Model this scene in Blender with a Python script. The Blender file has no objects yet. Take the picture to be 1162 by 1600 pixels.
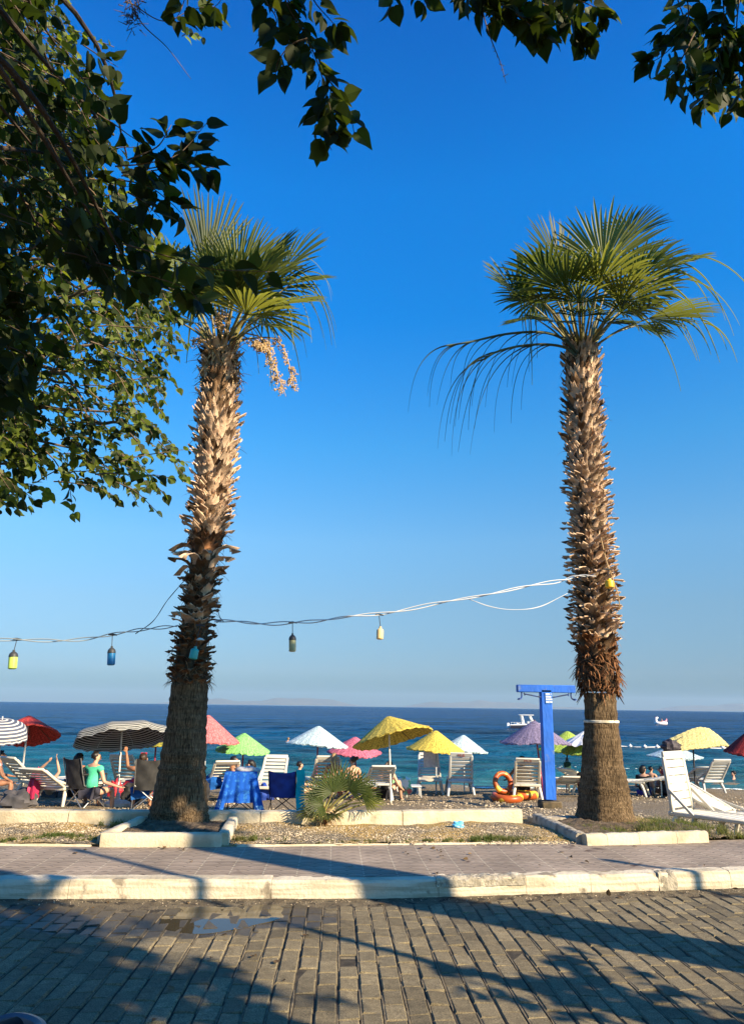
import bpy, bmesh, math, random
import numpy as np
from mathutils import Vector, Matrix, Quaternion
R_ = math.radians
rng = np.random.default_rng(7)
random.seed(7)
scn = bpy.context.scene
col = scn.collection

# ---------------------------------------------------------------- camera
F_PX, PW, PH = 1100.0, 1162.0, 1600.0
YAW, PITCH, ROLL = R_(2.7), R_(15.45), math.atan(16/1162)
CAM = Vector((0, 0, 1.6))
fw = Vector((math.sin(YAW)*math.cos(PITCH), math.cos(YAW)*math.cos(PITCH), math.sin(PITCH)))
rt0 = Vector((math.cos(YAW), -math.sin(YAW), 0))
up0 = rt0.cross(fw)
rt = rt0*math.cos(ROLL) + up0*math.sin(ROLL)
up = up0*math.cos(ROLL) - rt0*math.sin(ROLL)
cd = bpy.data.cameras.new('camera')
cam = bpy.data.objects.new('camera', cd)
col.objects.link(cam)
m3 = Matrix((rt, up, -fw)).transposed()
cam.matrix_world = Matrix.Translation(CAM) @ m3.to_4x4()
cd.sensor_fit = 'VERTICAL'
cd.sensor_height = 36.0
cd.lens = 36.0*F_PX/PH
cd.clip_start = 0.05
cd.clip_end = 90000
scn.camera = cam

# ---------------------------------------------------------------- light
SUN_EL = R_(27.0)
SUN_AZ = R_(130.8)                       # clockwise from +Y
SUN = Vector((math.sin(SUN_AZ)*math.cos(SUN_EL), math.cos(SUN_AZ)*math.cos(SUN_EL), math.sin(SUN_EL)))
world = bpy.data.worlds.new('World')
scn.world = world
world.use_nodes = True
wn, wl = world.node_tree.nodes, world.node_tree.links
sky = wn.new('ShaderNodeTexSky')
sky.sky_type = 'NISHITA'
sky.sun_disc = False
sky.sun_elevation = SUN_EL
sky.sun_rotation = SUN_AZ
sky.air_density = 1.0
sky.dust_density = 0.6
sky.ozone_density = 3.0
# the clear summer sky here is a deeper blue overhead and less yellow at the horizon than the model's: a tint by elevation
wtc = wn.new('ShaderNodeTexCoord'); wsp = wn.new('ShaderNodeSeparateXYZ'); wrp = wn.new('ShaderNodeValToRGB')
wl.new(wtc.outputs['Generated'], wsp.inputs[0]); wl.new(wsp.outputs['Z'], wrp.inputs[0])
STOPS = [(0, 0.151, 0.299, 0.454), (0.016, 0.149, 0.301, 0.457), (0.046, 0.325, 0.443, 0.61), (0.134, 0.477, 0.633, 0.716), (0.222, 0.526, 0.854, 0.967), (0.353, 0.259, 0.965, 1.277), (0.511, 0.021, 0.921, 1.605), (0.641, 0.01, 0.969, 1.801), (0.775, 0.01, 0.735, 1.617)]
wre = wrp.color_ramp.elements
for i_, (p_, r_, g_, b_) in enumerate(STOPS):
    e_ = wre[i_] if i_ < 2 else wre.new(p_)
    e_.position = p_; e_.color = (r_, g_, b_, 1)
wmx = wn.new('ShaderNodeMix'); wmx.data_type = 'RGBA'; wmx.blend_type = 'MULTIPLY'; wmx.inputs['Factor'].default_value = 1
bg = wn['Background']
bg.inputs['Strength'].default_value = 0.077
wl.new(sky.outputs[0], wmx.inputs['A']); wl.new(wrp.outputs[0], wmx.inputs['B'])
wl.new(wmx.outputs['Result'], bg.inputs['Color'])
sd = bpy.data.lights.new('sun', 'SUN')
sd.energy = 5.0
sd.angle = R_(0.53)
sd.color = (1.0, 0.80, 0.54)
sun = bpy.data.objects.new('sun', sd)
sun.rotation_euler = (-SUN).to_track_quat('-Z', 'Y').to_euler()
sun.location = SUN*40
col.objects.link(sun)
scn.view_settings.view_transform = 'Standard'
scn.view_settings.look = 'None'
scn.view_settings.exposure = 1.25
scn.view_settings.gamma = 1.0

# ---------------------------------------------------------------- pixel <-> place
def ray(px, py):
    return fw + rt*((px-PW/2)/F_PX) + up*((PH/2-py)/F_PX)
def at(px, py, Y):
    d = ray(px, py)
    return CAM + d*(Y/d.y)
def flat(px, py, z):
    d = ray(px, py)
    return CAM + d*((z-1.6)/d.z)
BZ, BY, BS = -0.15, 10.3, 0.05           # beach: height at its top, where it starts, slope
SEA = -0.87
def bz(y): return BZ - BS*(y-BY)
def shore(px, py):
    d = ray(px, py)
    return CAM + d*((BZ+BS*BY-1.6)/(d.z+BS*d.y))
def ppm(p):                              # photo pixels per metre at a place
    return F_PX/((Vector(p)-CAM).dot(fw))
def proj(p):
    v = Vector(p)-CAM
    w = v.dot(fw)
    return PW/2+F_PX*v.dot(rt)/w, PH/2-F_PX*v.dot(up)/w, w
def inpoly(x, y, poly):
    c = False
    j = len(poly)-1
    for i in range(len(poly)):
        xi, yi = poly[i]; xj, yj = poly[j]
        if (yi > y) != (yj > y) and x < (xj-xi)*(y-yi)/(yj-yi)+xi:
            c = not c
        j = i
    return c

# ---------------------------------------------------------------- materials
def nmat(name):
    m = bpy.data.materials.new(name)
    m.use_nodes = True
    return m, m.node_tree.nodes, m.node_tree.links, m.node_tree.nodes['Principled BSDF']
def c4(c): return (c[0], c[1], c[2], 1)
def M(name, c, c2=None, scale=6, lo=.4, hi=.6, rough=.75, bump=0, bscale=60, rand=0, spec=.35, transl=None,
      metal=0, stretch=None, bstretch=None, coord='Object', c3=None, scale3=30, lo3=.55, hi3=.6, alpha=None):
    m, n, l, b = nmat(name)
    b.inputs['Roughness'].default_value = rough
    b.inputs['Specular IOR Level'].default_value = spec
    b.inputs['Metallic'].default_value = metal
    tc = n.new('ShaderNodeTexCoord')
    def noise(s, st, det=5):
        t = n.new('ShaderNodeTexNoise')
        t.inputs['Scale'].default_value = s
        t.inputs['Detail'].default_value = det
        if st:
            mp = n.new('ShaderNodeMapping')
            mp.inputs['Scale'].default_value = st
            l.new(tc.outputs[coord], mp.inputs[0]); l.new(mp.outputs[0], t.inputs['Vector'])
        else:
            l.new(tc.outputs[coord], t.inputs['Vector'])
        return t.outputs['Fac']
    def mixf(fac_out, a, bcol, lo, hi):
        r = n.new('ShaderNodeMapRange')
        r.inputs['From Min'].default_value = lo; r.inputs['From Max'].default_value = hi
        l.new(fac_out, r.inputs['Value'])
        x = n.new('ShaderNodeMix'); x.data_type = 'RGBA'
        l.new(r.outputs[0], x.inputs['Factor'])
        if isinstance(a, tuple): x.inputs['A'].default_value = c4(a)
        else: l.new(a, x.inputs['A'])
        if isinstance(bcol, tuple): x.inputs['B'].default_value = c4(bcol)
        else: l.new(bcol, x.inputs['B'])
        return x.outputs['Result']
    out = tuple(c)
    if c2: out = mixf(noise(scale, stretch), out, tuple(c2), lo, hi)
    if c3: out = mixf(noise(scale3, None), out, tuple(c3), lo3, hi3)
    if rand:
        g = n.new('ShaderNodeNewGeometry')
        r = n.new('ShaderNodeMapRange')
        r.inputs['To Min'].default_value = 1-rand; r.inputs['To Max'].default_value = 1+rand
        l.new(g.outputs['Random Per Island'], r.inputs['Value'])
        h = n.new('ShaderNodeHueSaturation')
        l.new(r.outputs[0], h.inputs['Value'])
        if isinstance(out, tuple): h.inputs['Color'].default_value = c4(out)
        else: l.new(out, h.inputs['Color'])
        out = h.outputs[0]
    if isinstance(out, tuple): b.inputs['Base Color'].default_value = c4(out)
    else: l.new(out, b.inputs['Base Color'])
    if bump:
        bp = n.new('ShaderNodeBump')
        bp.inputs['Strength'].default_value = min(1, bump)
        bp.inputs['Distance'].default_value = 0.02*max(1, bump)
        l.new(noise(bscale, bstretch), bp.inputs['Height'])
        l.new(bp.outputs[0], b.inputs['Normal'])
    if transl:
        t = n.new('ShaderNodeBsdfTranslucent')
        t.inputs['Color'].default_value = c4(transl)
        mx = n.new('ShaderNodeMixShader'); mx.inputs[0].default_value = .35
        l.new(b.outputs[0], mx.inputs[1]); l.new(t.outputs[0], mx.inputs[2])
        l.new(mx.outputs[0], n['Material Output'].inputs['Surface'])
    return m

# ---------------------------------------------------------------- mesh helpers
class MB:
    def __init__(s): s.v, s.f, s.mi, s.n, s.T = [], [], [], 0, None
    def add(s, verts, faces, mi=0):
        a = np.asarray(verts, float).reshape(-1, 3)
        if s.T is not None:
            t = np.array(s.T)
            a = a@t[:3, :3].T + t[:3, 3]
        s.v.append(a)
        o = s.n
        s.f.extend([tuple(i+o for i in f) for f in faces])
        s.mi.extend([mi]*len(faces))
        s.n += len(a)
    def box(s, c, size, rot=None, b=0.008, mi=0, taper=1.0):
        hx, hy, hz = [q/2 for q in size]
        b = min(b, hx*.45, hy*.45, hz*.45)
        P, idx = [], {}
        for sx in (-1, 1):
            for sy in (-1, 1):
                for sz in (-1, 1):
                    for k in range(3):
                        p = [sx*(hx-(0 if k == 0 else b)), sy*(hy-(0 if k == 1 else b)), sz*(hz-(0 if k == 2 else b))]
                        if sz > 0: p[0] *= taper; p[1] *= taper
                        idx[sx, sy, sz, k] = len(P); P.append(p)
        fs = []
        for k in range(3):
            for sg in (-1, 1):
                q = []
                for (u, w) in ((-1, -1), (1, -1), (1, 1), (-1, 1)):
                    a = [0, 0, 0]; a[k] = sg; a[(k+1) % 3] = u; a[(k+2) % 3] = w
                    q.append(idx[a[0], a[1], a[2], k])
                fs.append(q)
        for k in range(3):
            i, j = (k+1) % 3, (k+2) % 3
            for u in (-1, 1):
                for w in (-1, 1):
                    a = [0, 0, 0]; a[i] = u; a[j] = w
                    a[k] = -1; p1, p2 = idx[tuple(a)+(i,)], idx[tuple(a)+(j,)]
                    a[k] = 1; p3, p4 = idx[tuple(a)+(i,)], idx[tuple(a)+(j,)]
                    fs.append([p1, p2, p4, p3])
        for sx in (-1, 1):
            for sy in (-1, 1):
                for sz in (-1, 1):
                    fs.append([idx[sx, sy, sz, k] for k in range(3)])
        P = [Vector(p) for p in P]
        if rot is not None: P = [rot@p for p in P]
        c = Vector(c)
        s.add([p+c for p in P], fs, mi)
    def bar(s, a, b_, w, h, bev=.006, mi=0, upv=(0, 0, 1)):
        a, b_ = Vector(a), Vector(b_)
        d = b_-a; L = d.length; d.normalize()
        u = Vector(upv)
        if abs(d.dot(u)) > .98: u = Vector((0, 1, 0))
        x = d.cross(u).normalized(); z = x.cross(d)
        s.box((a+b_)/2, (w, L, h), Matrix((x, d, z)).transposed(), bev, mi)
    def tube(s, pts, r, n=8, mi=0, cap=True):
        pts = [Vector(p) for p in pts]
        rs = list(r) if hasattr(r, '__len__') else [r]*len(pts)
        V, fs = [], []
        prev = None
        for i, p in enumerate(pts):
            t = (pts[min(i+1, len(pts)-1)]-pts[max(i-1, 0)])
            t = t.normalized() if t.length > 1e-9 else Vector((0, 0, 1))
            if prev is None:
                x = t.orthogonal().normalized()
            else:
                x = prev - t*prev.dot(t)
                x = x.normalized() if x.length > 1e-6 else t.orthogonal().normalized()
            prev = x
            y = t.cross(x)
            for k in range(n):
                a = 2*math.pi*k/n
                V.append(p + (x*math.cos(a)+y*math.sin(a))*rs[i])
        m = len(pts)
        for i in range(m-1):
            for k in range(n):
                k2 = (k+1) % n
                fs.append((i*n+k, i*n+k2, (i+1)*n+k2, (i+1)*n+k))
        if cap:
            fs.append(tuple(range(n-1, -1, -1)))
            fs.append(tuple((m-1)*n+k for k in range(n)))
        s.add(V, fs, mi)
    def lathe(s, prof, n=24, c=(0, 0, 0), mi=0, cap=True, fn=None):
        V, fs = [], []
        for (r, z) in prof:
            for k in range(n):
                a = 2*math.pi*k/n
                rr = fn(r, z, a) if fn else r
                V.append((c[0]+rr*math.cos(a), c[1]+rr*math.sin(a), c[2]+z))
        m = len(prof)
        for i in range(m-1):
            for k in range(n):
                k2 = (k+1) % n
                fs.append((i*n+k, i*n+k2, (i+1)*n+k2, (i+1)*n+k))
        if cap:
            fs.append(tuple(range(n-1, -1, -1)))
            fs.append(tuple((m-1)*n+k for k in range(n)))
        s.add(V, fs, mi)
    def ball(s, c, r, n=10, m=7, mi=0, rot=None):
        rx, ry, rz = r if hasattr(r, '__len__') else (r, r, r)
        V = [(0, 0, rz)]
        for i in range(1, m):
            t = math.pi*i/m
            for k in range(n):
                a = 2*math.pi*k/n
                V.append((rx*math.sin(t)*math.cos(a), ry*math.sin(t)*math.sin(a), rz*math.cos(t)))
        V.append((0, 0, -rz))
        fs = [(0, 1+k, 1+(k+1) % n) for k in range(n)]
        for i in range(m-2):
            for k in range(n):
                k2 = (k+1) % n
                fs.append((1+i*n+k, 1+(i+1)*n+k, 1+(i+1)*n+k2, 1+i*n+k2))
        o = 1+(m-2)*n
        fs += [(o+k, len(V)-1, o+(k+1) % n) for k in range(n)]
        V = [Vector(p) for p in V]
        if rot is not None: V = [rot@p for p in V]
        s.add([p+Vector(c) for p in V], fs, mi)
    def grid(s, fn, nu, nv, mi=0, closed=False):
        V = [fn(i/(nu), j/(nv)) for j in range(nv+1) for i in range(nu+1)]
        w = nu+1
        s.add(V, [(j*w+i, j*w+i+1, (j+1)*w+i+1, (j+1)*w+i) for j in range(nv) for i in range(nu)], mi)
    def sheet(s, fn, nu, nv, th, mi=0):
        """a grid with real thickness th: fn gives the outer face, the inner lies th behind it"""
        P = [[Vector(fn(i/nu, j/nv)) for i in range(nu+1)] for j in range(nv+1)]
        V, w = [], nu+1
        N = []
        for j in range(nv+1):
            for i in range(nu+1):
                a = P[j][min(i+1, nu)]-P[j][max(i-1, 0)]
                b = P[min(j+1, nv)][i]-P[max(j-1, 0)][i]
                q = a.cross(b)
                N.append(q.normalized() if q.length > 1e-12 else Vector((0, 0, 1)))
        flatp = [p for row in P for p in row]
        V = flatp + [p-n*th for p, n in zip(flatp, N)]
        o = len(flatp)
        fs = []
        for j in range(nv):
            for i in range(nu):
                a, b, c, d = j*w+i, j*w+i+1, (j+1)*w+i+1, (j+1)*w+i
                fs.append((a, b, c, d)); fs.append((o+d, o+c, o+b, o+a))
        for i in range(nu):
            fs.append((i, o+i, o+i+1, i+1)); a = nv*w
            fs.append((a+i, a+i+1, o+a+i+1, o+a+i))
        for j in range(nv):
            fs.append((j*w, (j+1)*w, o+(j+1)*w, o+j*w)); a = nu
            fs.append((j*w+a, o+j*w+a, o+(j+1)*w+a, (j+1)*w+a))
        s.add(V, fs, mi)
    def build(s, name, mats, parent=None, org=None, smooth=True, sharp=38, recalc=True, world_org=None):
        me = bpy.data.meshes.new(name)
        V = np.concatenate(s.v) if s.v else np.zeros((0, 3))
        o = np.zeros(3)
        if parent is not None: o = np.array(parent.get('_org', (0, 0, 0)))
        if org is not None: o = np.array(org, float)
        V = V - o
        me.from_pydata(V.tolist(), [], s.f)
        mats = mats if isinstance(mats, (list, tuple)) else [mats]
        for m in mats: me.materials.append(m)
        if len(mats) > 1: me.polygons.foreach_set('material_index', s.mi)
        if recalc and len(s.f) < 60000:
            bm = bmesh.new(); bm.from_mesh(me)
            bmesh.ops.recalc_face_normals(bm, faces=bm.faces)
            bm.to_mesh(me); bm.free()
        if smooth:
            me.polygons.foreach_set('use_smooth', [True]*len(me.polygons))
            if sharp: me.set_sharp_from_angle(angle=R_(sharp))
        ob = bpy.data.objects.new(name, me)
        col.objects.link(ob)
        if parent is not None: ob.parent = parent
        elif org is not None: ob.location = org
        return ob

def tag(o, label=None, cat=None, group=None, kind=None):
    if label: o['label'] = label
    if cat: o['category'] = cat
    if group: o['group'] = group
    if kind: o['kind'] = kind
    return o
def thing(name, label, cat, loc=(0, 0, 0), group=None, world=True):
    """an Empty at the base; with world=True its parts are meshed in world coordinates and shifted"""
    o = bpy.data.objects.new(name, None)
    o.empty_display_size = .2
    o.location = loc
    if world: o['_org'] = [float(q) for q in loc]
    col.objects.link(o)
    return tag(o, label, cat, group)
def rotz(a): return Matrix.Rotation(a, 4, 'Z')
def place(loc, rz=0, rx=0, ry=0, s=1):
    return Matrix.Translation(loc) @ Matrix.Rotation(rz, 4, 'Z') @ Matrix.Rotation(rx, 4, 'X') @ Matrix.Rotation(ry, 4, 'Y') @ Matrix.Scale(s, 4)
def smooth_path(pts, k=6):
    """Catmull-Rom through the points"""
    P = [Vector(p) for p in pts]
    P = [P[0]*2-P[1]] + P + [P[-1]*2-P[-2]]
    out = []
    for i in range(1, len(P)-2):
        for t in np.linspace(0, 1, k, endpoint=False):
            a, b, c, d = P[i-1], P[i], P[i+1], P[i+2]
            out.append(.5*((2*b)+(c-a)*t+(2*a-5*b+4*c-d)*t*t+(3*b-a-3*c+d)*t**3))
    out.append(P[-2])
    return out
# ================================================================ SETTING
def interp(xs, ys): return lambda x: float(np.interp(x, xs, ys))
KX = [-40, -8, -2.8, .47, 2.2, 3.9, 10, 40]
kerb_y = interp(KX, [6.3, 6.62, 6.69, 6.72, 6.92, 7.12, 7.9, 11.5])      # kerb face
PX = [-40, -8, -3.5, -1.08, .57, 2.87, 4.4, 10, 40]
back_y = interp(PX, [7.8, 8.1, 8.19, 8.19, 8.3, 8.5, 8.72, 9.5, 13])      # back edge of the pavement
wall_y = interp([-40, -4, -2.7, .66, 2.5, 12], [9.55, 9.55, 9.55, 9.66, 9.95, 11])

# --- road base (sand bed seen in the joints) reaching far behind the viewer
m_joint = M('joint_dirt', (.028, .024, .018), (.06, .05, .035), 14, rough=.95, bump=.4, bscale=90)
mb = MB()
mb.add([(-60, -60, -.010), (60, -60, -.010), (60, 8.6, -.010), (-60, 8.6, -.010)], [(0, 1, 2, 3)])
tag(mb.build('ground', m_joint), kind='structure')
# --- paving blocks
def paver_mat():
    m, n, l, b = nmat('paver')
    tc = n.new('ShaderNodeTexCoord'); g = n.new('ShaderNodeNewGeometry')
    n1 = n.new('ShaderNodeTexNoise'); n1.inputs['Scale'].default_value = .9; n1.inputs['Distortion'].default_value = .5; n1.inputs['Detail'].default_value = 4
    n2 = n.new('ShaderNodeTexNoise'); n2.inputs['Scale'].default_value = 130; n2.inputs['Detail'].default_value = 6
    n3 = n.new('ShaderNodeTexNoise'); n3.inputs['Scale'].default_value = 17; n3.inputs['Detail'].default_value = 6
    for q in (n1, n2, n3): l.new(tc.outputs['Object'], q.inputs['Vector'])
    r1 = n.new('ShaderNodeValToRGB')
    e = r1.color_ramp.elements
    e[0].position = .25; e[0].color = (.135, .112, .068, 1)
    e[1].position = .8; e[1].color = (.245, .205, .125, 1)
    l.new(n1.outputs['Fac'], r1.inputs[0])
    mr = n.new('ShaderNodeMapRange'); mr.inputs['To Min'].default_value = .72; mr.inputs['To Max'].default_value = 1.2
    l.new(g.outputs['Random Per Island'], mr.inputs[0])
    mr2 = n.new('ShaderNodeMapRange'); mr2.inputs['From Min'].default_value = .3; mr2.inputs['From Max'].default_value = .7
    mr2.inputs['To Min'].default_value = .42; mr2.inputs['To Max'].default_value = 1.42
    l.new(n2.outputs['Fac'], mr2.inputs[0])
    mr3 = n.new('ShaderNodeMapRange'); mr3.inputs['From Min'].default_value = .3; mr3.inputs['From Max'].default_value = .7
    mr3.inputs['To Min'].default_value = .75; mr3.inputs['To Max'].default_value = 1.15
    l.new(n3.outputs['Fac'], mr3.inputs[0])
    mu = n.new('ShaderNodeMath'); mu.operation = 'MULTIPLY'; l.new(mr.outputs[0], mu.inputs[0]); l.new(mr2.outputs[0], mu.inputs[1])
    mu2 = n.new('ShaderNodeMath'); mu2.operation = 'MULTIPLY'; l.new(mu.outputs[0], mu2.inputs[0]); l.new(mr3.outputs[0], mu2.inputs[1])
    h = n.new('ShaderNodeHueSaturation'); l.new(r1.outputs[0], h.inputs['Color']); l.new(mu2.outputs[0], h.inputs['Value'])
    # damp stain round the puddle (its own irregular outline)
    sx = n.new('ShaderNodeVectorMath'); sx.operation = 'SUBTRACT'; sx.inputs[1].default_value = (-1.25, 6.3, 0)
    l.new(tc.outputs['Object'], sx.inputs[0])
    sc = n.new('ShaderNodeVectorMath'); sc.operation = 'MULTIPLY'; sc.inputs[1].default_value = (.75, 1.75, 0)
    l.new(sx.outputs[0], sc.inputs[0])
    ln = n.new('ShaderNodeVectorMath'); ln.operation = 'LENGTH'; l.new(sc.outputs[0], ln.inputs[0])
    nn = n.new('ShaderNodeTexNoise'); nn.inputs['Scale'].default_value = 3.2; nn.inputs['Detail'].default_value = 5
    l.new(tc.outputs['Object'], nn.inputs['Vector'])
    ad = n.new('ShaderNodeMath'); ad.operation = 'MULTIPLY_ADD'; ad.inputs[1].default_value = 1.3; l.new(nn.outputs['Fac'], ad.inputs[0]); l.new(ln.outputs['Value'], ad.inputs[2])
    wet = n.new('ShaderNodeMapRange'); wet.inputs['From Min'].default_value = 1.62; wet.inputs['From Max'].default_value = 1.70
    wet.inputs['To Min'].default_value = 1; wet.inputs['To Max'].default_value = 0
    l.new(ad.outputs[0], wet.inputs[0])
    mx = n.new('ShaderNodeMix'); mx.data_type = 'RGBA'
    l.new(wet.outputs[0], mx.inputs['Factor']); l.new(h.outputs[0], mx.inputs['A'])
    dk = n.new('ShaderNodeHueSaturation'); dk.inputs['Value'].default_value = .36; l.new(h.outputs[0], dk.inputs['Color'])
    l.new(dk.outputs[0], mx.inputs['B'])
    l.new(mx.outputs['Result'], b.inputs['Base Color'])
    rr = n.new('ShaderNodeMapRange'); rr.inputs['To Min'].default_value = .9; rr.inputs['To Max'].default_value = .45
    l.new(wet.outputs[0], rr.inputs[0]); l.new(rr.outputs[0], b.inputs['Roughness'])
    b.inputs['Specular IOR Level'].default_value = .3
    bp = n.new('ShaderNodeBump'); bp.inputs['Strength'].default_value = .55; bp.inputs['Distance'].default_value = .004
    l.new(n2.outputs['Fac'], bp.inputs['Height']); l.new(bp.outputs[0], b.inputs['Normal'])
    return m
mb = MB()
CW, BL = .126, .2
V, Fc = [], []
for i in range(-70, 80):
    xc = i*CW
    off = (i % 2)*BL*.5 + random.uniform(-.025, .025)
    for j in range(-18, 34):
        y0 = j*BL+off
        y1 = y0+BL
        ye = kerb_y(xc)-.16 + .03*math.sin(i*1.7)
        if y0 > ye-.05: continue
        y1 = min(y1, ye)
        wig = .01*math.sin(y0*1.3+xc*.8)
        g, gy = .0048, .0032
        xa, xb = xc-CW/2+g+wig+random.uniform(-.003, .003), xc+CW/2-g+wig+random.uniform(-.003, .003)
        ya, yb = y0+gy+random.uniform(-.002, .002), y1-gy+random.uniform(-.002, .002)
        z = random.uniform(-.004, .0025)-(.007 if random.random() < .05 else 0); tx, ty = random.uniform(-.004, .004), random.uniform(-.0025, .0025)
        bv = .009
        o = len(V)
        for (x, y) in ((xa, ya), (xb, ya), (xb, yb), (xa, yb)): V.append((x, y, -.03))
        for (x, y) in ((xa, ya), (xb, ya), (xb, yb), (xa, yb)): V.append((x, y, z-.008))
        for (x, y, sx, sy) in ((xa+bv, ya+bv*.6, -1, -1), (xb-bv, ya+bv*.6, 1, -1), (xb-bv, yb-bv*.6, 1, 1), (xa+bv, yb-bv*.6, -1, 1)):
            V.append((x, y, z+tx*sx+ty*sy))
        for k in range(4):
            k2 = (k+1) % 4
            Fc.append((o+k, o+k2, o+4+k2, o+4+k)); Fc.append((o+4+k, o+4+k2, o+8+k2, o+8+k))
        Fc.append((o+8, o+9, o+10, o+11))
mb.add(V, Fc)
tag(mb.build('road', paver_mat(), smooth=False, recalc=False), kind='structure')
# --- gutter: a strip of packed dirt between the blocks and the kerb
m_gut = M('gutter_dirt', (.07, .055, .035), (.15, .125, .08), 5, .35, .65, rough=.95, bump=.7, bscale=55, c3=(.03, .026, .02), scale3=9, lo3=.52, hi3=.62)
mb = MB()
xs = np.arange(-14, 14.01, .06)
V, Fc = [], []
for i, x in enumerate(xs):
    k = kerb_y(x)
    w = .2 + .05*math.sin(x*3.1)+.03*math.sin(x*7.7+1) + (.12*math.exp(-((x+1.3)/1.1)**2))
    for t in (0, .35, .7, 1):
        V.append((x, k-w+w*t*1.02, (-.007 if t == 0 else .001+.006*t)+rng.normal(0, .0012)))
for i in range(len(xs)-1):
    for t in range(3):
        a = i*4+t
        Fc.append((a, a+4, a+5, a+1))
mb.add(V, Fc)
tag(mb.build('gutter', m_gut), kind='structure')
# --- puddle
def blob_ring(cx, cy, rx, ry, seed, n=64):
    r = np.random.default_rng(seed)
    ph = r.uniform(0, 6.28, 5)
    return [(cx+rx*math.cos(a)*(1+.16*math.sin(2*a+ph[0])+.12*math.sin(3*a+ph[1])+.07*math.sin(7*a+ph[2])),
             cy+ry*math.sin(a)*(1+.16*math.sin(2*a+ph[3])+.10*math.sin(5*a+ph[4]))) for a in np.linspace(0, 2*math.pi, n, endpoint=False)]
m, n, l, b = nmat('puddle_water')
b.inputs['Base Color'].default_value = (.05, .042, .026, 1); b.inputs['Roughness'].default_value = .03
b.inputs['IOR'].default_value = 1.33
mb = MB()
ring = [(x, min(y, kerb_y(x)-.004)) for x, y in blob_ring(-.85, 6.26, .50, .40, 9)]
mb.add([(x, y, .0008) for x, y in ring]+[(x, y, -.012) for x, y in ring],
       [tuple(range(64))]+[(k, (k+1) % 64, 64+(k+1) % 64, 64+k) for k in range(64)])
tag(mb.build('puddle', m, smooth=False, recalc=False), kind='structure')

# --- kerb: whitewashed blocks with chips, each length its own casting
m_white = M('whitewash', (.56, .50, .37), (.45, .39, .27), 4, .4, .65, rough=.9, bump=.45, bscale=34, c3=(.38, .33, .23), scale3=3.3, lo3=.56, hi3=.68)
def rough_block(mb, xa, xb, yf, depth, z0, z1, seg=.05, jit=.006, chip=.02, prof=None):
    """a long cast block following yf(x): front face, rounded front edge, top, back"""
    n = max(2, int((xb-xa)/seg))
    V, Fc = [], []
    sec = prof or [(0, z0), (0, z0+(z1-z0)*.35), (0, z0+(z1-z0)*.7), (.006, z1-.02), (.025, z1), (depth*.5, z1+.002), (depth-.015, z1), (depth, z1-.02), (depth, z0)]
    q = len(sec)
    c = 0.0
    for i in range(n+1):
        x = xa+(xb-xa)*i/n
        end = 1 if i in (0, n) else 0
        c = chip*max(0, rng.normal(-.6, 1)) if rng.random() < .35 else c*.5
        for k, (dy, z) in enumerate(sec):
            e = c if k in (3, 4) else 0
            dz = rng.normal(0, jit)*.6 if 0 < k < q-1 else 0
            V.append((x, yf(x)+dy+rng.normal(0, jit)*(.5 if k else .3)+e*.6+end*.002, z-e*.6+dz-(end*.003 if z > z0 else 0)))
    for i in range(n):
        for k in range(q-1):
            a = i*q+k
            Fc.append((a, a+q, a+q+1, a+1))
    Fc.append(tuple(range(q))); Fc.append(tuple(n*q+k for k in range(q-1, -1, -1)))
    mb.add(V, Fc)
mb = MB()
x = -15.0
stops = [-2.2, -.5, .95, 1.75, 2.36, 3.15, 3.75]
brk = list(np.arange(-15, -2.2, 1.1))+stops+list(np.arange(4.7, 15, 1.1))
for a, b_ in zip(brk[:-1], brk[1:]):
    dz = rng.uniform(-.008, .008)
    rough_block(mb, a, b_-.0035, kerb_y, .19, -.03, .15+dz*.5, jit=.003)
m_kw = M('kerb_whitewash', (.57, .51, .39), (.40, .35, .25), 5, .45, .62, rough=.9, bump=.5, bscale=30, stretch=(.35, 1, 7), c3=(.22, .19, .14), scale3=4.5, lo3=.6, hi3=.66)
tag(mb.build('kerb', m_kw, sharp=34), kind='structure')
# the patched lump of old concrete on the kerb edge
m_conc = M('old_concrete', (.26, .235, .18), (.36, .33, .26), 9, rough=.95, bump=1, bscale=30, c3=(.55, .5, .38), scale3=5, lo3=.55, hi3=.62)

mb = MB()
rough_block(mb, .93, 1.74, lambda x: kerb_y(x)-.008, .15, .085, .157, seg=.035, jit=.011, chip=.03)
rough_block(mb, 3.02, 3.2, lambda x: kerb_y(x)-.010, .12, .0, .156, seg=.03, jit=.012, chip=.03)
tag(mb.build('kerb_patch', m_conc, sharp=50), kind='structure')
# sand swept into some of the joints
mb = MB()
for k in range(420):
    i = random.randint(-26, 34); x = i*CW+CW/2; y = random.uniform(3.6, kerb_y(x)-.2); L_s = random.uniform(.06, .3)
    mb.ball((x+.01*math.sin(y*1.3+x*.8), y, -.007), (.0075, L_s, .0075), 6, 4)
tag(mb.build('joint_sand', M('joint_sand', (.17, .14, .09), (.11, .09, .06), 30, rough=1)), label='pale sand swept into the joints of the paving', kind='stuff')
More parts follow.
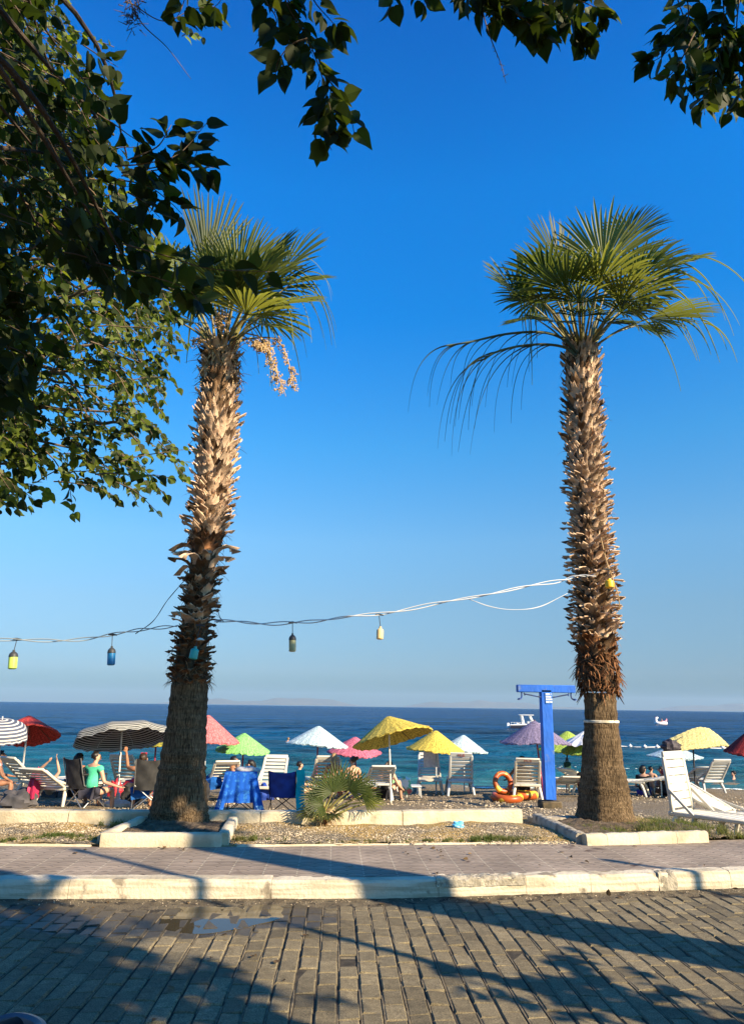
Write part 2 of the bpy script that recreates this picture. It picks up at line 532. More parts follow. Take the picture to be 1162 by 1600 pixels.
# --- pavement
def pave_mat():
    m, n, l, b = nmat('pavement_tiles')
    tc = n.new('ShaderNodeTexCoord')
    br = n.new('ShaderNodeTexBrick')
    br.offset = 0; br.inputs['Scale'].default_value = 1
    br.inputs['Brick Width'].default_value = .3; br.inputs['Row Height'].default_value = 1.5
    br.inputs['Mortar Size'].default_value = .006; br.inputs['Mortar Smooth'].default_value = .1; br.inputs['Bias'].default_value = 0
    br.inputs['Color1'].default_value = (.265, .215, .168, 1); br.inputs['Color2'].default_value = (.305, .25, .198, 1)
    br.inputs['Mortar'].default_value = (.40, .35, .27, 1)
    l.new(tc.outputs['Object'], br.inputs['Vector'])
    # embossed arcs repeating on every tile
    fr = n.new('ShaderNodeVectorMath'); fr.operation = 'MODULO'; fr.inputs[1].default_value = (.15, .15, 1)
    ab = n.new('ShaderNodeVectorMath'); ab.operation = 'ADD'; ab.inputs[1].default_value = (60, 60, 0)
    l.new(tc.outputs['Object'], ab.inputs[0]); l.new(ab.outputs[0], fr.inputs[0])
    sb = n.new('ShaderNodeVectorMath'); sb.operation = 'SUBTRACT'; sb.inputs[1].default_value = (.075, 0, 0); l.new(fr.outputs[0], sb.inputs[0])
    ln = n.new('ShaderNodeVectorMath'); ln.operation = 'LENGTH'; l.new(sb.outputs[0], ln.inputs[0])
    si = n.new('ShaderNodeMath'); si.operation = 'MULTIPLY'; si.inputs[1].default_value = 210; l.new(ln.outputs['Value'], si.inputs[0])
    sn = n.new('ShaderNodeMath'); sn.operation = 'SINE'; l.new(si.outputs[0], sn.inputs[0])
    nz = n.new('ShaderNodeTexNoise'); nz.inputs['Scale'].default_value = 2.2; nz.inputs['Detail'].default_value = 6; l.new(tc.outputs['Object'], nz.inputs['Vector'])
    nz2 = n.new('ShaderNodeTexNoise'); nz2.inputs['Scale'].default_value = 90; nz2.inputs['Detail'].default_value = 4; l.new(tc.outputs['Object'], nz2.inputs['Vector'])
    mr = n.new('ShaderNodeMapRange'); mr.inputs['From Min'].default_value = .3; mr.inputs['From Max'].default_value = .7; mr.inputs['To Min'].default_value = .72; mr.inputs['To Max'].default_value = 1.18
    l.new(nz.outputs['Fac'], mr.inputs[0])
    gr = n.new('ShaderNodeMapRange'); gr.inputs['From Min'].default_value = -1; gr.inputs['From Max'].default_value = -.2; gr.inputs['To Min'].default_value = .5; gr.inputs['To Max'].default_value = 1
    l.new(sn.outputs[0], gr.inputs[0])
    mm = n.new('ShaderNodeMath'); mm.operation = 'MULTIPLY'; l.new(mr.outputs[0], mm.inputs[0]); l.new(gr.outputs[0], mm.inputs[1])
    h = n.new('ShaderNodeHueSaturation'); l.new(br.outputs['Color'], h.inputs['Color']); l.new(mm.outputs[0], h.inputs['Value'])
    # a few dark spills
    sp = n.new('ShaderNodeTexNoise'); sp.inputs['Scale'].default_value = 1.9; sp.inputs['Detail'].default_value = 3; sp.inputs['Distortion'].default_value = .6; l.new(tc.outputs['Object'], sp.inputs['Vector'])
    s2 = n.new('ShaderNodeMapRange'); s2.inputs['From Min'].default_value = .68; s2.inputs['From Max'].default_value = .73; l.new(sp.outputs['Fac'], s2.inputs[0])
    mx = n.new('ShaderNodeMix'); mx.data_type = 'RGBA'; mx.inputs['B'].default_value = (.075, .05, .042, 1)
    l.new(s2.outputs[0], mx.inputs['Factor']); l.new(h.outputs[0], mx.inputs['A'])
    l.new(mx.outputs['Result'], b.inputs['Base Color'])
    b.inputs['Roughness'].default_value = .85; b.inputs['Specular IOR Level'].default_value = .3
    bp = n.new('ShaderNodeBump'); bp.inputs['Strength'].default_value = .6; bp.inputs['Distance'].default_value = .004
    ad = n.new('ShaderNodeMath'); ad.operation = 'ADD'; l.new(gr.outputs[0], ad.inputs[0]); l.new(nz2.outputs['Fac'], ad.inputs[1])
    l.new(ad.outputs[0], bp.inputs['Height']); l.new(bp.outputs[0], b.inputs['Normal'])
    return m
mb = MB()
xs = np.arange(-30, 30.01, .3)
V, Fc = [], []
rows = 8
for x in xs:
    a, b_ = kerb_y(x)+.14, back_y(x)+.03
    for k in range(rows):
        V.append((x, a+(b_-a)*k/(rows-1), .147+.004*math.sin(x*1.1+k)))
for i in range(len(xs)-1):
    for k in range(rows-1):
        a = i*rows+k
        Fc.append((a, a+rows, a+rows+1, a+1))
mb.add(V, Fc)
tag(mb.build('pavement', pave_mat()), kind='structure')
# thin cement lip at the back of the pavement
mb = MB()
rough_block(mb, -15, -2.52, back_y, .06, .1, .165, seg=.12, chip=.01)
rough_block(mb, -1.0, 2.7, back_y, .06, .1, .165, seg=.1, chip=.01)
tag(mb.build('pavement_edging', m_white, sharp=60), kind='structure')

# --- dry soil strip between pavement and wall
def soil_z(x, y):
    return .165 + .012*math.sin(x*2.3+y*1.7)+.010*math.sin(x*5.1-y*4.0)+.03*max(0, min(1, (y-8.6)))*0
def gravel_mat(name, dark, mid, light, straw, s1=70, green=None):
    m, n, l, b = nmat(name)
    tc = n.new('ShaderNodeTexCoord')
    v = n.new('ShaderNodeTexVoronoi'); v.inputs['Scale'].default_value = s1; l.new(tc.outputs['Object'], v.inputs['Vector'])
    r = n.new('ShaderNodeValToRGB'); e = r.color_ramp.elements
    e[0].position = .0; e[0].color = c4(dark); e[1].position = 1; e[1].color = c4(light)
    x = e.new(.5); x.color = c4(mid)
    sep = n.new('ShaderNodeSeparateColor'); l.new(v.outputs['Color'], sep.inputs[0]); l.new(sep.outputs[0], r.inputs[0])
    nz = n.new('ShaderNodeTexNoise'); nz.inputs['Scale'].default_value = 1.7; nz.inputs['Detail'].default_value = 7; l.new(tc.outputs['Object'], nz.inputs['Vector'])
    f = n.new('ShaderNodeMapRange'); f.inputs['From Min'].default_value = .38; f.inputs['From Max'].default_value = .56; l.new(nz.outputs['Fac'], f.inputs[0])
    mx = n.new('ShaderNodeMix'); mx.data_type = 'RGBA'; l.new(f.outputs[0], mx.inputs['Factor']); l.new(r.outputs[0], mx.inputs['A']); mx.inputs['B'].default_value = c4(straw)
    n2 = n.new('ShaderNodeTexNoise'); n2.inputs['Scale'].default_value = 40; n2.inputs['Detail'].default_value = 8; l.new(tc.outputs['Object'], n2.inputs['Vector'])
    mr = n.new('ShaderNodeMapRange'); mr.inputs['From Min'].default_value = .3; mr.inputs['From Max'].default_value = .7; mr.inputs['To Min'].default_value = .45; mr.inputs['To Max'].default_value = 1.35; l.new(n2.outputs['Fac'], mr.inputs[0])
    h = n.new('ShaderNodeHueSaturation'); l.new(mx.outputs['Result'], h.inputs['Color']); l.new(mr.outputs[0], h.inputs['Value'])
    l.new(h.outputs[0], b.inputs['Base Color'])
    b.inputs['Roughness'].default_value = .95; b.inputs['Specular IOR Level'].default_value = .2
    bp = n.new('ShaderNodeBump'); bp.inputs['Strength'].default_value = 1; bp.inputs['Distance'].default_value = .03
    ad = n.new('ShaderNodeMath'); ad.operation = 'SUBTRACT'; l.new(n2.outputs['Fac'], ad.inputs[0]); l.new(v.outputs['Distance'], ad.inputs[1])
    l.new(ad.outputs[0], bp.inputs['Height']); l.new(bp.outputs[0], b.inputs['Normal'])
    return m
m_soil = gravel_mat('dry_soil', (.10, .08, .055), (.27, .22, .15), (.56, .48, .33), (.50, .35, .14), 55)
m_beach = gravel_mat('pebble_beach', (.085, .07, .05), (.24, .195, .135), (.40, .34, .25), (.24, .19, .12), 30)
def strip(name, fy0, fy1, zf, x0, x1, dx, rows, mat):
    mb = MB()
    xs = np.arange(x0, x1+.001, dx)
    V, Fc = [], []
    for x in xs:
        a, b_ = fy0(x), fy1(x)
        for k in range(rows):
            y = a+(b_-a)*k/(rows-1)
            V.append((x, y, zf(x, y)))
    for i in range(len(xs)-1):
        for k in range(rows-1):
            a = i*rows+k
            Fc.append((a, a+rows, a+rows+1, a+1))
    mb.add(V, Fc)
    return tag(mb.build(name, mat), kind='structure')
def soil_h(x, y):
    z = soil_z(x, y)+rng.normal(0, .006)
    t = max(0, min(1, (x-2.6)/.5))                       # east of the wall the ground slips down to the beach
    e = max(0, min(1, (y-wall_y(x)-.35)/.5))
    s = max(0, min(1, (y-wall_y(x)-.05)/.05))
    if x > 4.4: e = max(e, max(0, min(1, (y-8.85-.6*max(0, 4.9-x))/.6)))
    return z*(1-s)+(-.2)*s if t == 0 else z*(1-(e if t > 0 else 0)) + (bz(max(y, BY))-.05)*e
strip('soil', lambda x: back_y(x)+.02, lambda x: wall_y(x)+.9, soil_h, -24, 24, .1, 18, m_soil)
def beach_h(x, y):
    d = max(0, 1-abs(y-23)/4)
    return bz(y)+.03*math.sin(x*.9+y*.5)*min(1, (y-9.5)*.5)+.02*math.sin(x*2.1-y*1.3)+rng.normal(0, .008)
strip('beach', lambda x: wall_y(min(x, 2.5))+.12, lambda x: 30, beach_h, -45, 60, .3, 70, m_beach)

# --- sea
def sea_mat():
    m, n, l, b = nmat('sea_water')
    g = n.new('ShaderNodeNewGeometry'); sp = n.new('ShaderNodeSeparateXYZ'); l.new(g.outputs['Position'], sp.inputs[0])
    nz0 = n.new('ShaderNodeTexNoise'); nz0.inputs['Scale'].default_value = .08; nz0.inputs['Detail'].default_value = 4
    mp0 = n.new('ShaderNodeMapping'); mp0.inputs['Scale'].default_value = (.35, 1, 1); l.new(g.outputs['Position'], mp0.inputs[0]); l.new(mp0.outputs[0], nz0.inputs['Vector'])
    lg = n.new('ShaderNodeMath'); lg.operation = 'LOGARITHM'; lg.inputs[1].default_value = 10; l.new(sp.outputs['Y'], lg.inputs[0])
    ad = n.new('ShaderNodeMath'); ad.operation = 'MULTIPLY_ADD'; ad.inputs[1].default_value = .35; l.new(nz0.outputs['Fac'], ad.inputs[0]); l.new(lg.outputs[0], ad.inputs[2])
    mr = n.new('ShaderNodeMapRange'); mr.inputs['From Min'].default_value = 1.5; mr.inputs['From Max'].default_value = 2.6; l.new(ad.outputs[0], mr.inputs[0])
    r = n.new('ShaderNodeValToRGB'); e = r.color_ramp.elements
    e[0].position = 0; e[0].color = (.03, .14, .135, 1)
    e[1].position = 1; e[1].color = (.0015, .024, .10, 1)
    for p, c in ((.10, (.010, .10, .12, 1)), (.25, (.003, .07, .125, 1)), (.5, (.002, .036, .105, 1))):
        q = e.new(p); q.color = c
    l.new(mr.outputs[0], r.inputs[0])
    def wv(sc, st, det):
        t = n.new('ShaderNodeTexNoise'); t.inputs['Scale'].default_value = sc; t.inputs['Detail'].default_value = det; t.inputs['Distortion'].default_value = .4; t.inputs['Roughness'].default_value = .68
        q = n.new('ShaderNodeMapping'); q.inputs['Scale'].default_value = st; q.inputs['Rotation'].default_value = (0, 0, .12)
        l.new(g.outputs['Position'], q.inputs[0]); l.new(q.outputs[0], t.inputs['Vector']); return t.outputs['Fac']
    a = wv(.07, (.42, 1, 1), 11); c = wv(1.1, (.5, 1, 1), 6)
    mm = n.new('ShaderNodeMath'); mm.operation = 'MULTIPLY_ADD'; mm.inputs[1].default_value = .6; l.new(c, mm.inputs[0]); l.new(a, mm.inputs[2])
    # light and shade of the waves painted into the colour: darker troughs, paler crests
    cr = n.new('ShaderNodeMapRange'); cr.inputs['From Min'].default_value = .66; cr.inputs['From Max'].default_value = .96; cr.inputs['To Min'].default_value = .22; cr.inputs['To Max'].default_value = 1.75
    l.new(mm.outputs[0], cr.inputs[0])
    h = n.new('ShaderNodeHueSaturation'); l.new(r.outputs[0], h.inputs['Color']); l.new(cr.outputs[0], h.inputs['Value'])
    l.new(h.outputs[0], b.inputs['Base Color'])
    b.inputs['Roughness'].default_value = .25; b.inputs['IOR'].default_value = 1.33; b.inputs['Specular IOR Level'].default_value = .14
    bp = n.new('ShaderNodeBump'); bp.inputs['Strength'].default_value = .9; bp.inputs['Distance'].default_value = 1.8
    l.new(mm.outputs[0], bp.inputs['Height']); l.new(bp.outputs[0], b.inputs['Normal'])
    return m
def sea_z(x, y):
    fade = 1/(1+max(0, y-60)/80)
    near = min(1, max(.15, (y-22.5)/9))
    z = .07*math.sin(.55*y+.09*x+1.1*math.sin(.13*x))+.05*math.sin(1.25*y-.2*x+2*math.sin(.21*x+.1*y))+.035*math.sin(2.3*y+.5*x+1.5*math.sin(.5*x))
    z += .03*math.sin(3.7*y-.9*x)
    br = .16*math.exp(-((y-30.5-1.2*math.sin(.18*x))/.8)**2)*(.5+.5*math.sin(.22*x+.6))     # a small breaker running in
    return SEA+(z*1.25+br)*near*fade
mb = MB()
ys = [22.6]
while ys[-1] < 260: ys.append(ys[-1]+max(.22, (ys[-1]-20)*.011))
nx = 220
V, Fc = [], []
for y in ys:
    w = max(60, y*1.3)
    for i in range(nx+1):
        x = -w+2*w*i/nx + y*.05
        V.append((x, y, sea_z(x, y)))
for j in range(len(ys)-1):
    for i in range(nx):
        a = j*(nx+1)+i
        Fc.append((a, a+1, a+nx+2, a+nx+1))
mb.add(V, Fc)
yl = ys[-1]; w = max(60, yl*1.3)
mb.add([(-w+yl*.05, yl, SEA), (w+yl*.05, yl, SEA), (33000, 33500, SEA), (-33000, 33500, SEA)], [(0, 1, 2, 3)])
m_sea = sea_mat()
tag(mb.build('sea', m_sea, sharp=None), kind='structure')
# foam line where the water meets the pebbles, and on the breaker
m_foam = M('foam', (.75, .78, .78), (.5, .62, .62), 8, rough=.9, bump=.6, bscale=20)
mb = MB()
for k in range(1500):
    x = rng.uniform(-18, 24)
    if rng.random() < .85:
        y = 23.55+.35*math.sin(.7*x)+.2*math.sin(2.1*x+1)+rng.normal(0, .1)
    else:
        y = 30.5+1.2*math.sin(.18*x)+rng.normal(0, .1)-.35
        if x < 9 or .5+.5*math.sin(.22*x+.6) < .3: continue
    r = rng.uniform(.015, .06)
    mb.ball((x, y, max(sea_z(x, y), bz(y) if y < 24 else -9)+.005), (r*1.8, r*.7, r*.28), 6, 4)
tag(mb.build('sea_foam', m_foam, sharp=None), label='thin white foam at the water line and on a low breaker', kind='stuff')

# --- far hills across the water
m_hill = M('far_hill', (.045, .055, .05), (.07, .07, .055), .004, rough=1)
mb = MB()
for (xa, xb, Y, hmax, sd) in ((-7500, 1200, 30000, 520, 1), (3000, 11000, 30500, 560, 2), (14000, 23000, 30000, 480, 3)):
    r = np.random.default_rng(sd); ph = r.uniform(0, 6, 6)
    def hill(u, v, xa=xa, xb=xb, Y=Y, hmax=hmax, ph=ph):
        e = math.sin(math.pi*min(1, max(0, u)))**.8
        rid = .62+.2*math.sin(5*u+ph[0])+.12*math.sin(11*u+ph[1])+.07*math.sin(23*u+ph[2])+.04*math.sin(47*u+ph[3])
        return (xa+(xb-xa)*u, Y+2400*v+400*math.sin(7*u+ph[4]), SEA-2+hmax*e*rid*math.sin(math.pi*(.02+.96*v)))
    mb.grid(hill, 70, 10)
tag(mb.build('hills', m_hill), kind='structure')
# ================================================================ PLANTERS, WALL
m_dirt = M('planter_soil', (.06, .045, .028), (.15, .11, .07), 9, .35, .65, rough=1, bump=1, bscale=40)
def kerb_run(mb, a, b_, h0, h1, w=.13):
    """whitewashed kerb stone from a to b (ground points on its centre line)"""
    a, b_ = Vector(a), Vector(b_)
    L = (b_-a).length
    ang = math.atan2(b_.y-a.y, b_.x-a.x)
    t = MB()
    sec = [(-w/2, h0), (-w/2, h0+(h1-h0)*.5), (-w/2+.005, h1-.02), (-w/2+.02, h1), (0, h1+.003), (w/2-.02, h1), (w/2-.004, h1-.02), (w/2, h0)]
    rough_block(t, 0, L, lambda x: 0, w, h0, h1, seg=.05, jit=.004, chip=.012, prof=sec)
    mb.T = Matrix.Translation(a) @ Matrix.Rotation(ang, 4, 'Z')
    mb.add(np.concatenate(t.v), t.f)
    mb.T = None
fl = [flat(152, 1303, .27), flat(368, 1303, .27)]
A0 = Vector((-2.42, 8.23, 0)); A1 = Vector((-1.17, 8.26, 0))
tl = thing('planter_kerb', 'whitewashed kerb frame round the left palm, lit bright along its front', 'planter', (-1.8, 8.25, .12), 'planter kerbs')
mb = MB(); kerb_run(mb, A0, A1, .12, .275); mb.build('front_kerb', m_white, tl, sharp=60)
mb = MB(); kerb_run(mb, A0+Vector((-.005, .062, 0)), Vector((-2.32, 9.5, 0)), .12, .262); mb.build('side_kerb', m_white, tl, sharp=60)
mb = MB(); kerb_run(mb, A1+Vector((.005, .062, 0)), Vector((-1.22, 9.5, 0)), .12, .266); mb.build('side_kerb', m_white, tl, sharp=60)
mb = MB()
mb.grid(lambda u, v: (-2.33+1.08*u, 8.28+1.22*v, .205+.03*math.sin(7*u+3*v)*math.sin(5*v)+.05*math.exp(-((-2.33+1.08*u+1.87)**2+(8.28+1.22*v-9.45)**2)/.2)+rng.normal(0, .008)), 36, 36)
mb.build('earth', m_dirt, tl)
B0 = Vector((2.82, 8.42, 0)); B1 = Vector((4.33, 8.68, 0)); B2 = Vector((2.72, 9.98, 0))
tr_ = thing('planter_kerb', 'worn grey and white kerb frame round the right palm, its left arm in shade', 'planter', (3.5, 8.5, .12), 'planter kerbs')
mb = MB()
dB = B1-B0
for u, w in ((0, .16), (.162, .42), (.422, .73), (.732, 1.0)):
    kerb_run(mb, B0+dB*u, B0+dB*w, .1, .262+rng.uniform(-.006, .006))
mb.build('front_kerb', m_white, tr_, sharp=60)
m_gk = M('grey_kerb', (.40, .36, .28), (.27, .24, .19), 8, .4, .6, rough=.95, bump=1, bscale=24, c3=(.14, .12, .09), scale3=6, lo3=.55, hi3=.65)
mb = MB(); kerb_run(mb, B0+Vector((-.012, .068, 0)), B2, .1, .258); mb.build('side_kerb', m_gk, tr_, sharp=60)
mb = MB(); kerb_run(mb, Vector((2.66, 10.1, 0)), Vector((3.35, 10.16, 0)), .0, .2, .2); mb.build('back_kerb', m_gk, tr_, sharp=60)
mb = MB()
mb.grid(lambda u, v: (2.85+1.7*u-.1*v, 8.5+.26*u+1.75*v-.02, .185-.12*max(0, v-.55)+.03*math.sin(7*u+3*v)*math.sin(5*v)+.05*math.exp(-((2.85+1.7*u-3.66)**2+(8.5+1.75*v-9.9)**2)/.2)+rng.normal(0, .008)), 40, 40)
mb.build('earth', m_dirt, tr_)
# low wall along the top of the beach
mb = MB()
for a, b_ in ((-14, -9), (-9, -5.4), (-5.4, -3.25), (-3.24, -.9), (-.89, .9), (.91, 2.52)):
    rough_block(mb, a, b_-.001, wall_y, .19, -.25, .305, seg=.06, jit=.004, chip=.012)
tag(mb.build('low_wall', m_white, sharp=34), 'long low whitewashed wall between the dry soil strip and the pebble beach', 'wall')

# ================================================================ PALMS
m_bark = M('palm_bark', (.20, .145, .085), (.085, .058, .032), 7, .35, .65, rough=.95, bump=1.6, bscale=34, bstretch=(1, 1, .22), stretch=(1, 1, .25), c3=(.06, .042, .025), scale3=3, lo3=.6, hi3=.75)
def bark_mat():
    m, n, l, b = nmat('palm_bark')
    tc = n.new('ShaderNodeTexCoord')
    def nz(sc, st, det=6):
        q = n.new('ShaderNodeMapping'); q.inputs['Scale'].default_value = st; l.new(tc.outputs['Object'], q.inputs[0])
        t = n.new('ShaderNodeTexNoise'); t.inputs['Scale'].default_value = sc; t.inputs['Detail'].default_value = det; l.new(q.outputs[0], t.inputs['Vector']); return t.outputs['Fac']
    fis = nz(85, (1, 1, .10)); ring = nz(30, (.2, .2, 1), 4); big = nz(3, (1, 1, 1), 5)
    r = n.new('ShaderNodeMapRange'); r.inputs['From Min'].default_value = .36; r.inputs['From Max'].default_value = .6; l.new(fis, r.inputs[0])
    r2 = n.new('ShaderNodeMapRange'); r2.inputs['From Min'].default_value = .35; r2.inputs['From Max'].default_value = .6; r2.inputs['To Min'].default_value = .5; l.new(ring, r2.inputs[0])
    mm = n.new('ShaderNodeMath'); mm.operation = 'MULTIPLY'; l.new(r.outputs[0], mm.inputs[0]); l.new(r2.outputs[0], mm.inputs[1])
    x = n.new('ShaderNodeMix'); x.data_type = 'RGBA'; x.inputs['A'].default_value = (.045, .03, .016, 1); x.inputs['B'].default_value = (.215, .15, .085, 1); l.new(mm.outputs[0], x.inputs['Factor'])
    y = n.new('ShaderNodeHueSaturation'); r3 = n.new('ShaderNodeMapRange'); r3.inputs['From Min'].default_value = .3; r3.inputs['From Max'].default_value = .7; r3.inputs['To Min'].default_value = .6; r3.inputs['To Max'].default_value = 1.25
    l.new(big, r3.inputs[0]); l.new(r3.outputs[0], y.inputs['Value']); l.new(x.outputs['Result'], y.inputs['Color']); l.new(y.outputs[0], b.inputs['Base Color'])
    b.inputs['Roughness'].default_value = .95; b.inputs['Specular IOR Level'].default_value = .15
    bp = n.new('ShaderNodeBump'); bp.inputs['Strength'].default_value = .9; bp.inputs['Distance'].default_value = .012; l.new(mm.outputs[0], bp.inputs['Height']); l.new(bp.outputs[0], b.inputs['Normal'])
    return m
m_bark = bark_mat()
m_core = M('palm_core', (.05, .034, .02), (.10, .065, .035), 12, rough=1, bump=1, bscale=50)
m_boot = M('leaf_base_tan', (.60, .44, .30), (.35, .23, .15), 9, .42, .68, rough=.9, rand=.4, bump=.5, bscale=60, spec=.15)
m_bootdk = M('leaf_base_brown', (.19, .12, .068), (.085, .052, .03), 9, .38, .62, rough=.95, rand=.45, bump=.5, bscale=60, spec=.15)
m_fibre = M('palm_fibre', (.25, .12, .055), (.09, .045, .024), 14, .38, .6, rough=1, rand=.5, spec=.1)
m_straw = M('palm_straw', (.55, .40, .22), (.38, .25, .12), 9, rough=.9, rand=.3, spec=.15)
def green(name, c, c2, tr, rand=.25):
    return M(name, c, c2, 5, .35, .65, rough=.5, rand=rand, transl=tr, spec=.4)
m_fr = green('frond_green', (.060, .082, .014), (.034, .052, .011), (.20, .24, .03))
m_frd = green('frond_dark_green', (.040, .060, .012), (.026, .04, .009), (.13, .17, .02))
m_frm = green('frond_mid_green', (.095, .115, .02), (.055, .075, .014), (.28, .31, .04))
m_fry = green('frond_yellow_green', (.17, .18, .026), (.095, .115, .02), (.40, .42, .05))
m_pet = M('petiole', (.22, .21, .06), (.13, .10, .035), 6, rough=.5, spec=.4)

def boot(mb, c, out, upw, L, W, curl, split, th=.012, mi=0):
    """one cut leaf base: a split, curling tapered plate growing from c along a path bending outwards"""
    side = out.cross(upw).normalized()
    V, Fc = [], []
    nu, nv = 4, 5
    tw = random.uniform(-.35, .35)
    for s_ in (0, 1):
        for j in range(nv+1):
            t = j/nv
            a = curl*t
            ctr = c + (upw*math.cos(a)+out*math.sin(a))*L*t*(1-.2*t) + out*(.02+.05*t)*L
            nrm = (out*math.cos(a)-upw*math.sin(a))
            sd_ = (side*math.cos(tw*t)+nrm*math.sin(tw*t))
            w = W*(1-.55*t**1.4)
            for i in range(nu+1):
                u = i/nu*2-1
                tip = 0
                if j == nv: tip = L*(.16*abs(u)-.22*(1-abs(u))*split)+random.uniform(-.03, .05)*L
                p = ctr + sd_*u*w/2 - nrm*(u*u)*w*.22*(1-t*.5) + (upw*math.cos(a)+out*math.sin(a))*tip - nrm*th*s_
                V.append(p)
    q = nu+1; o = (nv+1)*q
    for j in range(nv):
        for i in range(nu):
            a, b_, c_, d = j*q+i, j*q+i+1, (j+1)*q+i+1, (j+1)*q+i
            Fc += [(a, b_, c_, d), (o+d, o+c_, o+b_, o+a)]
    for i in range(nu): Fc += [(nv*q+i, nv*q+i+1, o+nv*q+i+1, o+nv*q+i)]
    for j in range(nv): Fc += [(j*q, (j+1)*q, o+(j+1)*q, o+j*q), (j*q+nu, o+j*q+nu, o+(j+1)*q+nu, (j+1)*q+nu)]
    mb.add(V, Fc, mi)
def strands(mb, c, d, L, w, sag, n=6, mi=0, wob=.1):
    """a thin drooping ribbon"""
    d = Vector(d).normalized()
    s_ = d.cross(Vector((0, 0, 1)))
    s_ = s_.normalized() if s_.length > .05 else Vector((1, 0, 0))
    V, Fc = [], []
    p = Vector(c); q = d.copy()
    wb = Vector((random.uniform(-wob, wob), random.uniform(-wob, wob), 0))
    for i in range(n+1):
        t = i/n
        ww = w*(1-.8*t)
        V += [p+s_*ww/2, p-q.cross(s_)*ww*.25, p-s_*ww/2]
        q = (q + Vector((0, 0, -1))*sag/n + wb/n).normalized()
        p = p+q*L/n
    for i in range(n):
        a = i*3
        Fc += [(a, a+1, a+4, a+3), (a+1, a+2, a+5, a+4)]
    mb.add(V, Fc, mi)
def fan_frond(root, base, hub, axis, nrm, R, spread=230, nseg=32, droop=.5, cup=.18, tipdroop=.6, wind=(0, 0, 0), mats=None, united=.5, sag_pet=.0):
    """petiole from base to hub, then a pleated fan whose free tips droop"""
    mb = MB(); R = R*1.10; tipdroop = tipdroop*1.35+.12; spread = spread*random.uniform(.88, 1.02)
    mats = mats or random.choice([[m_fr, m_pet], [m_frd, m_pet], [m_frm, m_pet]])
    base, hub, a, nv = Vector(base), Vector(hub), Vector(axis).normalized(), Vector(nrm)
    nv = (nv-a*nv.dot(a)).normalized()
    bdir = nv.cross(a)
    mid = (base+hub)/2 + Vector((0, 0, 1))*(hub-base).length*(.06+sag_pet) + (hub-base).cross(bdir).normalized()*.0
    mb.tube(smooth_path([base, mid, hub], 5), np.linspace(.021, .010, 11), 6, 1)
    wnd = Vector(wind)
    half = R_(spread)/2
    dth = 2*half/nseg
    for k in range(nseg):
        th = -half+dth*(k+.5)
        d = (a*math.cos(th)+bdir*math.sin(th))
        L = R*(.80+.20*math.cos(th*.75))*random.uniform(.9, 1.08)
        cupk = cup*(1+.25*math.sin(k*1.9))
        jit = random.uniform(.5, 1.5)
        V, Fc = [], []
        N = 8
        p = hub.copy()
        dirv = (d*math.cos(cupk)+nv*math.sin(cupk)).normalized()
        sidev = (bdir*math.cos(th)-a*math.sin(th))
        for i in range(N+1):
            t = i/N
            r = L*t
            if t <= united: w = max(.006, 2*r*math.tan(dth/2)*1.02)
            else: w = 2*L*united*math.tan(dth/2)*(1-((t-united)/(1-united))**3.2)*.95+.005
            fold = nv*(w*.34)
            V += [p+sidev*w/2+fold*.5, p-fold*.5, p-sidev*w/2+fold*.5]
            g = (droop*.25+tipdroop*max(0, t-united)*2.2*jit)/N
            dirv = (dirv+Vector((0, 0, -1))*g+wnd*(max(0, t-.3)/N)+Vector((random.gauss(0, 1), random.gauss(0, 1), random.gauss(0, 1)))*.02*t).normalized()
            p = p+dirv*(L/N)
        for i in range(N):
            q = i*3
            Fc += [(q, q+1, q+4, q+3), (q+1, q+2, q+5, q+4)]
        mb.add(V, Fc, 0)
    return mb.build('frond', mats or [m_fr, m_pet], root, recalc=False, sharp=None)

def palm(root, prof, boots, rnd, core_top=None):
    """prof: (z, x, y, r) of the smooth lower trunk and core; boots: (z0, z1, count, (out lo, hi), L, W, material)"""
    zs = [p[0] for p in prof]
    fx, fy, fr = [interp(zs, [p[k] for p in prof]) for k in (1, 2, 3)]
    return fx, fy, fr
def trunk_mesh(root, fx, fy, fr, z0, z1, mat, name='trunk', n=40, ringj=.006, rootfl=True):
    mb = MB()
    zs = np.arange(z0, z1+.001, .035)
    V, Fc = [], []
    r = np.random.default_rng(int(z0*100)+5)
    ph = r.uniform(0, 6.28, 8)
    for i, z in enumerate(zs):
        rj = r.normal(0, ringj)
        for k in range(n):
            a = 2*math.pi*k/n
            rr = fr(z)+rj+.008*math.sin(5*a+ph[0]+z)+.006*math.sin(9*a+ph[1]-2*z)+.004*math.sin(17*a+ph[2]+3*z)
            if rootfl:
                e = max(0, .32-(z-z0))/.32
                rr += e*e*(.035+.035*math.sin(8*a+ph[3])+.02*math.sin(13*a+ph[4]))
            V.append((fx(z)+rr*math.cos(a), fy(z)+rr*math.sin(a), z))
    for i in range(len(zs)-1):
        for k in range(n):
            k2 = (k+1) % n
            Fc.append((i*n+k, i*n+k2, (i+1)*n+k2, (i+1)*n+k))
    Fc.append(tuple((len(zs)-1)*n+k for k in range(n)))
    mb.add(V, Fc)
    return mb.build(name, mat, root, sharp=None)
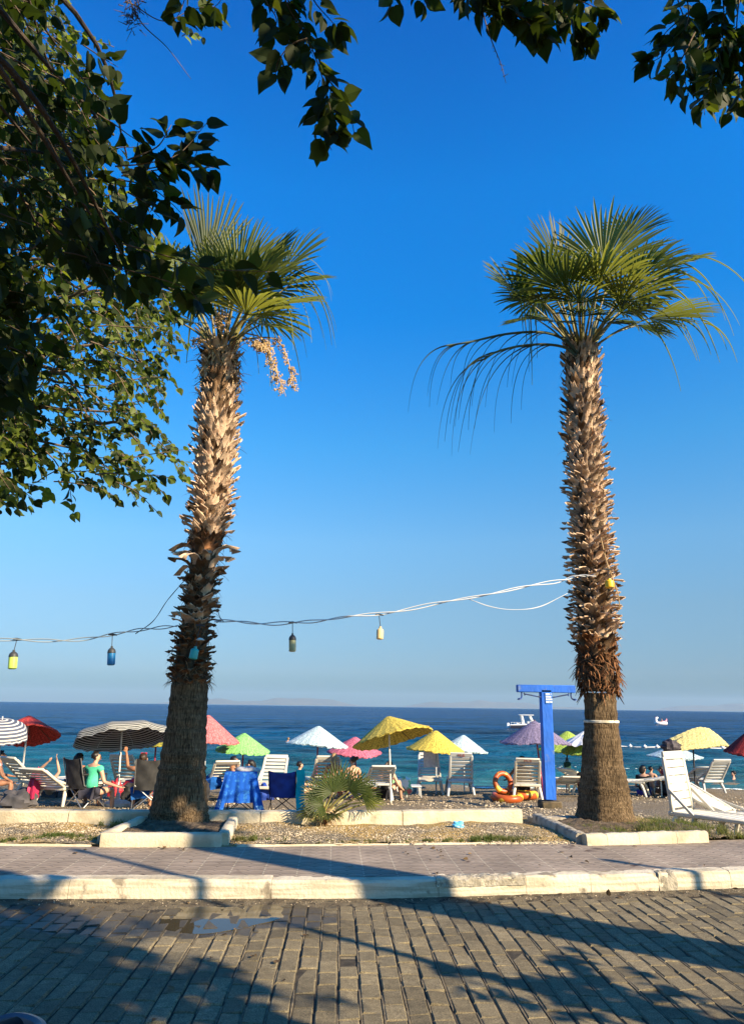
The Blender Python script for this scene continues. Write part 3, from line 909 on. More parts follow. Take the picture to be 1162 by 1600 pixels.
def boots_mesh(root, fx, fy, fr, bands, name='leaf_bases'):
    mb = MB()
    for (z0, z1, count, clo, chi, L, W, mi, offr) in bands:
        for i in range(count):
            z = z0+(z1-z0)*(i+random.uniform(-.3, .3))/count
            a = i*2.39996+random.uniform(-.12, .12)
            out = Vector((math.cos(a), math.sin(a), 0))
            c = Vector((fx(z), fy(z), z))+out*(fr(z)+offr)
            m_ = mi if not isinstance(mi, tuple) else (mi[0] if random.random() < mi[2] else mi[1])
            boot(mb, c, out, Vector((random.uniform(-.12, .12), random.uniform(-.12, .12), 1)).normalized(), L*random.uniform(.7, 1.3), W*random.uniform(.7, 1.25), random.uniform(clo, chi), random.uniform(0, 1.2), mi=m_)
    return mb.build(name, [m_boot, m_bootdk, m_fibre], root, recalc=False, sharp=45)

# ---- left palm
YL = 9.56
def L_(px, py): return at(px, py, YL)
pl = [(.10,)+tuple(L_(281, 1292))[:2]+(.36,)]
for py, cx, r in ((1282, 279, .365), (1240, 281, .315), (1190, 285, .282), (1130, 291, .25), (1075, 296, .232), (1040, 298, .195), (980, 305, .16), (880, 318, .165), (800, 329, .205), (700, 338, .225), (620, 341, .23), (552, 346, .2), (530, 347, .15)):
    q = L_(cx, py); pl.append((q.z, q.x, q.y, r))
LB = (pl[0][1], pl[0][2], .2)
palm_l = thing('palm_tree', 'left palm with a dark shaded lower trunk, tan fruit stalks and upright fronds', 'palm tree', LB, 'palm trees along the beach')
fx, fy, fr = palm(palm_l, pl, None, None)
zt = L_(345, 545).z
trunk_mesh(palm_l, fx, fy, fr, .12, L_(0, 1058).z, m_bark)
trunk_mesh(palm_l, fx, fy, fr, L_(0, 1058).z, zt, m_core, 'upper_trunk', rootfl=False)
zz = lambda py: L_(320, py).z
boots_mesh(palm_l, fx, fy, fr, [
    (zz(1075), zz(985), 100, .4, 1.3, .15, .16, (1, 2, .6), -.015),
    (zz(985), zz(905), 84, .4, 1.25, .18, .17, (1, 0, .7), -.01),
    (zz(900), zz(862), 18, 1.0, 1.6, .34, .17, (0, 1, .75), 0),
    (zz(868), zz(845), 30, .2, .7, .18, .16, 2, 0),
    (zz(850), zz(770), 104, .35, 1.0, .22, .16, (0, 1, .88), -.01),
    (zz(775), zz(660), 170, .2, .75, .25, .15, (0, 1, .85), -.01),
    (zz(665), zz(555), 170, .08, .55, .25, .13, (0, 1, .7), -.015)])
mb = MB()                                            # matted fibre between the leaf bases
for i in range(420):
    z = random.uniform(zz(1040), zz(560)); a = random.uniform(0, 6.28); o = Vector((math.cos(a), math.sin(a), 0)); tg = Vector((-o.y, o.x, 0))
    strands(mb, Vector((fx(z), fy(z), z))+o*(fr(z)+.02), o*random.uniform(.1, .7)+tg*random.uniform(-1, 1)+Vector((0, 0, random.uniform(-.8, .8))), random.uniform(.08, .25), .018, 1.5, 5, wob=.9)
mb.build('trunk_fibre', m_fibre, palm_l, recalc=False)['kind'] = 'stuff'
mb = MB()                                            # shaggy fibre below the lowest leaf bases and the straw at the crown
for i in range(130):
    z = random.uniform(zz(1070), zz(1040)); a = random.uniform(0, 6.28); o = Vector((math.cos(a), math.sin(a), 0))
    strands(mb, Vector((fx(z), fy(z), z))+o*(fr(z)+.015), o*.8+Vector((random.uniform(-.5, .5), random.uniform(-.5, .5), random.uniform(-.3, .6))), random.uniform(.07, .16), .022, 1.4, 4, wob=.8)
mb.build('fibre_collar', m_fibre, palm_l, recalc=False)
mb = MB()
for i in range(190):
    z = random.uniform(zz(600), zz(535)); a = random.uniform(0, 6.28); o = Vector((math.cos(a), math.sin(a), 0))
    strands(mb, Vector((fx(z), fy(z), z))+o*(fr(z)+.03), o*.35+Vector((random.uniform(-.4, .4), random.uniform(-.4, .4), random.uniform(-.8, .8))), random.uniform(.12, .3), .03, 1.2, 5, wob=.7)
mb.build('straw_fibre', m_straw, palm_l, recalc=False)
TL = L_(347, 540)
def fr_l(hx, hy, dy, axis, nrm, R, **k):
    hub = at(hx, hy, YL+dy)
    o = (hub-TL); o.z = 0
    base = TL + (o.normalized()*.10 if o.length > 1e-3 else Vector()) + Vector((0, 0, -.05))
    return fan_frond(palm_l, base, hub, axis, nrm, R, **k)
WL = (.30, .0, .0)
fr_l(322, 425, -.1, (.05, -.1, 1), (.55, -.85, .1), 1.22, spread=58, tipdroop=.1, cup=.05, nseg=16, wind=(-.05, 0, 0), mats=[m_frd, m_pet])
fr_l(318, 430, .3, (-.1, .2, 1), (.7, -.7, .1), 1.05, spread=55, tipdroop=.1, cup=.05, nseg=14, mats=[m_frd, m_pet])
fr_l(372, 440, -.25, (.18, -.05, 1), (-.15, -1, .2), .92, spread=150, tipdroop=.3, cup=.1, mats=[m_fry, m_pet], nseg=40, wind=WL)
fr_l(362, 445, .35, (.05, .3, 1), (-.3, -1, .3), 1.0, spread=140, tipdroop=.35, cup=.05, wind=WL)
fr_l(400, 438, -.6, (.75, -.5, .45), (-.5, -.45, .75), .62, spread=210, tipdroop=.7, wind=WL)
fr_l(405, 430, .5, (.6, .5, .9), (-.5, -.2, .8), .9, spread=200, tipdroop=.7, wind=WL)
fr_l(440, 425, -.1, (.75, -.05, .7), (-.55, -.75, .45), .82, spread=200, tipdroop=.55, mats=[m_fry, m_pet], wind=WL)
fr_l(452, 445, .2, (1, .15, .25), (-.2, -.55, .8), .68, spread=220, tipdroop=.8, wind=WL)
fr_l(430, 478, -.35, (.85, -.4, -.15), (.05, -.55, .8), .72, spread=230, tipdroop=.9, wind=WL)
fr_l(410, 490, .35, (.8, .6, -.3), (.2, -.1, .9), .75, spread=220, tipdroop=.9, wind=WL)
fr_l(385, 492, -.7, (.35, -.9, -.1), (.1, -.2, .95), .7, spread=230, tipdroop=.9, mats=[m_fry, m_pet])
fr_l(290, 440, -.25, (-.7, -.3, .55), (.45, -.6, .6), .8, spread=220, tipdroop=.5)
fr_l(262, 420, .2, (-.75, .1, .65), (.4, -.75, .4), .8, spread=200, tipdroop=.5)
fr_l(300, 470, .6, (-.5, .8, .1), (.1, .1, .9), .8, spread=210, tipdroop=.8)
fr_l(335, 470, .8, (0, 1, .3), (0, -.3, .9), .85, spread=200, tipdroop=.8)
fr_l(340, 462, -.7, (-.15, -.8, .45), (0, .4, .9), .7, spread=220, tipdroop=.7)
fr_l(365, 470, -.75, (.15, -.9, .35), (0, .4, .9), .75, spread=220, tipdroop=.7)
fr_l(395, 455, -.75, (.45, -.8, .4), (-.2, -.3, .9), .7, spread=220, tipdroop=.7, wind=WL)
fr_l(420, 455, .7, (.8, .8, .35), (-.3, 0, .9), .85, spread=210, tipdroop=.6, wind=WL)
fr_l(405, 508, -.3, (.75, -.4, -.4), (.2, -.5, .85), .55, spread=200, tipdroop=.9, wind=WL)
fr_l(305, 505, -.3, (-.7, -.4, -.3), (.2, -.5, .85), .5, spread=200, tipdroop=.9, mats=[m_frd, m_pet])
fr_l(275, 500, -.15, (-.9, -.2, -.25), (-.2, -.5, .85), .65, spread=200, tipdroop=.9)
# long hanging threads from the fan tips
for (x0, y0, x1, y1, L) in ((452, 400, 520, 480, 1.1), (455, 420, 500, 470, 1.2), (440, 440, 472, 500, 1.15), (440, 430, 490, 520, 1.05), (480, 425, 540, 470, .55),
                            (470, 450, 518, 500, .8), (445, 455, 460, 530, 1.1), (430, 470, 470, 560, .9), (378, 500, 382, 570, 1.0), (410, 480, 415, 560, 1.1), (425, 460, 440, 560, 1.2), (465, 430, 505, 500, 1.1), (448, 430, 480, 520, 1.3), (395, 505, 402, 590, .9), (300, 490, 292, 560, .7), (376, 500, 396, 560, .8), (255, 480, 228, 560, .5), (420, 470, 450, 560, 1.2)):
    a = at(x0, y0, YL-.2+random.uniform(-.2, .2)); b_ = at(x1, y1, YL-.1+random.uniform(-.3, .3))
    mb = MB()
    strands(mb, a, (b_-a)+Vector((0, 0, (b_-a).length*.9)), L*1.15, .036, 2.6, 12, wob=.12)
    mb.build('hanging_thread', m_fry, palm_l, recalc=False)
mb = MB()
for i in range(16):
    a = random.uniform(0, 6.28)
    o = Vector((math.cos(a), math.sin(a), 0))
    mb.tube(smooth_path([TL+o*.12-Vector((0, 0, .15)), TL+o*.24+Vector((0, 0, .12)), TL+o*random.uniform(.34, .5)+Vector((0, 0, random.uniform(.3, .5)))], 4), np.linspace(.022, .012, 9), 6)
mb.build('petiole', m_pet, palm_l)
def fruit(pts, spread, n, name='fruit_stalk'):
    mb = MB()
    P = smooth_path(pts, 8)
    mb.tube(P, np.linspace(.012, .004, len(P)), 6)
    for k in range(n):
        t = random.uniform(.35, 1)
        c = P[int(t*(len(P)-1))]
        d = Vector((random.gauss(0, 1), random.gauss(0, 1), random.gauss(-.3, .8))).normalized()
        L = random.uniform(.3, 1)*spread
        e = c+d*L+Vector((0, 0, -.25*L))
        mb.tube([c, (c+e)/2+Vector((0, 0, .02)), e], [.003, .0025, .002], 4, cap=False)
        for q in range(9):
            u = random.uniform(.3, 1.05)
            g = c+(e-c)*u+Vector((random.gauss(0, 1), random.gauss(0, 1), random.gauss(0, 1)))*.016
            r = random.uniform(.006, .012)
            mb.ball(g, (r, r, r*1.5), 5, 3)
    return mb.build(name, m_straw, palm_l, recalc=False)
YF = YL-.45
fruit([at(382, 520, YL-.15), at(410, 530, YF), at(425, 565, YF), at(447, 620, YF)], .17, 64)
fruit([at(380, 525, YL-.15), at(398, 535, YF-.1), at(412, 545, YF-.1)], .13, 34)
fruit([at(378, 530, YL-.1), at(430, 530, YF+.1), at(452, 570, YF+.1), at(460, 610, YF+.1)], .12, 30)
fruit([at(330, 545, YL-.2), at(312, 530, YF), at(300, 538, YF)], .07, 16)
fruit([at(350, 540, YL-.2), at(345, 500, YF), at(352, 490, YF)], .2, 40)

# ---- right palm
YR = 10.05
def Rr(px, py): return at(px, py, YR)
pr = [(.0,)+tuple(Rr(947, 1292))[:2]+(.375,)]
for py, cx, r in ((1280, 946, .365), (1240, 944, .33), (1190, 941, .275), (1128, 939, .222), (1090, 937, .215), (1040, 932, .23), (990, 930, .23), (930, 927, .23), (860, 924, .22), (780, 919, .22), (700, 912, .22), (620, 909, .225), (560, 908, .22), (540, 908, .16)):
    q = Rr(cx, py); pr.append((q.z, q.x, q.y, r))
RB = (pr[0][1], pr[0][2], .15)
palm_r = thing('palm_tree', 'right palm with a white painted ring, shaggy brown collar and a green fan crown', 'palm tree', RB, 'palm trees along the beach')
fx2, fy2, fr2 = palm(palm_r, pr, None, None)
zr = lambda py: Rr(920, py).z
tk = trunk_mesh(palm_r, fx2, fy2, fr2, .04, zr(1080), m_bark)
trunk_mesh(palm_r, fx2, fy2, fr2, zr(1080), zr(545), m_core, 'upper_trunk', rootfl=False)
mb = MB()
z = zr(1127)
mb.lathe([(fr2(z+.018)+.008, .018), (fr2(z)+.014, .013), (fr2(z)+.015, -.013), (fr2(z-.018)+.009, -.018)], 40, (fx2(z), fy2(z), z), cap=False,
         fn=lambda r, zz_, a: r+.004*math.sin(7*a))
mb.build('painted_ring', M('ring_paint', (.72, .68, .55), (.5, .45, .33), 20, rough=.9), palm_r)
boots_mesh(palm_r, fx2, fy2, fr2, [
    (zr(1035), zr(1005), 34, .3, .9, .2, .15, (2, 1, .6), 0),
    (zr(1010), zr(930), 118, .5, 1.35, .19, .14, (0, 1, .75), -.015),
    (zr(935), zr(850), 136, .6, 1.4, .19, .13, (0, 1, .85), -.015),
    (zr(855), zr(740), 180, .35, 1.1, .2, .135, (0, 1, .88), -.015),
    (zr(745), zr(640), 165, .2, .85, .23, .14, (0, 1, .85), -.015),
    (zr(645), zr(552), 150, .06, .5, .25, .13, (0, 1, .7), -.015)])
mb = MB()
for i in range(520):
    t = random.random()
    z = zr(1082)+(zr(1015)-zr(1082))*t
    a = random.uniform(0, 6.28); o = Vector((math.cos(a), math.sin(a), 0)); tg = Vector((-o.y, o.x, 0))
    bul = .055*math.sin(math.pi*min(1, t*1.05))
    strands(mb, Vector((fx2(z), fy2(z), z))+o*(fr2(z)*.98+bul), o*random.uniform(.0, .5)+tg*random.uniform(-1.6, 1.6)+Vector((0, 0, random.uniform(-1, .5))), random.uniform(.08, .22), random.uniform(.02, .045), 1.5, 6, wob=1.0)
mb.build('fibre_collar', m_fibre, palm_r, recalc=False)
mb = MB()
for i in range(420):
    z = random.uniform(zr(1010), zr(560)); a = random.uniform(0, 6.28); o = Vector((math.cos(a), math.sin(a), 0)); tg = Vector((-o.y, o.x, 0))
    strands(mb, Vector((fx2(z), fy2(z), z))+o*(fr2(z)+.02), o*random.uniform(.1, .7)+tg*random.uniform(-1, 1)+Vector((0, 0, random.uniform(-.8, .8))), random.uniform(.08, .25), .018, 1.5, 5, wob=.9)
mb.build('trunk_fibre', m_fibre, palm_r, recalc=False)['kind'] = 'stuff'
TR = Rr(908, 545)
def fr_r(hx, hy, dy, axis, nrm, R, **k):
    hx, hy, dy = 908+(hx-908)*1.14, 545+(hy-545)*1.06, dy*1.15
    hub = at(hx, hy, YR+dy)
    o = (hub-TR); o.z = 0
    base = TR + (o.normalized()*.12 if o.length > 1e-3 else Vector()) + Vector((0, 0, -.03))
    return fan_frond(palm_r, base, hub, axis, nrm, R, **k)
WR = (.22, 0, 0)
fr_r(818, 462, -.25, (-.9, -.25, .35), (.3, -.75, .5), .66, spread=230, tipdroop=.25, cup=.22)
fr_r(878, 425, -.3, (-.5, -.2, .95), (.45, -.85, .3), .86, spread=200, tipdroop=.3, cup=.15, wind=(.1, 0, 0))
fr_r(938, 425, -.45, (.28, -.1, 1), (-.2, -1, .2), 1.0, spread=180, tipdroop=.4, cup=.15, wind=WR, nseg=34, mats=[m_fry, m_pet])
fr_r(985, 432, -.1, (.8, -.1, .6), (-.4, -.75, .5), .78, spread=220, tipdroop=.6, wind=WR)
fr_r(1030, 425, .1, (.9, 0, .3), (-.3, -.5, .8), .66, spread=210, tipdroop=1.0, wind=WR)
fr_r(1000, 500, -.2, (1, -.25, .06), (.0, -.25, 1), 1.0, spread=150, tipdroop=.3, cup=.05)
fr_r(930, 452, -.9, (.25, -.9, .1), (.05, .3, .95), .75, spread=230, tipdroop=.8, mats=[m_fry, m_pet])
fr_r(888, 462, -.8, (-.35, -.85, .1), (-.05, .3, .95), .75, spread=230, tipdroop=.7)
fr_r(900, 440, .4, (-.3, .4, .9), (.1, -.9, .4), .78, spread=170, tipdroop=.5)
fr_r(870, 440, .4, (-.75, .4, .6), (.5, -.3, .75), .8, spread=210, tipdroop=.5)
fr_r(955, 435, .6, (.4, .8, .6), (-.1, -.4, .85), .9, spread=200, tipdroop=.6, wind=WR)
fr_r(990, 465, .5, (.8, .6, .1), (-.1, .0, .95), .8, spread=220, tipdroop=.9, wind=WR)
fr_r(960, 478, -.7, (.7, -.8, .0), (.1, .0, .98), .78, spread=210, tipdroop=.7)
fr_r(915, 470, .9, (0, 1, .1), (0, 0, 1), .85, spread=210, tipdroop=.8)
fr_r(850, 470, .6, (-.7, .7, .05), (.1, .1, .95), .75, spread=210, tipdroop=.8)
fr_r(862, 450, -.6, (-.75, -.6, .3), (.2, .1, .95), .72, spread=220, tipdroop=.6)
fr_r(985, 450, -.65, (.8, -.6, .25), (-.2, .1, .95), .76, spread=220, tipdroop=.8, wind=WR)
fr_r(858, 478, -.45, (-.85, -.4, -.1), (.15, -.35, .9), .62, spread=220, tipdroop=.8)
fr_r(962, 492, -.45, (.7, -.6, -.15), (.1, -.35, .9), .62, spread=220, tipdroop=.9, wind=WR)
fr_r(905, 478, -.75, (-.05, -.95, -.1), (0, -.2, .95), .55, spread=220, tipdroop=.7)
fr_r(872, 505, -.35, (-.75, -.45, -.35), (.2, -.5, .85), .50, spread=210, tipdroop=.9)
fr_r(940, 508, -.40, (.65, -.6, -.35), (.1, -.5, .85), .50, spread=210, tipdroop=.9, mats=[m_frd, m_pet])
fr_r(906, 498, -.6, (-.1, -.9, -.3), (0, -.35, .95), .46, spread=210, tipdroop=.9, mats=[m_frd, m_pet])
fr_r(845, 500, .2, (-.9, .2, -.2), (.2, -.5, .85), .55, spread=200, tipdroop=1.0)
fr_r(985, 510, .3, (.9, .3, -.25), (-.1, -.5, .85), .60, spread=200, tipdroop=1.0, wind=WR)
fr_r(968, 385, .2, (.5, .1, 1), (-.6, -.7, .1), .75, spread=130, tipdroop=.45, cup=.08, wind=WR)
mb = MB()
for i in range(20):
    a = random.uniform(0, 6.28)
    o = Vector((math.cos(a), math.sin(a), 0))
    mb.tube(smooth_path([TR+o*.14-Vector((0, 0, .12)), TR+o*.22+Vector((0, 0, .2)), TR+o*random.uniform(.34, .5)+Vector((0, 0, random.uniform(.45, .7)))], 4), np.linspace(.022, .012, 9), 6)
mb.build('petiole', m_pet, palm_r)
# two wilted fronds on the left: bare arching ribs with threads hanging from them
for pts, hang in (
        ([(902, 552), (880, 530), (845, 519), (790, 522), (735, 534), (697, 540)], [(700, 640, 1.0), (713, 610, .95), (740, 625, .95), (765, 670, 1.45), (790, 655, 1.1), (735, 600, .8)]),
        ([(900, 556), (882, 543), (850, 538), (810, 541), (775, 550), (756, 562)], [(757, 650, 1.3), (780, 690, 1.35), (803, 700, 1.5), (806, 690, 1.6), (832, 700, 1.6), (768, 640, 1.2)])):
    mb = MB()
    P = smooth_path([at(x, y, YR-.25+.1*math.sin(i)) for i, (x, y) in enumerate(pts)], 6)
    mb.tube(P, np.linspace(.028, .013, len(P)), 6)
    hang = [(x_, y_, l_*q_) for (x_, y_, l_) in hang for q_ in (1.25, 1.0)]
    for k, (hx, hy, L) in enumerate(hang):
        t = .30+.68*(len(hang)-k)/len(hang)+random.uniform(-.03, .03)
        c = P[min(len(P)-1, int(t*(len(P)-1)))]
        strands(mb, c, (-.95, random.uniform(-.2, .2), -.1), L*1.1, .05, 3.2, 14, wob=.25)
    mb.build('wilted_frond', [M('frond_dull', (.08, .10, .03), (.05, .06, .03), 6, rough=.6)], palm_r, recalc=False)
for (x0, y0, dx, dz, L) in ((808, 395, .05, -.8, 1.45), (812, 400, .1, -1, 1.6), (815, 405, .12, -1, 1.9), (820, 410, .16, -1, 2.1), (822, 400, .2, -1, 1.2), (828, 440, .25, -1, 1.3),
                            (1065, 402, 1, .4, 2.05), (1060, 410, 1, .1, 1.35), (1055, 420, .8, -.1, 1.1), (1050, 425, .9, .2, 1.6), (1000, 480, .3, .1, 1.35), (1010, 470, .5, 0, 1.3),
                            (1015, 460, .6, 0, 1.45), (1030, 455, .6, .2, 1.55), (1040, 480, .7, .2, .95), (1060, 500, .8, .2, .85), (1095, 500, .8, .1, .7), (1100, 505, 1, .1, .9), (990, 490, .2, 0, 1.6), (935, 500, .3, .5, .75), (1045, 440, .5, .3, 1.5), (1030, 440, .35, .1, 1.8)):
    mb = MB()
    strands(mb, at(x0, y0, YR-.2+random.uniform(-.2, .2)), (dx, random.uniform(-.15, .15), dz), L, .042, 2.6, 13, wob=.15)
    mb.build('hanging_thread', m_fry, palm_r, recalc=False)
# ================================================================ LEAFY TREES, LAMPS (some of them stand beside the picture and throw its shade)
_mid = [(0, 0, 0), (0, .16, -.005), (0, .38, -.02), (0, .62, -.04), (0, .84, -.08), (0, 1.08, -.16)]
_out = [(.10, -.05, .03), (.34, .05, .07), (.46, .30, .09), (.39, .56, .06), (.19, .82, -.02)]
LT = np.array(_mid+_out+[(-x, y, z) for x, y, z in _out])
LTF = [(0, 6, 7, 1), (1, 7, 8, 2), (2, 8, 9, 3), (3, 9, 10, 4), (4, 10, 5), (0, 1, 12, 11), (1, 2, 13, 12), (2, 3, 14, 13), (3, 4, 15, 14), (4, 5, 15)]
class Leaves:
    def __init__(s): s.p, s.d, s.n, s.z = [], [], [], []
    hide = False; ymax = 9e9
    def put(s, p, d, n, z):
        if s.hide and visible(Vector(p), 150): return
        if s.ymax < 9e8 and visible(Vector(p)) and proj(Vector(p))[1] > s.ymax: return
        if (Vector(p)-CAM).length < 2.0: return
        s.p.append(p); s.d.append(d); s.n.append(n); s.z.append(z)
    def build(s, name, mats, parent, fr2=.5):
        P, D, N, Z = map(np.array, (s.p, s.d, s.n, s.z))
        D = D/np.linalg.norm(D, axis=1, keepdims=True)
        N = N-D*np.sum(N*D, 1, keepdims=True)
        N = N/np.maximum(1e-6, np.linalg.norm(N, axis=1, keepdims=True))
        B = np.cross(D, N)
        wx = rng.uniform(.8, 1.1, len(P))
        V = P[:, None]+Z[:, None, None]*(LT[None, :, 0, None]*B[:, None]*wx[:, None, None]+LT[None, :, 1, None]*D[:, None]+LT[None, :, 2, None]*N[:, None]*rng.uniform(.2, 2.2, len(P))[:, None, None])
        k = len(P)
        V = V.reshape(-1, 3)-np.array(parent['_org'])
        me = bpy.data.meshes.new(name)
        fs = [tuple(i*16+q for q in f) for i in range(k) for f in LTF]
        me.from_pydata(V.tolist(), [], fs)
        for m in mats: me.materials.append(m)
        if len(mats) > 1:
            ch = rng.random(k) < fr2
            me.polygons.foreach_set('material_index', np.repeat(ch.astype(int), 10))
        o = bpy.data.objects.new(name, me); col.objects.link(o); o.parent = parent
        return o
def rnd3(s=1.0): return Vector((random.gauss(0, s), random.gauss(0, s), random.gauss(0, s)))
def spray(lv, tw, p, u, L, k, size, grav=.5, r=.006, flat_=.5, face=None):
    """a twig from p along u carrying k alternate leaves"""
    u = Vector(u).normalized()
    pts = [Vector(p)]
    d = u.copy()
    N = 6
    for i in range(N):
        d = (d+Vector((0, 0, -grav/N))+rnd3(.09)).normalized()
        pts.append(pts[-1]+d*L/N)
    if tw is not None: tw.tube(pts, np.linspace(r, r*.35, N+1), 5, cap=False)
    for i in range(k):
        t = (i+.6)/k
        j = min(N-1, int(t*N))
        c = pts[j].lerp(pts[j+1], t*N-j)
        dd = (pts[j+1]-pts[j]).normalized()
        sd_ = dd.cross(Vector((0, 0, 1)))
        sd_ = sd_.normalized() if sd_.length > .1 else Vector((1, 0, 0))
        sgn = 1 if i % 2 else -1
        ld = dd*random.uniform(.2, .8)+sd_*sgn*random.uniform(.4, 1)+Vector((0, 0, random.uniform(-.9, .15)))+rnd3(.2)
        ln = (face if face else Vector((0, 0, flat_)))+rnd3(.45)+dd*.2
        c2 = c+ld.normalized()*size*.25
        lv.put(c2, ld, ln, size*random.uniform(.65, 1.2))
    lv.put(pts[-1], d+Vector((0, 0, -.3)), Vector((0, 0, flat_))+rnd3(.4), size*random.uniform(.8, 1.1))
m_leaf = M('leaf_green', (.024, .038, .007), (.014, .024, .005), 3, .35, .65, rough=.6, rand=.5, transl=(.05, .08, .007), spec=.22)  # base colour darkened to carry the shade of the near crowns
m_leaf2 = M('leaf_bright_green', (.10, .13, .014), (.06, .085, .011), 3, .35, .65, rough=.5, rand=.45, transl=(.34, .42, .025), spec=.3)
m_leafn = M('leaf_mid_green', (.045, .068, .010), (.028, .044, .008), 3, .35, .65, rough=.55, rand=.5, transl=(.14, .18, .012), spec=.25)  # duller green for the near crowns, their shade put into the colour
m_tw = M('twig_bark', (.16, .115, .075), (.085, .06, .04), 12, rough=.9, bump=.4)
m_limb = M('limb_bark', (.20, .15, .10), (.10, .075, .05), 8, rough=.95, bump=.8, bscale=30, bstretch=(1, 1, .4))
m_limbd = M('limb_bark_dark', (.085, .062, .042), (.045, .034, .024), 8, rough=.95, bump=.8, bscale=30)
def limb(mb, a, b_, ra, rb, sag=.15, k=5):
    a, b_ = Vector(a), Vector(b_)
    L = (b_-a).length
    P = smooth_path([a, a.lerp(b_, .35)+rnd3(.04*L)+Vector((0, 0, sag*L)), a.lerp(b_, .7)+rnd3(.04*L)+Vector((0, 0, sag*L*.7)), b_], k)
    mb.tube(P, np.linspace(ra, rb, len(P)), 8)
    return P
def visible(p, pad=25):
    if (p-CAM).dot(fw) < .2: return False
    x, y, w = proj(p)
    return -pad < x < PW+pad and -pad < y < PH+pad
# ---- tree beyond the left edge: its sunlit far boughs fill the upper left of the picture
FARPOLY = [(-60, -60), (95, -60), (150, 130), (165, 250), (230, 330), (262, 395), (285, 470), (283, 530), (262, 560), (282, 590), (255, 625), (240, 650), (268, 680),
           (292, 705), (292, 745), (255, 752), (214, 742), (203, 782), (186, 790), (140, 757), (105, 705), (62, 688), (46, 700), (50, 742), (36, 778), (12, 768), (-60, 760)]
tA = thing('mulberry_tree', 'leafy mulberry tree reaching in from the left edge, its outer boughs sunlit', 'tree', (-6.2, 6.3, .15), 'leafy shade trees')
mb = MB()
trA = smooth_path([(-6.2, 6.3, .1), (-6.15, 6.35, 1.2), (-5.9, 6.4, 2.4), (-5.6, 6.5, 3.4)], 5)
mb.tube(trA, np.linspace(.26, .17, len(trA)), 12)
mb.build('trunk', m_limb, tA)
lv, tw, bg_ = Leaves(), MB(), MB()
targets = []
n_ok = 0
while n_ok < 680:
    px, py = random.uniform(-60, 300), random.uniform(-60, 800)
    if not inpoly(px, py, FARPOLY): continue
    Y = random.uniform(5.4, 7.6) if random.random() < .75 else random.uniform(4.6, 5.6)
    p = at(px, py, Y)
    back = Vector((random.uniform(.15, .5), random.uniform(-.25, .25), random.uniform(-.25, .1)))
    edge = min(1, max(0, px/290))
    L = random.uniform(.3, .6)
    u = Vector((random.uniform(.2, 1), random.uniform(-.7, .5), random.uniform(-.7, .35)))
    st = p-u.normalized()*L*.7
    n_ok += 1
    spray(lv, tw, st, u, L, random.randint(10, 14), random.uniform(.058, .085), grav=.5, face=Vector((.45, -.45, .55)))
    if n_ok % 20 == 0: targets.append(st)
LOWP = [(-60, 560), (55, 600), (60, 690), (46, 735), (32, 772), (-60, 765)]
k = 0
while k < 60:
    px, py = random.uniform(-60, 60), random.uniform(560, 775)
    if not inpoly(px, py, LOWP): continue
    k += 1
    u = Vector((random.uniform(.1, .7), random.uniform(-.5, .4), random.uniform(-.7, .1)))
    spray(lv, tw, at(px-15, py-15, random.uniform(5.2, 6.6)), u, .32, 9, .085, face=Vector((.45, -.45, .55)))
for (x, y, Y) in ((-120, 300, 6.5), (-150, 500, 6.5), (-170, 100, 6.3), (-200, 650, 6), (-150, -150, 6), (60, -150, 6)):          # the crown goes on outside the picture
    c = at(x, y, Y)
    for k in range(42):
        q = c+Vector((random.gauss(0, .5), random.gauss(0, .8), random.gauss(0, .5)))
        spray(lv, tw, q, (random.uniform(-1, 1), random.uniform(-1, 1), random.uniform(-.6, .4)), .5, 9, .1)
for t in targets:
    o = trA[-1]+rnd3(.1)
    P = limb(bg_, o, t, .045, .008, .06, 6)
    for q in range(2):
        c = P[len(P)//2+q*4]
        e_ = c+Vector((random.uniform(.3, .9), random.uniform(-.5, .5), random.uniform(-.5, .3)))
        if inpoly(*proj(e_)[:2], FARPOLY): limb(bg_, c, e_, .014, .005, .03, 4)
for (x0, y0, x1, y1) in ((60, 540, 190, 420), (95, 560, 170, 450), (40, 460, 150, 380), (90, 570, 140, 640), (120, 470, 180, 455), (165, 650, 215, 690), (20, 430, 110, 520), (60, 400, 175, 470)):
    limb(bg_, at(x0-30, y0, 5.9), at(x1, y1, 5.5), .02, .007, .05, 5)
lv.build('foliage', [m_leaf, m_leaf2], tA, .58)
tw.build('twigs', m_tw, tA, recalc=False, sharp=None)['kind'] = 'stuff'
bg_.build('limbs', m_limb, tA)

# ---- tree at the viewer's left shoulder: big leaves in its own shade, which also darkens their colour, hanging into the top of the picture
def dark_tree(name, label, base, crown_c, trunk_pts, r0, r1):
    t = thing(name, label, 'tree', base, 'leafy shade trees')
    mb = MB()
    P = smooth_path(trunk_pts, 5)
    mb.tube(P, np.linspace(r0, r1, len(P)), 12)
    mb.build('trunk', m_limb, t)
    return t, P
tN, PN = dark_tree('mulberry_tree', 'near mulberry tree with large dark leaves hanging into the top left corner', (-2.6, -.6, 0), None, [(-2.6, -.6, -.05), (-2.55, -.5, 1.2), (-2.3, -.3, 2.4), (-2.0, 0, 3.3)], .2, .14)
lv, tw, bg_ = Leaves(), MB(), MB()
NEAR = [[(-60, -60), (80, -60), (75, 20), (60, 60), (110, 80), (170, 100), (160, 160), (195, 195), (215, 215), (200, 300), (205, 345), (160, 370), (110, 320), (60, 340), (-60, 400)],
        [(120, 330), (215, 330), (250, 370), (290, 430), (300, 470), (285, 475), (240, 440), (180, 420), (110, 420)],
        [(-60, 360), (60, 350), (80, 480), (50, 640), (-60, 660)]]
anchors = []; lv.ymax = 740
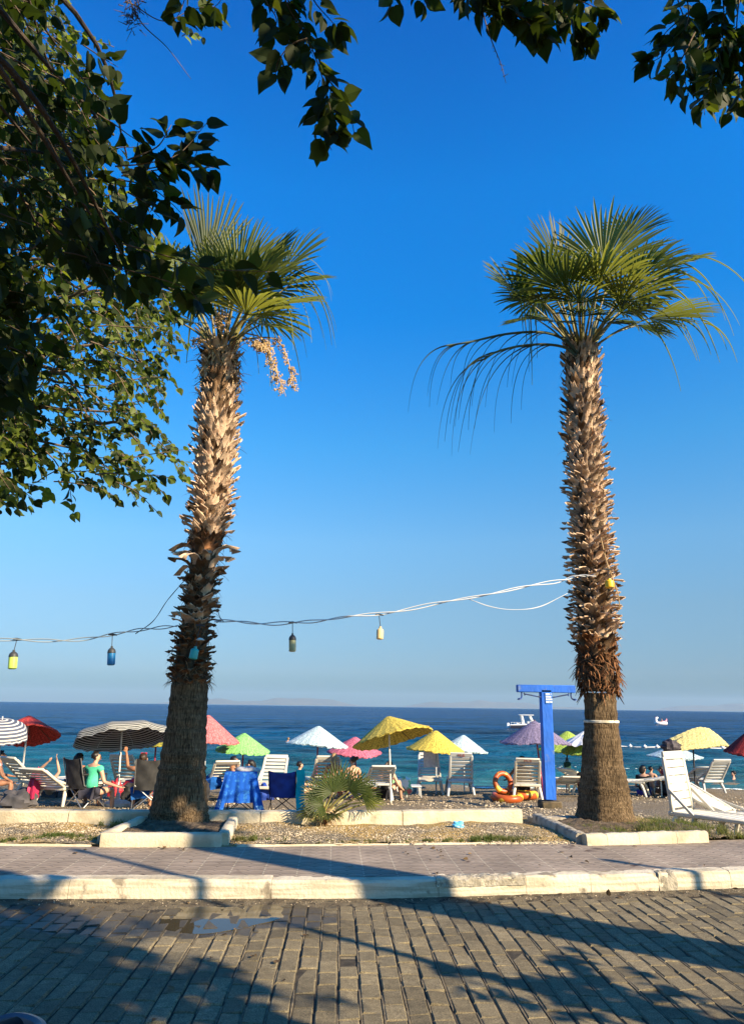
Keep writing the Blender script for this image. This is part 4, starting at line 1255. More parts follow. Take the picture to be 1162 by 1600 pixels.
for poly, cnt, Y0, Y1, sz in ((NEAR[0], 215, 2.7, 4.5, .078), (NEAR[1], 20, 3.0, 3.8, .10), (NEAR[2], 80, 3.2, 4.4, .10)):
    k = 0
    xs_ = [q[0] for q in poly]; ys_ = [q[1] for q in poly]
    while k < cnt:
        px, py = random.uniform(min(xs_), max(xs_)), random.uniform(min(ys_), max(ys_))
        if not inpoly(px, py, poly): continue
        k += 1
        Y = random.uniform(Y0, Y1)
        p = at(px, py, Y)
        u = Vector((random.uniform(.1, 1), random.uniform(-.3, .6), random.uniform(-.5, .3)))
        L = random.uniform(.2, .4)
        spray(lv, tw, p-u.normalized()*L*.8, u, L, random.randint(5, 8), sz*random.uniform(.8, 1.2), grav=.5, r=.004)
        if k % 18 == 0: anchors.append(p)
def twig_px(pts, Y, r, k, size, lv, tw, t0=.3, hang=.5):
    """a twig drawn through photo points at distance Y, leaves from t0 on"""
    P = smooth_path([at(x, y, Y+.03*i) for i, (x, y) in enumerate(pts)], 6)
    tw.tube(P, np.linspace(r, r*.35, len(P)), 6)
    k = int(k*1.55)
    for i in range(k):
        t = t0+(1-t0)*(i+.5)/k
        j = min(len(P)-2, int(t*(len(P)-1)))
        c = P[j]; dd = (P[j+1]-P[j]).normalized()
        sd_ = dd.cross(fw).normalized()*(1 if i % 2 else -1)
        ld = dd*random.uniform(.3, .9)+sd_*random.uniform(.4, 1.1)+Vector((0, 0, -random.uniform(0, hang)))+rnd3(.2)
        lv.put(c+ld.normalized()*size*.25, ld, Vector((0, -.4, .6))+rnd3(.5), size*random.uniform(.7, 1.15))
    return P
# sprays that stand out against the sky at the right of the near mass
for pts, k in (([(180, 260), (230, 255), (280, 240), (325, 190)], 10), ([(190, 275), (250, 265), (300, 262), (335, 262)], 12), ([(180, 280), (230, 290), (265, 315), (285, 335)], 9),
               ([(200, 250), (245, 230), (262, 205), (268, 195)], 6), ([(200, 300), (228, 318), (250, 340)], 6), ([(190, 270), (240, 262), (300, 250), (310, 215)], 10),
               ([(130, 70), (160, 90), (185, 105)], 5), ([(120, 110), (150, 150), (180, 165)], 6), ([(180, 340), (200, 352), (215, 350)], 4),
               ([(190, 380), (260, 400), (330, 420), (430, 425)], 10), ([(150, 410), (230, 430), (290, 450), (310, 470)], 9)):
    twig_px(pts, random.uniform(2.7, 3.1), .004, k, .095, lv, tw, .15)
# bare twig, and the bunches hanging from above
P = twig_px([(180, -60), (205, 5), (225, 40), (262, 75), (299, 124)], 2.55, .004, 0, .1, lv, tw)
for k in range(60):
    c = at(random.gauss(208, 7), random.gauss(22, 14), 2.52)
    tw.tube([c, c+rnd3(.012), c+rnd3(.022)], [.0022, .002, .001], 4, cap=False)
twig_px([(205, 5), (255, 33), (300, 15), (335, 10)], 2.55, .003, 7, .085, lv, tw, .45)
twig_px([(300, -40), (285, 10), (275, 30)], 2.5, .003, 4, .08, lv, tw, .4)
twig_px([(350, -30), (345, 0), (330, 15)], 2.5, .003, 3, .08, lv, tw, .3)
for pts, k in (([(430, -50), (450, 10), (480, 60), (500, 110), (515, 165), (525, 215)], 26), ([(470, -50), (490, 0), (515, 30), (528, 45)], 10), ([(400, -40), (415, 0), (432, 30), (425, 55)], 8),
               ([(480, 60), (455, 70), (435, 95), (430, 125)], 7), ([(500, 110), (525, 140), (545, 175), (555, 215)], 9), ([(510, 150), (500, 190), (518, 235)], 9), ([(440, -20), (470, 40), (490, 90)], 10)):
    twig_px(pts, random.uniform(2.45, 2.75), .004, k, .095, lv, tw, .1, .9)
twig_px([(640, -60), (655, -15), (665, 5)], 2.5, .003, 5, .08, lv, tw, .3, .9)
twig_px([(615, -50), (612, -10), (614, 5)], 2.5, .003, 3, .08, lv, tw, .4, .9)
for a in anchors:
    limb(bg_, PN[-1]+rnd3(.05), a, .03, .006, .1, 6)
for q in ((470, -55), (430, -55), (300, -45), (640, -65), (180, -65)):
    limb(bg_, PN[-1]+rnd3(.05), at(q[0], q[1], 2.55), .03, .006, .22, 6)
lv.hide = True
for k in range(150):                                     # the rest of this crown, out of the picture
    c = Vector((random.gauss(-1.7, .9), random.gauss(.6, .9), random.gauss(4.3, .7)))
    if visible(c, 120): continue
    spray(lv, tw if not visible(c, 300) else None, c, rnd3(1), .45, 9, .12)
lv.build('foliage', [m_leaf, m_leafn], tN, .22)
tw.build('twigs', m_tw, tN, recalc=False, sharp=None)['kind'] = 'stuff'
bg_.build('limbs', m_limbd, tN)

# ---- tree behind the viewer's right: its crown shades the near paving and hangs into the top right
tB, PB = dark_tree('mulberry_tree', 'mulberry tree overhead with dark leaf bunches hanging into the top right corner', (3.4, -2.0, 0), None, [(3.4, -2.0, -.05), (3.4, -1.95, 1.2), (3.3, -1.8, 2.3), (3.1, -1.5, 3.2)], .24, .17)
lv, tw, bg_ = Leaves(), MB(), MB()
for pts, k in (([(740, -60), (755, -10), (790, 10), (830, 40), (850, 60)], 22), ([(800, -60), (830, -5), (870, 15), (905, 45), (915, 70)], 22), ([(700, -60), (720, -20), (732, 5)], 6), ([(860, -60), (890, -10), (925, 10), (945, 25)], 14),
               ([(760, -40), (780, 5), (815, 30), (838, 50)], 16), ([(720, -30), (745, 0), (760, 20), (768, 30)], 8), ([(830, -30), (870, 10), (890, 30)], 12)):
    twig_px(pts, random.uniform(2.4, 2.8), .004, k, .09, lv, tw, .15, .8)
twig_px([(745, -20), (758, 35), (770, 70), (782, 100), (790, 130)], 2.5, .0035, 0, .1, lv, tw)
for k in range(9):
    c = at(760+k*3.2, 40+k*10, 2.5); tw.tube([c, c+rnd3(.012)], [.002, .001], 4, cap=False)
for pts, k in (([(1040, -60), (1065, 20), (1085, 60), (1095, 120), (1100, 180)], 26), ([(1060, -60), (1075, 20), (1060, 60), (1030, 90), (1005, 100)], 16), ([(1120, -60), (1130, 20), (1120, 80), (1105, 150)], 26),
               ([(1160, -40), (1150, 40), (1155, 110), (1150, 175)], 22), ([(1085, 50), (1060, 100), (1040, 125), (1050, 130)], 10), ([(1090, 0), (1120, 50), (1145, 70), (1162, 75)], 18),
               ([(1180, 30), (1150, 80), (1130, 100), (1110, 130)], 16), ([(1075, 20), (1045, 45), (1032, 60)], 7), ([(1140, 90), (1130, 140), (1142, 180)], 10), ([(1100, 60), (1070, 110), (1075, 150)], 12)):
    twig_px(pts, random.uniform(2.5, 3.0), .004, k, .085, lv, tw, .1, .8)
for q, Y in (((1050, -70), 2.7), ((1120, -70), 2.7), ((1180, 0), 2.8), ((760, -70), 2.6), ((840, -70), 2.6)):
    limb(bg_, PB[-1]+rnd3(.05), at(q[0], q[1], Y), .04, .007, .12, 7)
lv.hide = True
SD = Vector((.654, .757, 0))                             # across the shadows on the ground
k = 0
while k < 950:
    c = Vector((random.gauss(3.0, 1.5), random.gauss(-.7, 1.2), random.gauss(4.6, .8)))
    if c.dot(SD) > 3.15+.2*math.sin(c.z*3) or c.z < 3.0 or visible(c, 140): continue
    k += 1
    spray(lv, tw if not visible(c, 300) else None, c, rnd3(1), .5, 9, .17)
    if k % 60 == 0: limb(bg_, PB[-1]+rnd3(.05), c, .05, .01, .1, 4)
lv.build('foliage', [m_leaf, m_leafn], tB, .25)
tw.build('twigs', m_tw, tB, recalc=False, sharp=None)['kind'] = 'stuff'
bg_.build('limbs', m_limbd, tB)

# ---- tree further along the road on the right: its trunk throws the broad stripe, its crown shades the left palm
tC, PC = dark_tree('mulberry_tree', 'tall mulberry tree standing by the road beyond the right edge', (6.2, 2.35, 0), None, [(6.25, 2.35, -.05), (6.2, 2.4, 1.5), (6.1, 2.2, 3.0), (5.9, 2.08, 4.6), (5.95, 2.2, 5.9)], .36, .22)
lv, bg_ = Leaves(), MB()
k = 0
while k < 330:
    c = Vector((random.gauss(6.3, .8), random.gauss(2.5, .75), random.gauss(7.6, .75)))
    s_ = c.dot(SD)
    if not 5.35 < s_ < 6.6 or c.z < 6.2 or c.z > 8.9 or visible(c, 90): continue
    k += 1
    spray(lv, None, c, rnd3(1), .5, 9, .16)
    if k % 45 == 0: limb(bg_, PC[-1]+rnd3(.05), c, .07, .01, .1, 4)
lv.build('foliage', [m_leaf, m_leaf2], tC, .3)
bg_.build('limbs', m_limb, tC)

# ---- an unseen shrub added for the shade it throws, and two lamp posts by the roadside, out of the picture on the right
tS = thing('shade_shrub', 'unseen leafy shrub added beyond the right edge to shade the near road', 'shrub', (4.45, 2.1, 0))
lv, bg_ = Leaves(), MB()
for k in range(150):
    a, r = random.uniform(0, 6.28), random.uniform(0, .55)**.8
    z = random.uniform(.35, 2.1)
    c = Vector((4.45+r*math.cos(a)*(1-.25*abs(z-1.2)), 2.1+r*math.sin(a), z))
    spray(lv, None, c, rnd3(1)+Vector((0, 0, .5)), .35, 9, .1)
for k in range(9):
    a = k*.7
    limb(bg_, (4.45+.08*math.cos(a), 2.1+.08*math.sin(a), -.02), (4.45+.4*math.cos(a), 2.1+.4*math.sin(a), 1.6), .02, .008, .1, 4)
lv.build('foliage', [m_leaf, m_leaf2], tS, .3); bg_.build('stems', m_limb, tS)
m_grey = M('galvanised_steel', (.35, .36, .36), (.28, .28, .28), 6, rough=.45, metal=.7)
m_lamp = M('lamp_glass', (.8, .8, .75), rough=.2)
def lamp(loc, h, label):
    t = thing('street_lamp', label, 'street lamp', loc, 'street lamps beside the road')
    x, y, z = loc
    mb = MB(); mb.lathe([(.11, 0), (.11, .02), (.06, .05), (.06, .5), (.045, .55), (.04, h)], 14, loc); mb.build('pole', m_grey, t)
    mb = MB(); mb.ball((x, y, h+.06), (.06, .06, .09), 14, 9); mb.build('globe', m_lamp, t)
    mb = MB(); mb.lathe([(.045, h-.03), (.06, h), (.06, h+.015), (.05, h+.03)], 12, loc); mb.build('collar', m_grey, t)
lamp((4.75, 1.66, 0), 5.0, 'slim grey street lamp with a small globe head, the taller one beyond the right edge')
lamp((8.2, 2.93, 0), 3.7, 'slim grey street lamp with a small globe head, the shorter one further along the road')
# ================================================================ BEACH THINGS
def straw_mat(name, c, dk=.36):
    m, n, l, b = nmat(name)
    tc = n.new('ShaderNodeTexCoord')
    q = n.new('ShaderNodeMapping'); q.inputs['Scale'].default_value = (1, 1, 3); l.new(tc.outputs['Object'], q.inputs[0])
    t = n.new('ShaderNodeTexNoise'); t.inputs['Scale'].default_value = 26; t.inputs['Detail'].default_value = 5; l.new(q.outputs[0], t.inputs['Vector'])
    w = n.new('ShaderNodeTexWave'); w.wave_type = 'RINGS'; w.rings_direction = 'Z'; w.inputs['Scale'].default_value = 9; w.inputs['Distortion'].default_value = 2.5; w.inputs['Detail'].default_value = 2; l.new(tc.outputs['Object'], w.inputs['Vector'])
    r = n.new('ShaderNodeMapRange'); r.inputs['From Min'].default_value = .35; r.inputs['From Max'].default_value = .6; r.inputs['To Min'].default_value = dk; r.inputs['To Max'].default_value = 1.1; l.new(t.outputs['Fac'], r.inputs[0])
    r2 = n.new('ShaderNodeMapRange'); r2.inputs['To Min'].default_value = .78; r2.inputs['To Max'].default_value = 1.08; l.new(w.outputs['Fac'], r2.inputs[0])
    mm = n.new('ShaderNodeMath'); mm.operation = 'MULTIPLY'; l.new(r.outputs[0], mm.inputs[0]); l.new(r2.outputs[0], mm.inputs[1])
    ag = n.new('ShaderNodeAttribute'); ag.attribute_name = 'ang'
    sn = n.new('ShaderNodeMath'); sn.operation = 'MULTIPLY'; sn.inputs[1].default_value = 46; l.new(ag.outputs['Fac'], sn.inputs[0])
    ns = n.new('ShaderNodeTexNoise'); ns.inputs['Scale'].default_value = 6; l.new(tc.outputs['Object'], ns.inputs['Vector'])
    na = n.new('ShaderNodeMath'); na.operation = 'MULTIPLY_ADD'; na.inputs[1].default_value = 1.2; l.new(ns.outputs['Fac'], na.inputs[0]); l.new(sn.outputs[0], na.inputs[2])
    fr_ = n.new('ShaderNodeMath'); fr_.operation = 'FRACT'; l.new(na.outputs[0], fr_.inputs[0])
    r3 = n.new('ShaderNodeMapRange'); r3.inputs['From Min'].default_value = .0; r3.inputs['From Max'].default_value = .22; r3.inputs['To Min'].default_value = .35; r3.inputs['To Max'].default_value = 1; l.new(fr_.outputs[0], r3.inputs[0])
    m3_ = n.new('ShaderNodeMath'); m3_.operation = 'MULTIPLY'; l.new(mm.outputs[0], m3_.inputs[0]); l.new(r3.outputs[0], m3_.inputs[1]); mm = m3_
    h = n.new('ShaderNodeHueSaturation'); h.inputs['Color'].default_value = c4(c); l.new(mm.outputs[0], h.inputs['Value']); l.new(h.outputs[0], b.inputs['Base Color'])
    b.inputs['Roughness'].default_value = .85; b.inputs['Specular IOR Level'].default_value = .2
    bp = n.new('ShaderNodeBump'); bp.inputs['Strength'].default_value = .8; bp.inputs['Distance'].default_value = .02; l.new(t.outputs['Fac'], bp.inputs['Height']); l.new(bp.outputs[0], b.inputs['Normal'])
    return m
SM = {k: straw_mat('straw_'+k, c) for k, c in dict(red=(.62, .07, .05), pink=(.72, .22, .22), green=(.30, .70, .22), pale_blue=(.55, .72, .76), yellow=(.72, .56, .10), purple=(.26, .22, .34), olive=(.33, .30, .05), lime=(.42, .58, .10), rose=(.62, .17, .25), straw=(.70, .62, .26), dark_red=(.28, .03, .03)).items()}
m_polew = M('pole_white', (.72, .70, .64), (.55, .52, .46), 10, rough=.5)
m_poler = M('pole_red', (.36, .03, .06), (.22, .025, .045), 14, rough=.5)
m_poled = M('pole_dark', (.035, .03, .035), rough=.5)
m_poleg = M('pole_grey', (.42, .44, .46), rough=.5)
POLE = dict(white=m_polew, red=m_poler, dark=m_poled, grey=m_poleg)
GU = 'straw parasols on the beach'
def straw_umbrella(label, c, apex, width, h, base, a=0, b=0, pole='white', Y=None, sagz=0.0, group=GU, jag=.035):
    B = shore(*base) if Y is None else at(base[0], base[1], Y)
    B.z = bz(B.y)
    ap = at(apex[0], apex[1], B.y)
    k = ppm(ap)
    R, H = width/2/k, h/k
    t = thing('beach_umbrella', label, 'parasol', B, group)
    rot = (Matrix.Rotation(R_(-a), 3, 'X') @ Matrix.Rotation(R_(b), 3, 'Y'))
    ctr = ap - rot@Vector((0, 0, H))
    NS = 72
    mb = MB()
    V, Fc = [], []
    prof = [(0, H+.01), (.06*R, H), (.25*R, H*.80), (.5*R, H*.53), (.75*R, H*.25), (.92*R, H*.07), (R, 0), (R*.99, -.03), (.9*R, H*.04-.02), (.5*R, H*.45), (.1*R, H*.9), (0, H*.93)]
    for i, (r, z) in enumerate(prof):
        for s_ in range(NS):
            an = 2*math.pi*s_/NS
            pl = (1 if s_ % 3 == 0 else (-.6 if s_ % 3 == 1 else .1))*.013*(r/R)
            rr = r*(1+(random.uniform(-jag, jag) if .9*R < r else 0)+.015*math.sin(4*an+ap.x))
            V.append(ctr+rot@Vector((rr*math.cos(an), rr*math.sin(an), z+pl+(.018*R*math.sin(3*an+ap.y)-sagz*math.cos(2*an))*(r/R)**2)))
    m = len(prof)
    for i in range(m-1):
        for s_ in range(NS):
            s2 = (s_+1) % NS
            Fc.append((i*NS+s_, i*NS+s2, (i+1)*NS+s2, (i+1)*NS+s_))
    mb.add(V, Fc)
    cn = mb.build('canopy', SM[c] if isinstance(c, str) else c, t, recalc=False, sharp=50)
    ag = []
    for i in range(m-1):
        for s_ in range(NS): ag += [s_/NS, (s_+1)/NS, (s_+1)/NS, s_/NS]
    cn.data.attributes.new('ang', 'FLOAT', 'CORNER').data.foreach_set('value', ag)
    mb = MB()
    top = ctr+rot@Vector((0, 0, H*.9))
    mb.tube([B-Vector((0, 0, .15)), B.lerp(top, .5), top], [.021, .021, .018], 10)
    mb.build('pole', POLE[pole], t)
    mb = MB()
    for s_ in range(8):
        an = 2*math.pi*s_/8+.2
        mb.bar(ctr+rot@Vector((.05*math.cos(an), .05*math.sin(an), H*.86)), ctr+rot@Vector((R*.93*math.cos(an), R*.93*math.sin(an), -.005)), .012, .012, .002)
    mb.build('ribs', m_tw, t)
    return t
straw_umbrella('red straw parasol tilted back over white loungers, on a leaning white pole', 'red', (46, 1119), 96, 30, (30, 1246), 19, -8, 'white')
straw_umbrella('salmon pink straw parasol half hidden by the left palm trunk', 'pink', (326, 1118), 104, 36, (316, 1247), -2, 4, 'grey')
straw_umbrella('light green straw parasol on a dark pole above the talking couple', 'green', (382, 1146), 84, 25, (376, 1243), -4, 3, 'red')
straw_umbrella('pale blue straw parasol left of the big yellow one, on a red pole', 'pale_blue', (498, 1135), 96, 27, (493, 1240), 1, 4, 'red')
straw_umbrella('dull pink straw parasol tucked behind the big yellow one', 'rose', (555, 1152), 84, 22, (556, 1236), -6, 2, 'red')
straw_umbrella('big yellow straw parasol tilted back so its olive underside shows, on a white pole', 'yellow', (606, 1120), 124, 33, (611, 1253), 12, -13, 'white')
straw_umbrella('yellow straw parasol shading the pair of empty white loungers', 'yellow', (681, 1142), 88, 28, (681, 1240), -2, 3, 'grey')
straw_umbrella('small pale blue straw parasol at the right of the yellow pair', 'pale_blue', (724, 1149), 76, 23, (725, 1238), 3, 5, 'white')
straw_umbrella('faded purple straw parasol partly behind the blue shower post', 'purple', (834, 1127), 108, 32, (850, 1248), 1, 0, 'red')
straw_umbrella('lime green straw parasol right of the blue shower post, on a dark pole', 'lime', (886, 1143), 92, 27, (884, 1236), -3, 0, 'dark')
straw_umbrella('pale blue straw parasol low behind the folded yellow one', 'pale_blue', (1052, 1166), 80, 15, (1048, 1235), -2, 0, 'dark')
straw_umbrella('olive straw parasol on a red pole half hidden behind the left palm trunk', 'olive', (246, 1140), 74, 24, (237, 1247), 2, -4, 'red')
straw_umbrella('dark red straw parasol cut by the right edge', 'dark_red', (1172, 1140), 70, 40, (1166, 1250), -4, 10, 'dark')

def stripes_mat(name, c1, c2, n_):
    m, n, l, b = nmat(name)
    at_ = n.new('ShaderNodeAttribute'); at_.attribute_name = 'stripe'
    mu = n.new('ShaderNodeMath'); mu.operation = 'MULTIPLY'; mu.inputs[1].default_value = n_; l.new(at_.outputs['Fac'], mu.inputs[0])
    fr = n.new('ShaderNodeMath'); fr.operation = 'FRACT'; l.new(mu.outputs[0], fr.inputs[0])
    gt = n.new('ShaderNodeMath'); gt.operation = 'GREATER_THAN'; gt.inputs[1].default_value = .62; l.new(fr.outputs[0], gt.inputs[0])
    x = n.new('ShaderNodeMix'); x.data_type = 'RGBA'; x.inputs['A'].default_value = c4(c1); x.inputs['B'].default_value = c4(c2); l.new(gt.outputs[0], x.inputs['Factor'])
    l.new(x.outputs['Result'], b.inputs['Base Color']); b.inputs['Roughness'].default_value = .8
    tr = n.new('ShaderNodeBsdfTranslucent'); l.new(x.outputs['Result'], tr.inputs['Color'])
    mx = n.new('ShaderNodeMixShader'); mx.inputs[0].default_value = .22; l.new(b.outputs[0], mx.inputs[1]); l.new(tr.outputs[0], mx.inputs[2]); l.new(mx.outputs[0], n['Material Output'].inputs['Surface'])
    return m
def fabric_umbrella(label, mat, apex, R, H, base, a, b, polemat, lean=None, valance=.07, base_disc=False, Yb=None, fringe=False):
    B = shore(*base); B.z = bz(B.y)
    t = thing('beach_umbrella', label, 'parasol', B)
    ap = at(apex[0], apex[1], B.y)
    rot = (Matrix.Rotation(R_(-a), 3, 'X') @ Matrix.Rotation(R_(b), 3, 'Y'))
    ctr = ap-rot@Vector((0, 0, H))
    NP, NU, NR = 8, 8, 18
    V, A, Fc = [], [], []
    ns = NP*NU
    for sh in (0, 1):
        for j in range(NR+1):
            t_ = j/NR
            for s_ in range(ns):
                an = 2*math.pi*s_/ns
                u = (s_ % NU)/NU*2-1
                rr = R*math.sin(t_*math.pi/2*.98)/math.sin(math.pi/2*.98)
                chord = math.cos(math.pi/NP)/math.cos(u*math.pi/NP)          # flat panels between the ribs
                rr *= 1-(1-chord)*.9*t_
                z = H*(1-t_**1.9) - .05*(1-u*u)*t_*R*.6 - sh*.006
                V.append(ctr+rot@Vector((rr*math.cos(an), rr*math.sin(an), z))); A.append(t_*(1 if not sh else 1))
    o = (NR+1)*ns
    for sh in (0, 1):
        for j in range(NR):
            for s_ in range(ns):
                s2 = (s_+1) % ns
                f = (sh*o+j*ns+s_, sh*o+j*ns+s2, sh*o+(j+1)*ns+s2, sh*o+(j+1)*ns+s_)
                Fc.append(f if not sh else f[::-1])
    # valance
    k0 = len(V)
    for j in range(3):
        for s_ in range(ns):
            an = 2*math.pi*s_/ns; u = (s_ % NU)/NU*2-1
            base_p = Vector(V[NR*ns+s_])
            V.append(base_p+rot@Vector((.01*j*math.cos(an), .01*j*math.sin(an), -valance*j/2*(1+.25*math.sin(s_*1.9)))) ); A.append(1+.1*j)
    for j in range(2):
        for s_ in range(ns):
            s2 = (s_+1) % ns
            Fc.append((k0+j*ns+s_, k0+j*ns+s2, k0+(j+1)*ns+s2, k0+(j+1)*ns+s_))
    mb = MB(); mb.add(V, Fc)
    c = mb.build('canopy', mat, t, recalc=False, sharp=60)
    at_ = c.data.attributes.new('stripe', 'FLOAT', 'POINT'); at_.data.foreach_set('value', A)
    mb = MB()
    top = ctr+rot@Vector((0, 0, H+.06))
    hub = ctr+rot@Vector((0, 0, H*.35))
    mb.tube([B+Vector((0, 0, .02)), hub, top], [.02, .018, .014], 10); mb.build('pole', polemat, t)
    mb = MB()
    for s_ in range(NP):
        an = 2*math.pi*(s_)/NP
        P = [ctr+rot@Vector((R*math.sin(q*math.pi/2*.98)*math.cos(an), R*math.sin(q*math.pi/2*.98)*math.sin(an), H*(1-q**1.9)-.016)) for q in np.linspace(.03, 1, 8)]
        mb.tube(P, .006, 5)
    mb.build('ribs', m_poleg, t)
    if base_disc:
        mb = MB(); mb.lathe([(.02, 0), (.25, 0), (.26, .02), (.255, .07), (.2, .10), (.07, .125), (.045, .14), (.04, .25), (.025, .26)], 28, B, cap=True); mb.build('base', m_polew, t)
    return t
m_bw = stripes_mat('black_white_stripe', (.022, .024, .024), (.55, .56, .52), 11)
m_nw = stripes_mat('navy_white_stripe', (.09, .11, .16), (.72, .70, .62), 7)
fabric_umbrella('black and white striped fabric parasol tilted over the two dark camp chairs', m_bw, (191, 1134), .96, .22, (183, 1260), 14, -9, m_polew, base_disc=True)
fabric_umbrella('navy and white striped fabric parasol cut by the left edge', m_nw, (4, 1124), .55, .3, (-6, 1258), -12, 6, m_polew)

# the straw parasol the wind has folded over, with a dark bag hung from its ribs
def folded_umbrella():
    B = shore(1086, 1242); B.z = bz(B.y)
    t = thing('beach_umbrella', 'yellow straw parasol folded over by the wind, on a dark pole', 'parasol', B, GU)
    k = ppm(at(1090, 1160, B.y))
    def P(px, py, dy): return at(px, py, B.y+dy)
    # rows across the canopy from the left end to the right tip: far edge, ridge, near edge
    rows = [((1037, 1166), (1040, 1158), (1046, 1176)), ((1056, 1160), (1062, 1148), (1064, 1174)), ((1072, 1152), (1078, 1141), (1082, 1171)),
            ((1082, 1150), (1092, 1137), (1098, 1170)), ((1092, 1147), (1106, 1139), (1112, 1168)), ((1104, 1150), (1120, 1149), (1126, 1166)), ((1128, 1162), (1132, 1160), (1134, 1166)), ((1138, 1168), (1140, 1169), (1141, 1170))]
    def fn(u, v):
        i = min(len(rows)-2, int(u*(len(rows)-1))); f = u*(len(rows)-1)-i
        q = []
        for r_ in (rows[i], rows[i+1]):
            a, b_, c = r_
            d = (.55, -.05, -.5)
            if v < .5: w = v*2; pt = (a[0]+(b_[0]-a[0])*w, a[1]+(b_[1]-a[1])*w, d[0]+(d[1]-d[0])*w)
            else: w = v*2-1; pt = (b_[0]+(c[0]-b_[0])*w, b_[1]+(c[1]-b_[1])*w, d[1]+(d[2]-d[1])*w)
            q.append(pt)
        x, y, dd = [q[0][n_]+(q[1][n_]-q[0][n_])*f for n_ in range(3)]
        return P(x, y+.35*math.sin(u*95), dd)
    mb = MB(); mb.sheet(fn, 60, 14, .025); mb.build('canopy', SM['straw'], t, sharp=50)
    mb = MB(); mb.tube([B-Vector((0, 0, .1)), P(1082, 1170, 0), P(1080, 1150, 0)], [.021, .021, .018], 10); mb.build('pole', m_poled, t)
    mb = MB()
    for (x, y, dd) in ((1040, 1160, .2), (1046, 1176, -.4), (1110, 1166, -.45), (1138, 1168, .1), (1066, 1150, .45)): mb.bar(P(1081, 1152, 0), P(x, y, dd), .012, .012, .002)
    mb.build('ribs', m_tw, t)
    tb = thing('hanging_bag', 'dark crumpled bag hung from the left end of the folded yellow parasol', 'bag', P(1047, 1168, -.55))
    mb = MB()
    c = P(1047, 1167, -.55)
    mb.ball((0, 0, 0), (.27, .16, .19), 20, 14)
    V = mb.v[0]
    nz = 1+.10*np.sin(9*V[:, 0]*5+2)+.09*np.sin(8*V[:, 2]*6+V[:, 0]*20)+.06*np.sin(V[:, 1]*60+V[:, 2]*40)
    mb.v[0] = V*nz[:, None]+np.array(c)
    mb.build('bag_body', M('bag_black', (.018, .016, .022), (.05, .04, .05), 12, rough=.6, bump=.6, bscale=30), tb)
    mb = MB(); mb.tube(smooth_path([P(1050, 1174, -.55), P(1048, 1180, -.5), P(1049, 1187, -.5)], 4), .012, 6); mb.build('strap', m_poled, tb); mb = MB(); mb.tube(smooth_path([P(1052, 1160, -.5), P(1060, 1154, -.4), P(1066, 1151, -.3)], 4), .01, 6); mb.build('strap', m_poled, tb)
folded_umbrella()
# white sheet thrown over a second lime parasol beside the right palm
straw_umbrella('second lime parasol hidden under a white sheet, on a red pole beside the right palm', 'lime', (914, 1147), 78, 26, (904, 1247), -4, -2, 'red')
B = shore(904, 1247)
ap = at(916, 1145, B.y-.02); k = ppm(ap)
tw_ = thing('beach_sheet', 'white patterned sheet spread over the lime parasol beside the right palm', 'sheet', ap-Vector((0, 0, .4)))
mb = MB()
def shf(u, v):
    a = R_(150+240*u); r = (.06+.60*v)
    p = ap+Vector((0, 0, .03))
    z = -.34*(v**1.1)+.02*math.sin(14*a)*v
    return p+Vector((r*math.cos(a)*.98, r*math.sin(a)*.98, z+.012*math.sin(u*30+v*9)))
mb.sheet(shf, 60, 14, .006)
mb.build('cloth', M('sheet_white', (.74, .74, .72), (.50, .53, .56), 26, .5, .6, rough=.9), tw_)

# ---------------------------------------------------------------- white plastic loungers
m_pl = M('white_plastic', (.62, .59, .50), (.53, .50, .41), 3, rough=.42, spec=.5, c3=(.42, .38, .29), scale3=9, lo3=.62, hi3=.72)
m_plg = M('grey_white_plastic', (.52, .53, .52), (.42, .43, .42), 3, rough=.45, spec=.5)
m_redp = M('red_marker', (.30, .05, .04), rough=.8)
GL = 'white plastic sun loungers'
def text_mesh(s, size, mat, parent, M4, name='lettering', ext=.002):
    cu = bpy.data.curves.new(name, 'FONT'); cu.body = s; cu.size = size; cu.extrude = ext; cu.align_x = 'CENTER'; cu.align_y = 'CENTER'
    o = bpy.data.objects.new(name, cu); col.objects.link(o)
    bpy.context.view_layer.update()
    me = bpy.data.meshes.new_from_object(o.evaluated_get(bpy.context.evaluated_depsgraph_get()))
    bpy.data.objects.remove(o); bpy.data.curves.remove(cu)
    me.materials.clear(); me.materials.append(mat)
    ob = bpy.data.objects.new(name, me); col.objects.link(ob); ob.parent = parent; ob.matrix_local = M4
    return ob
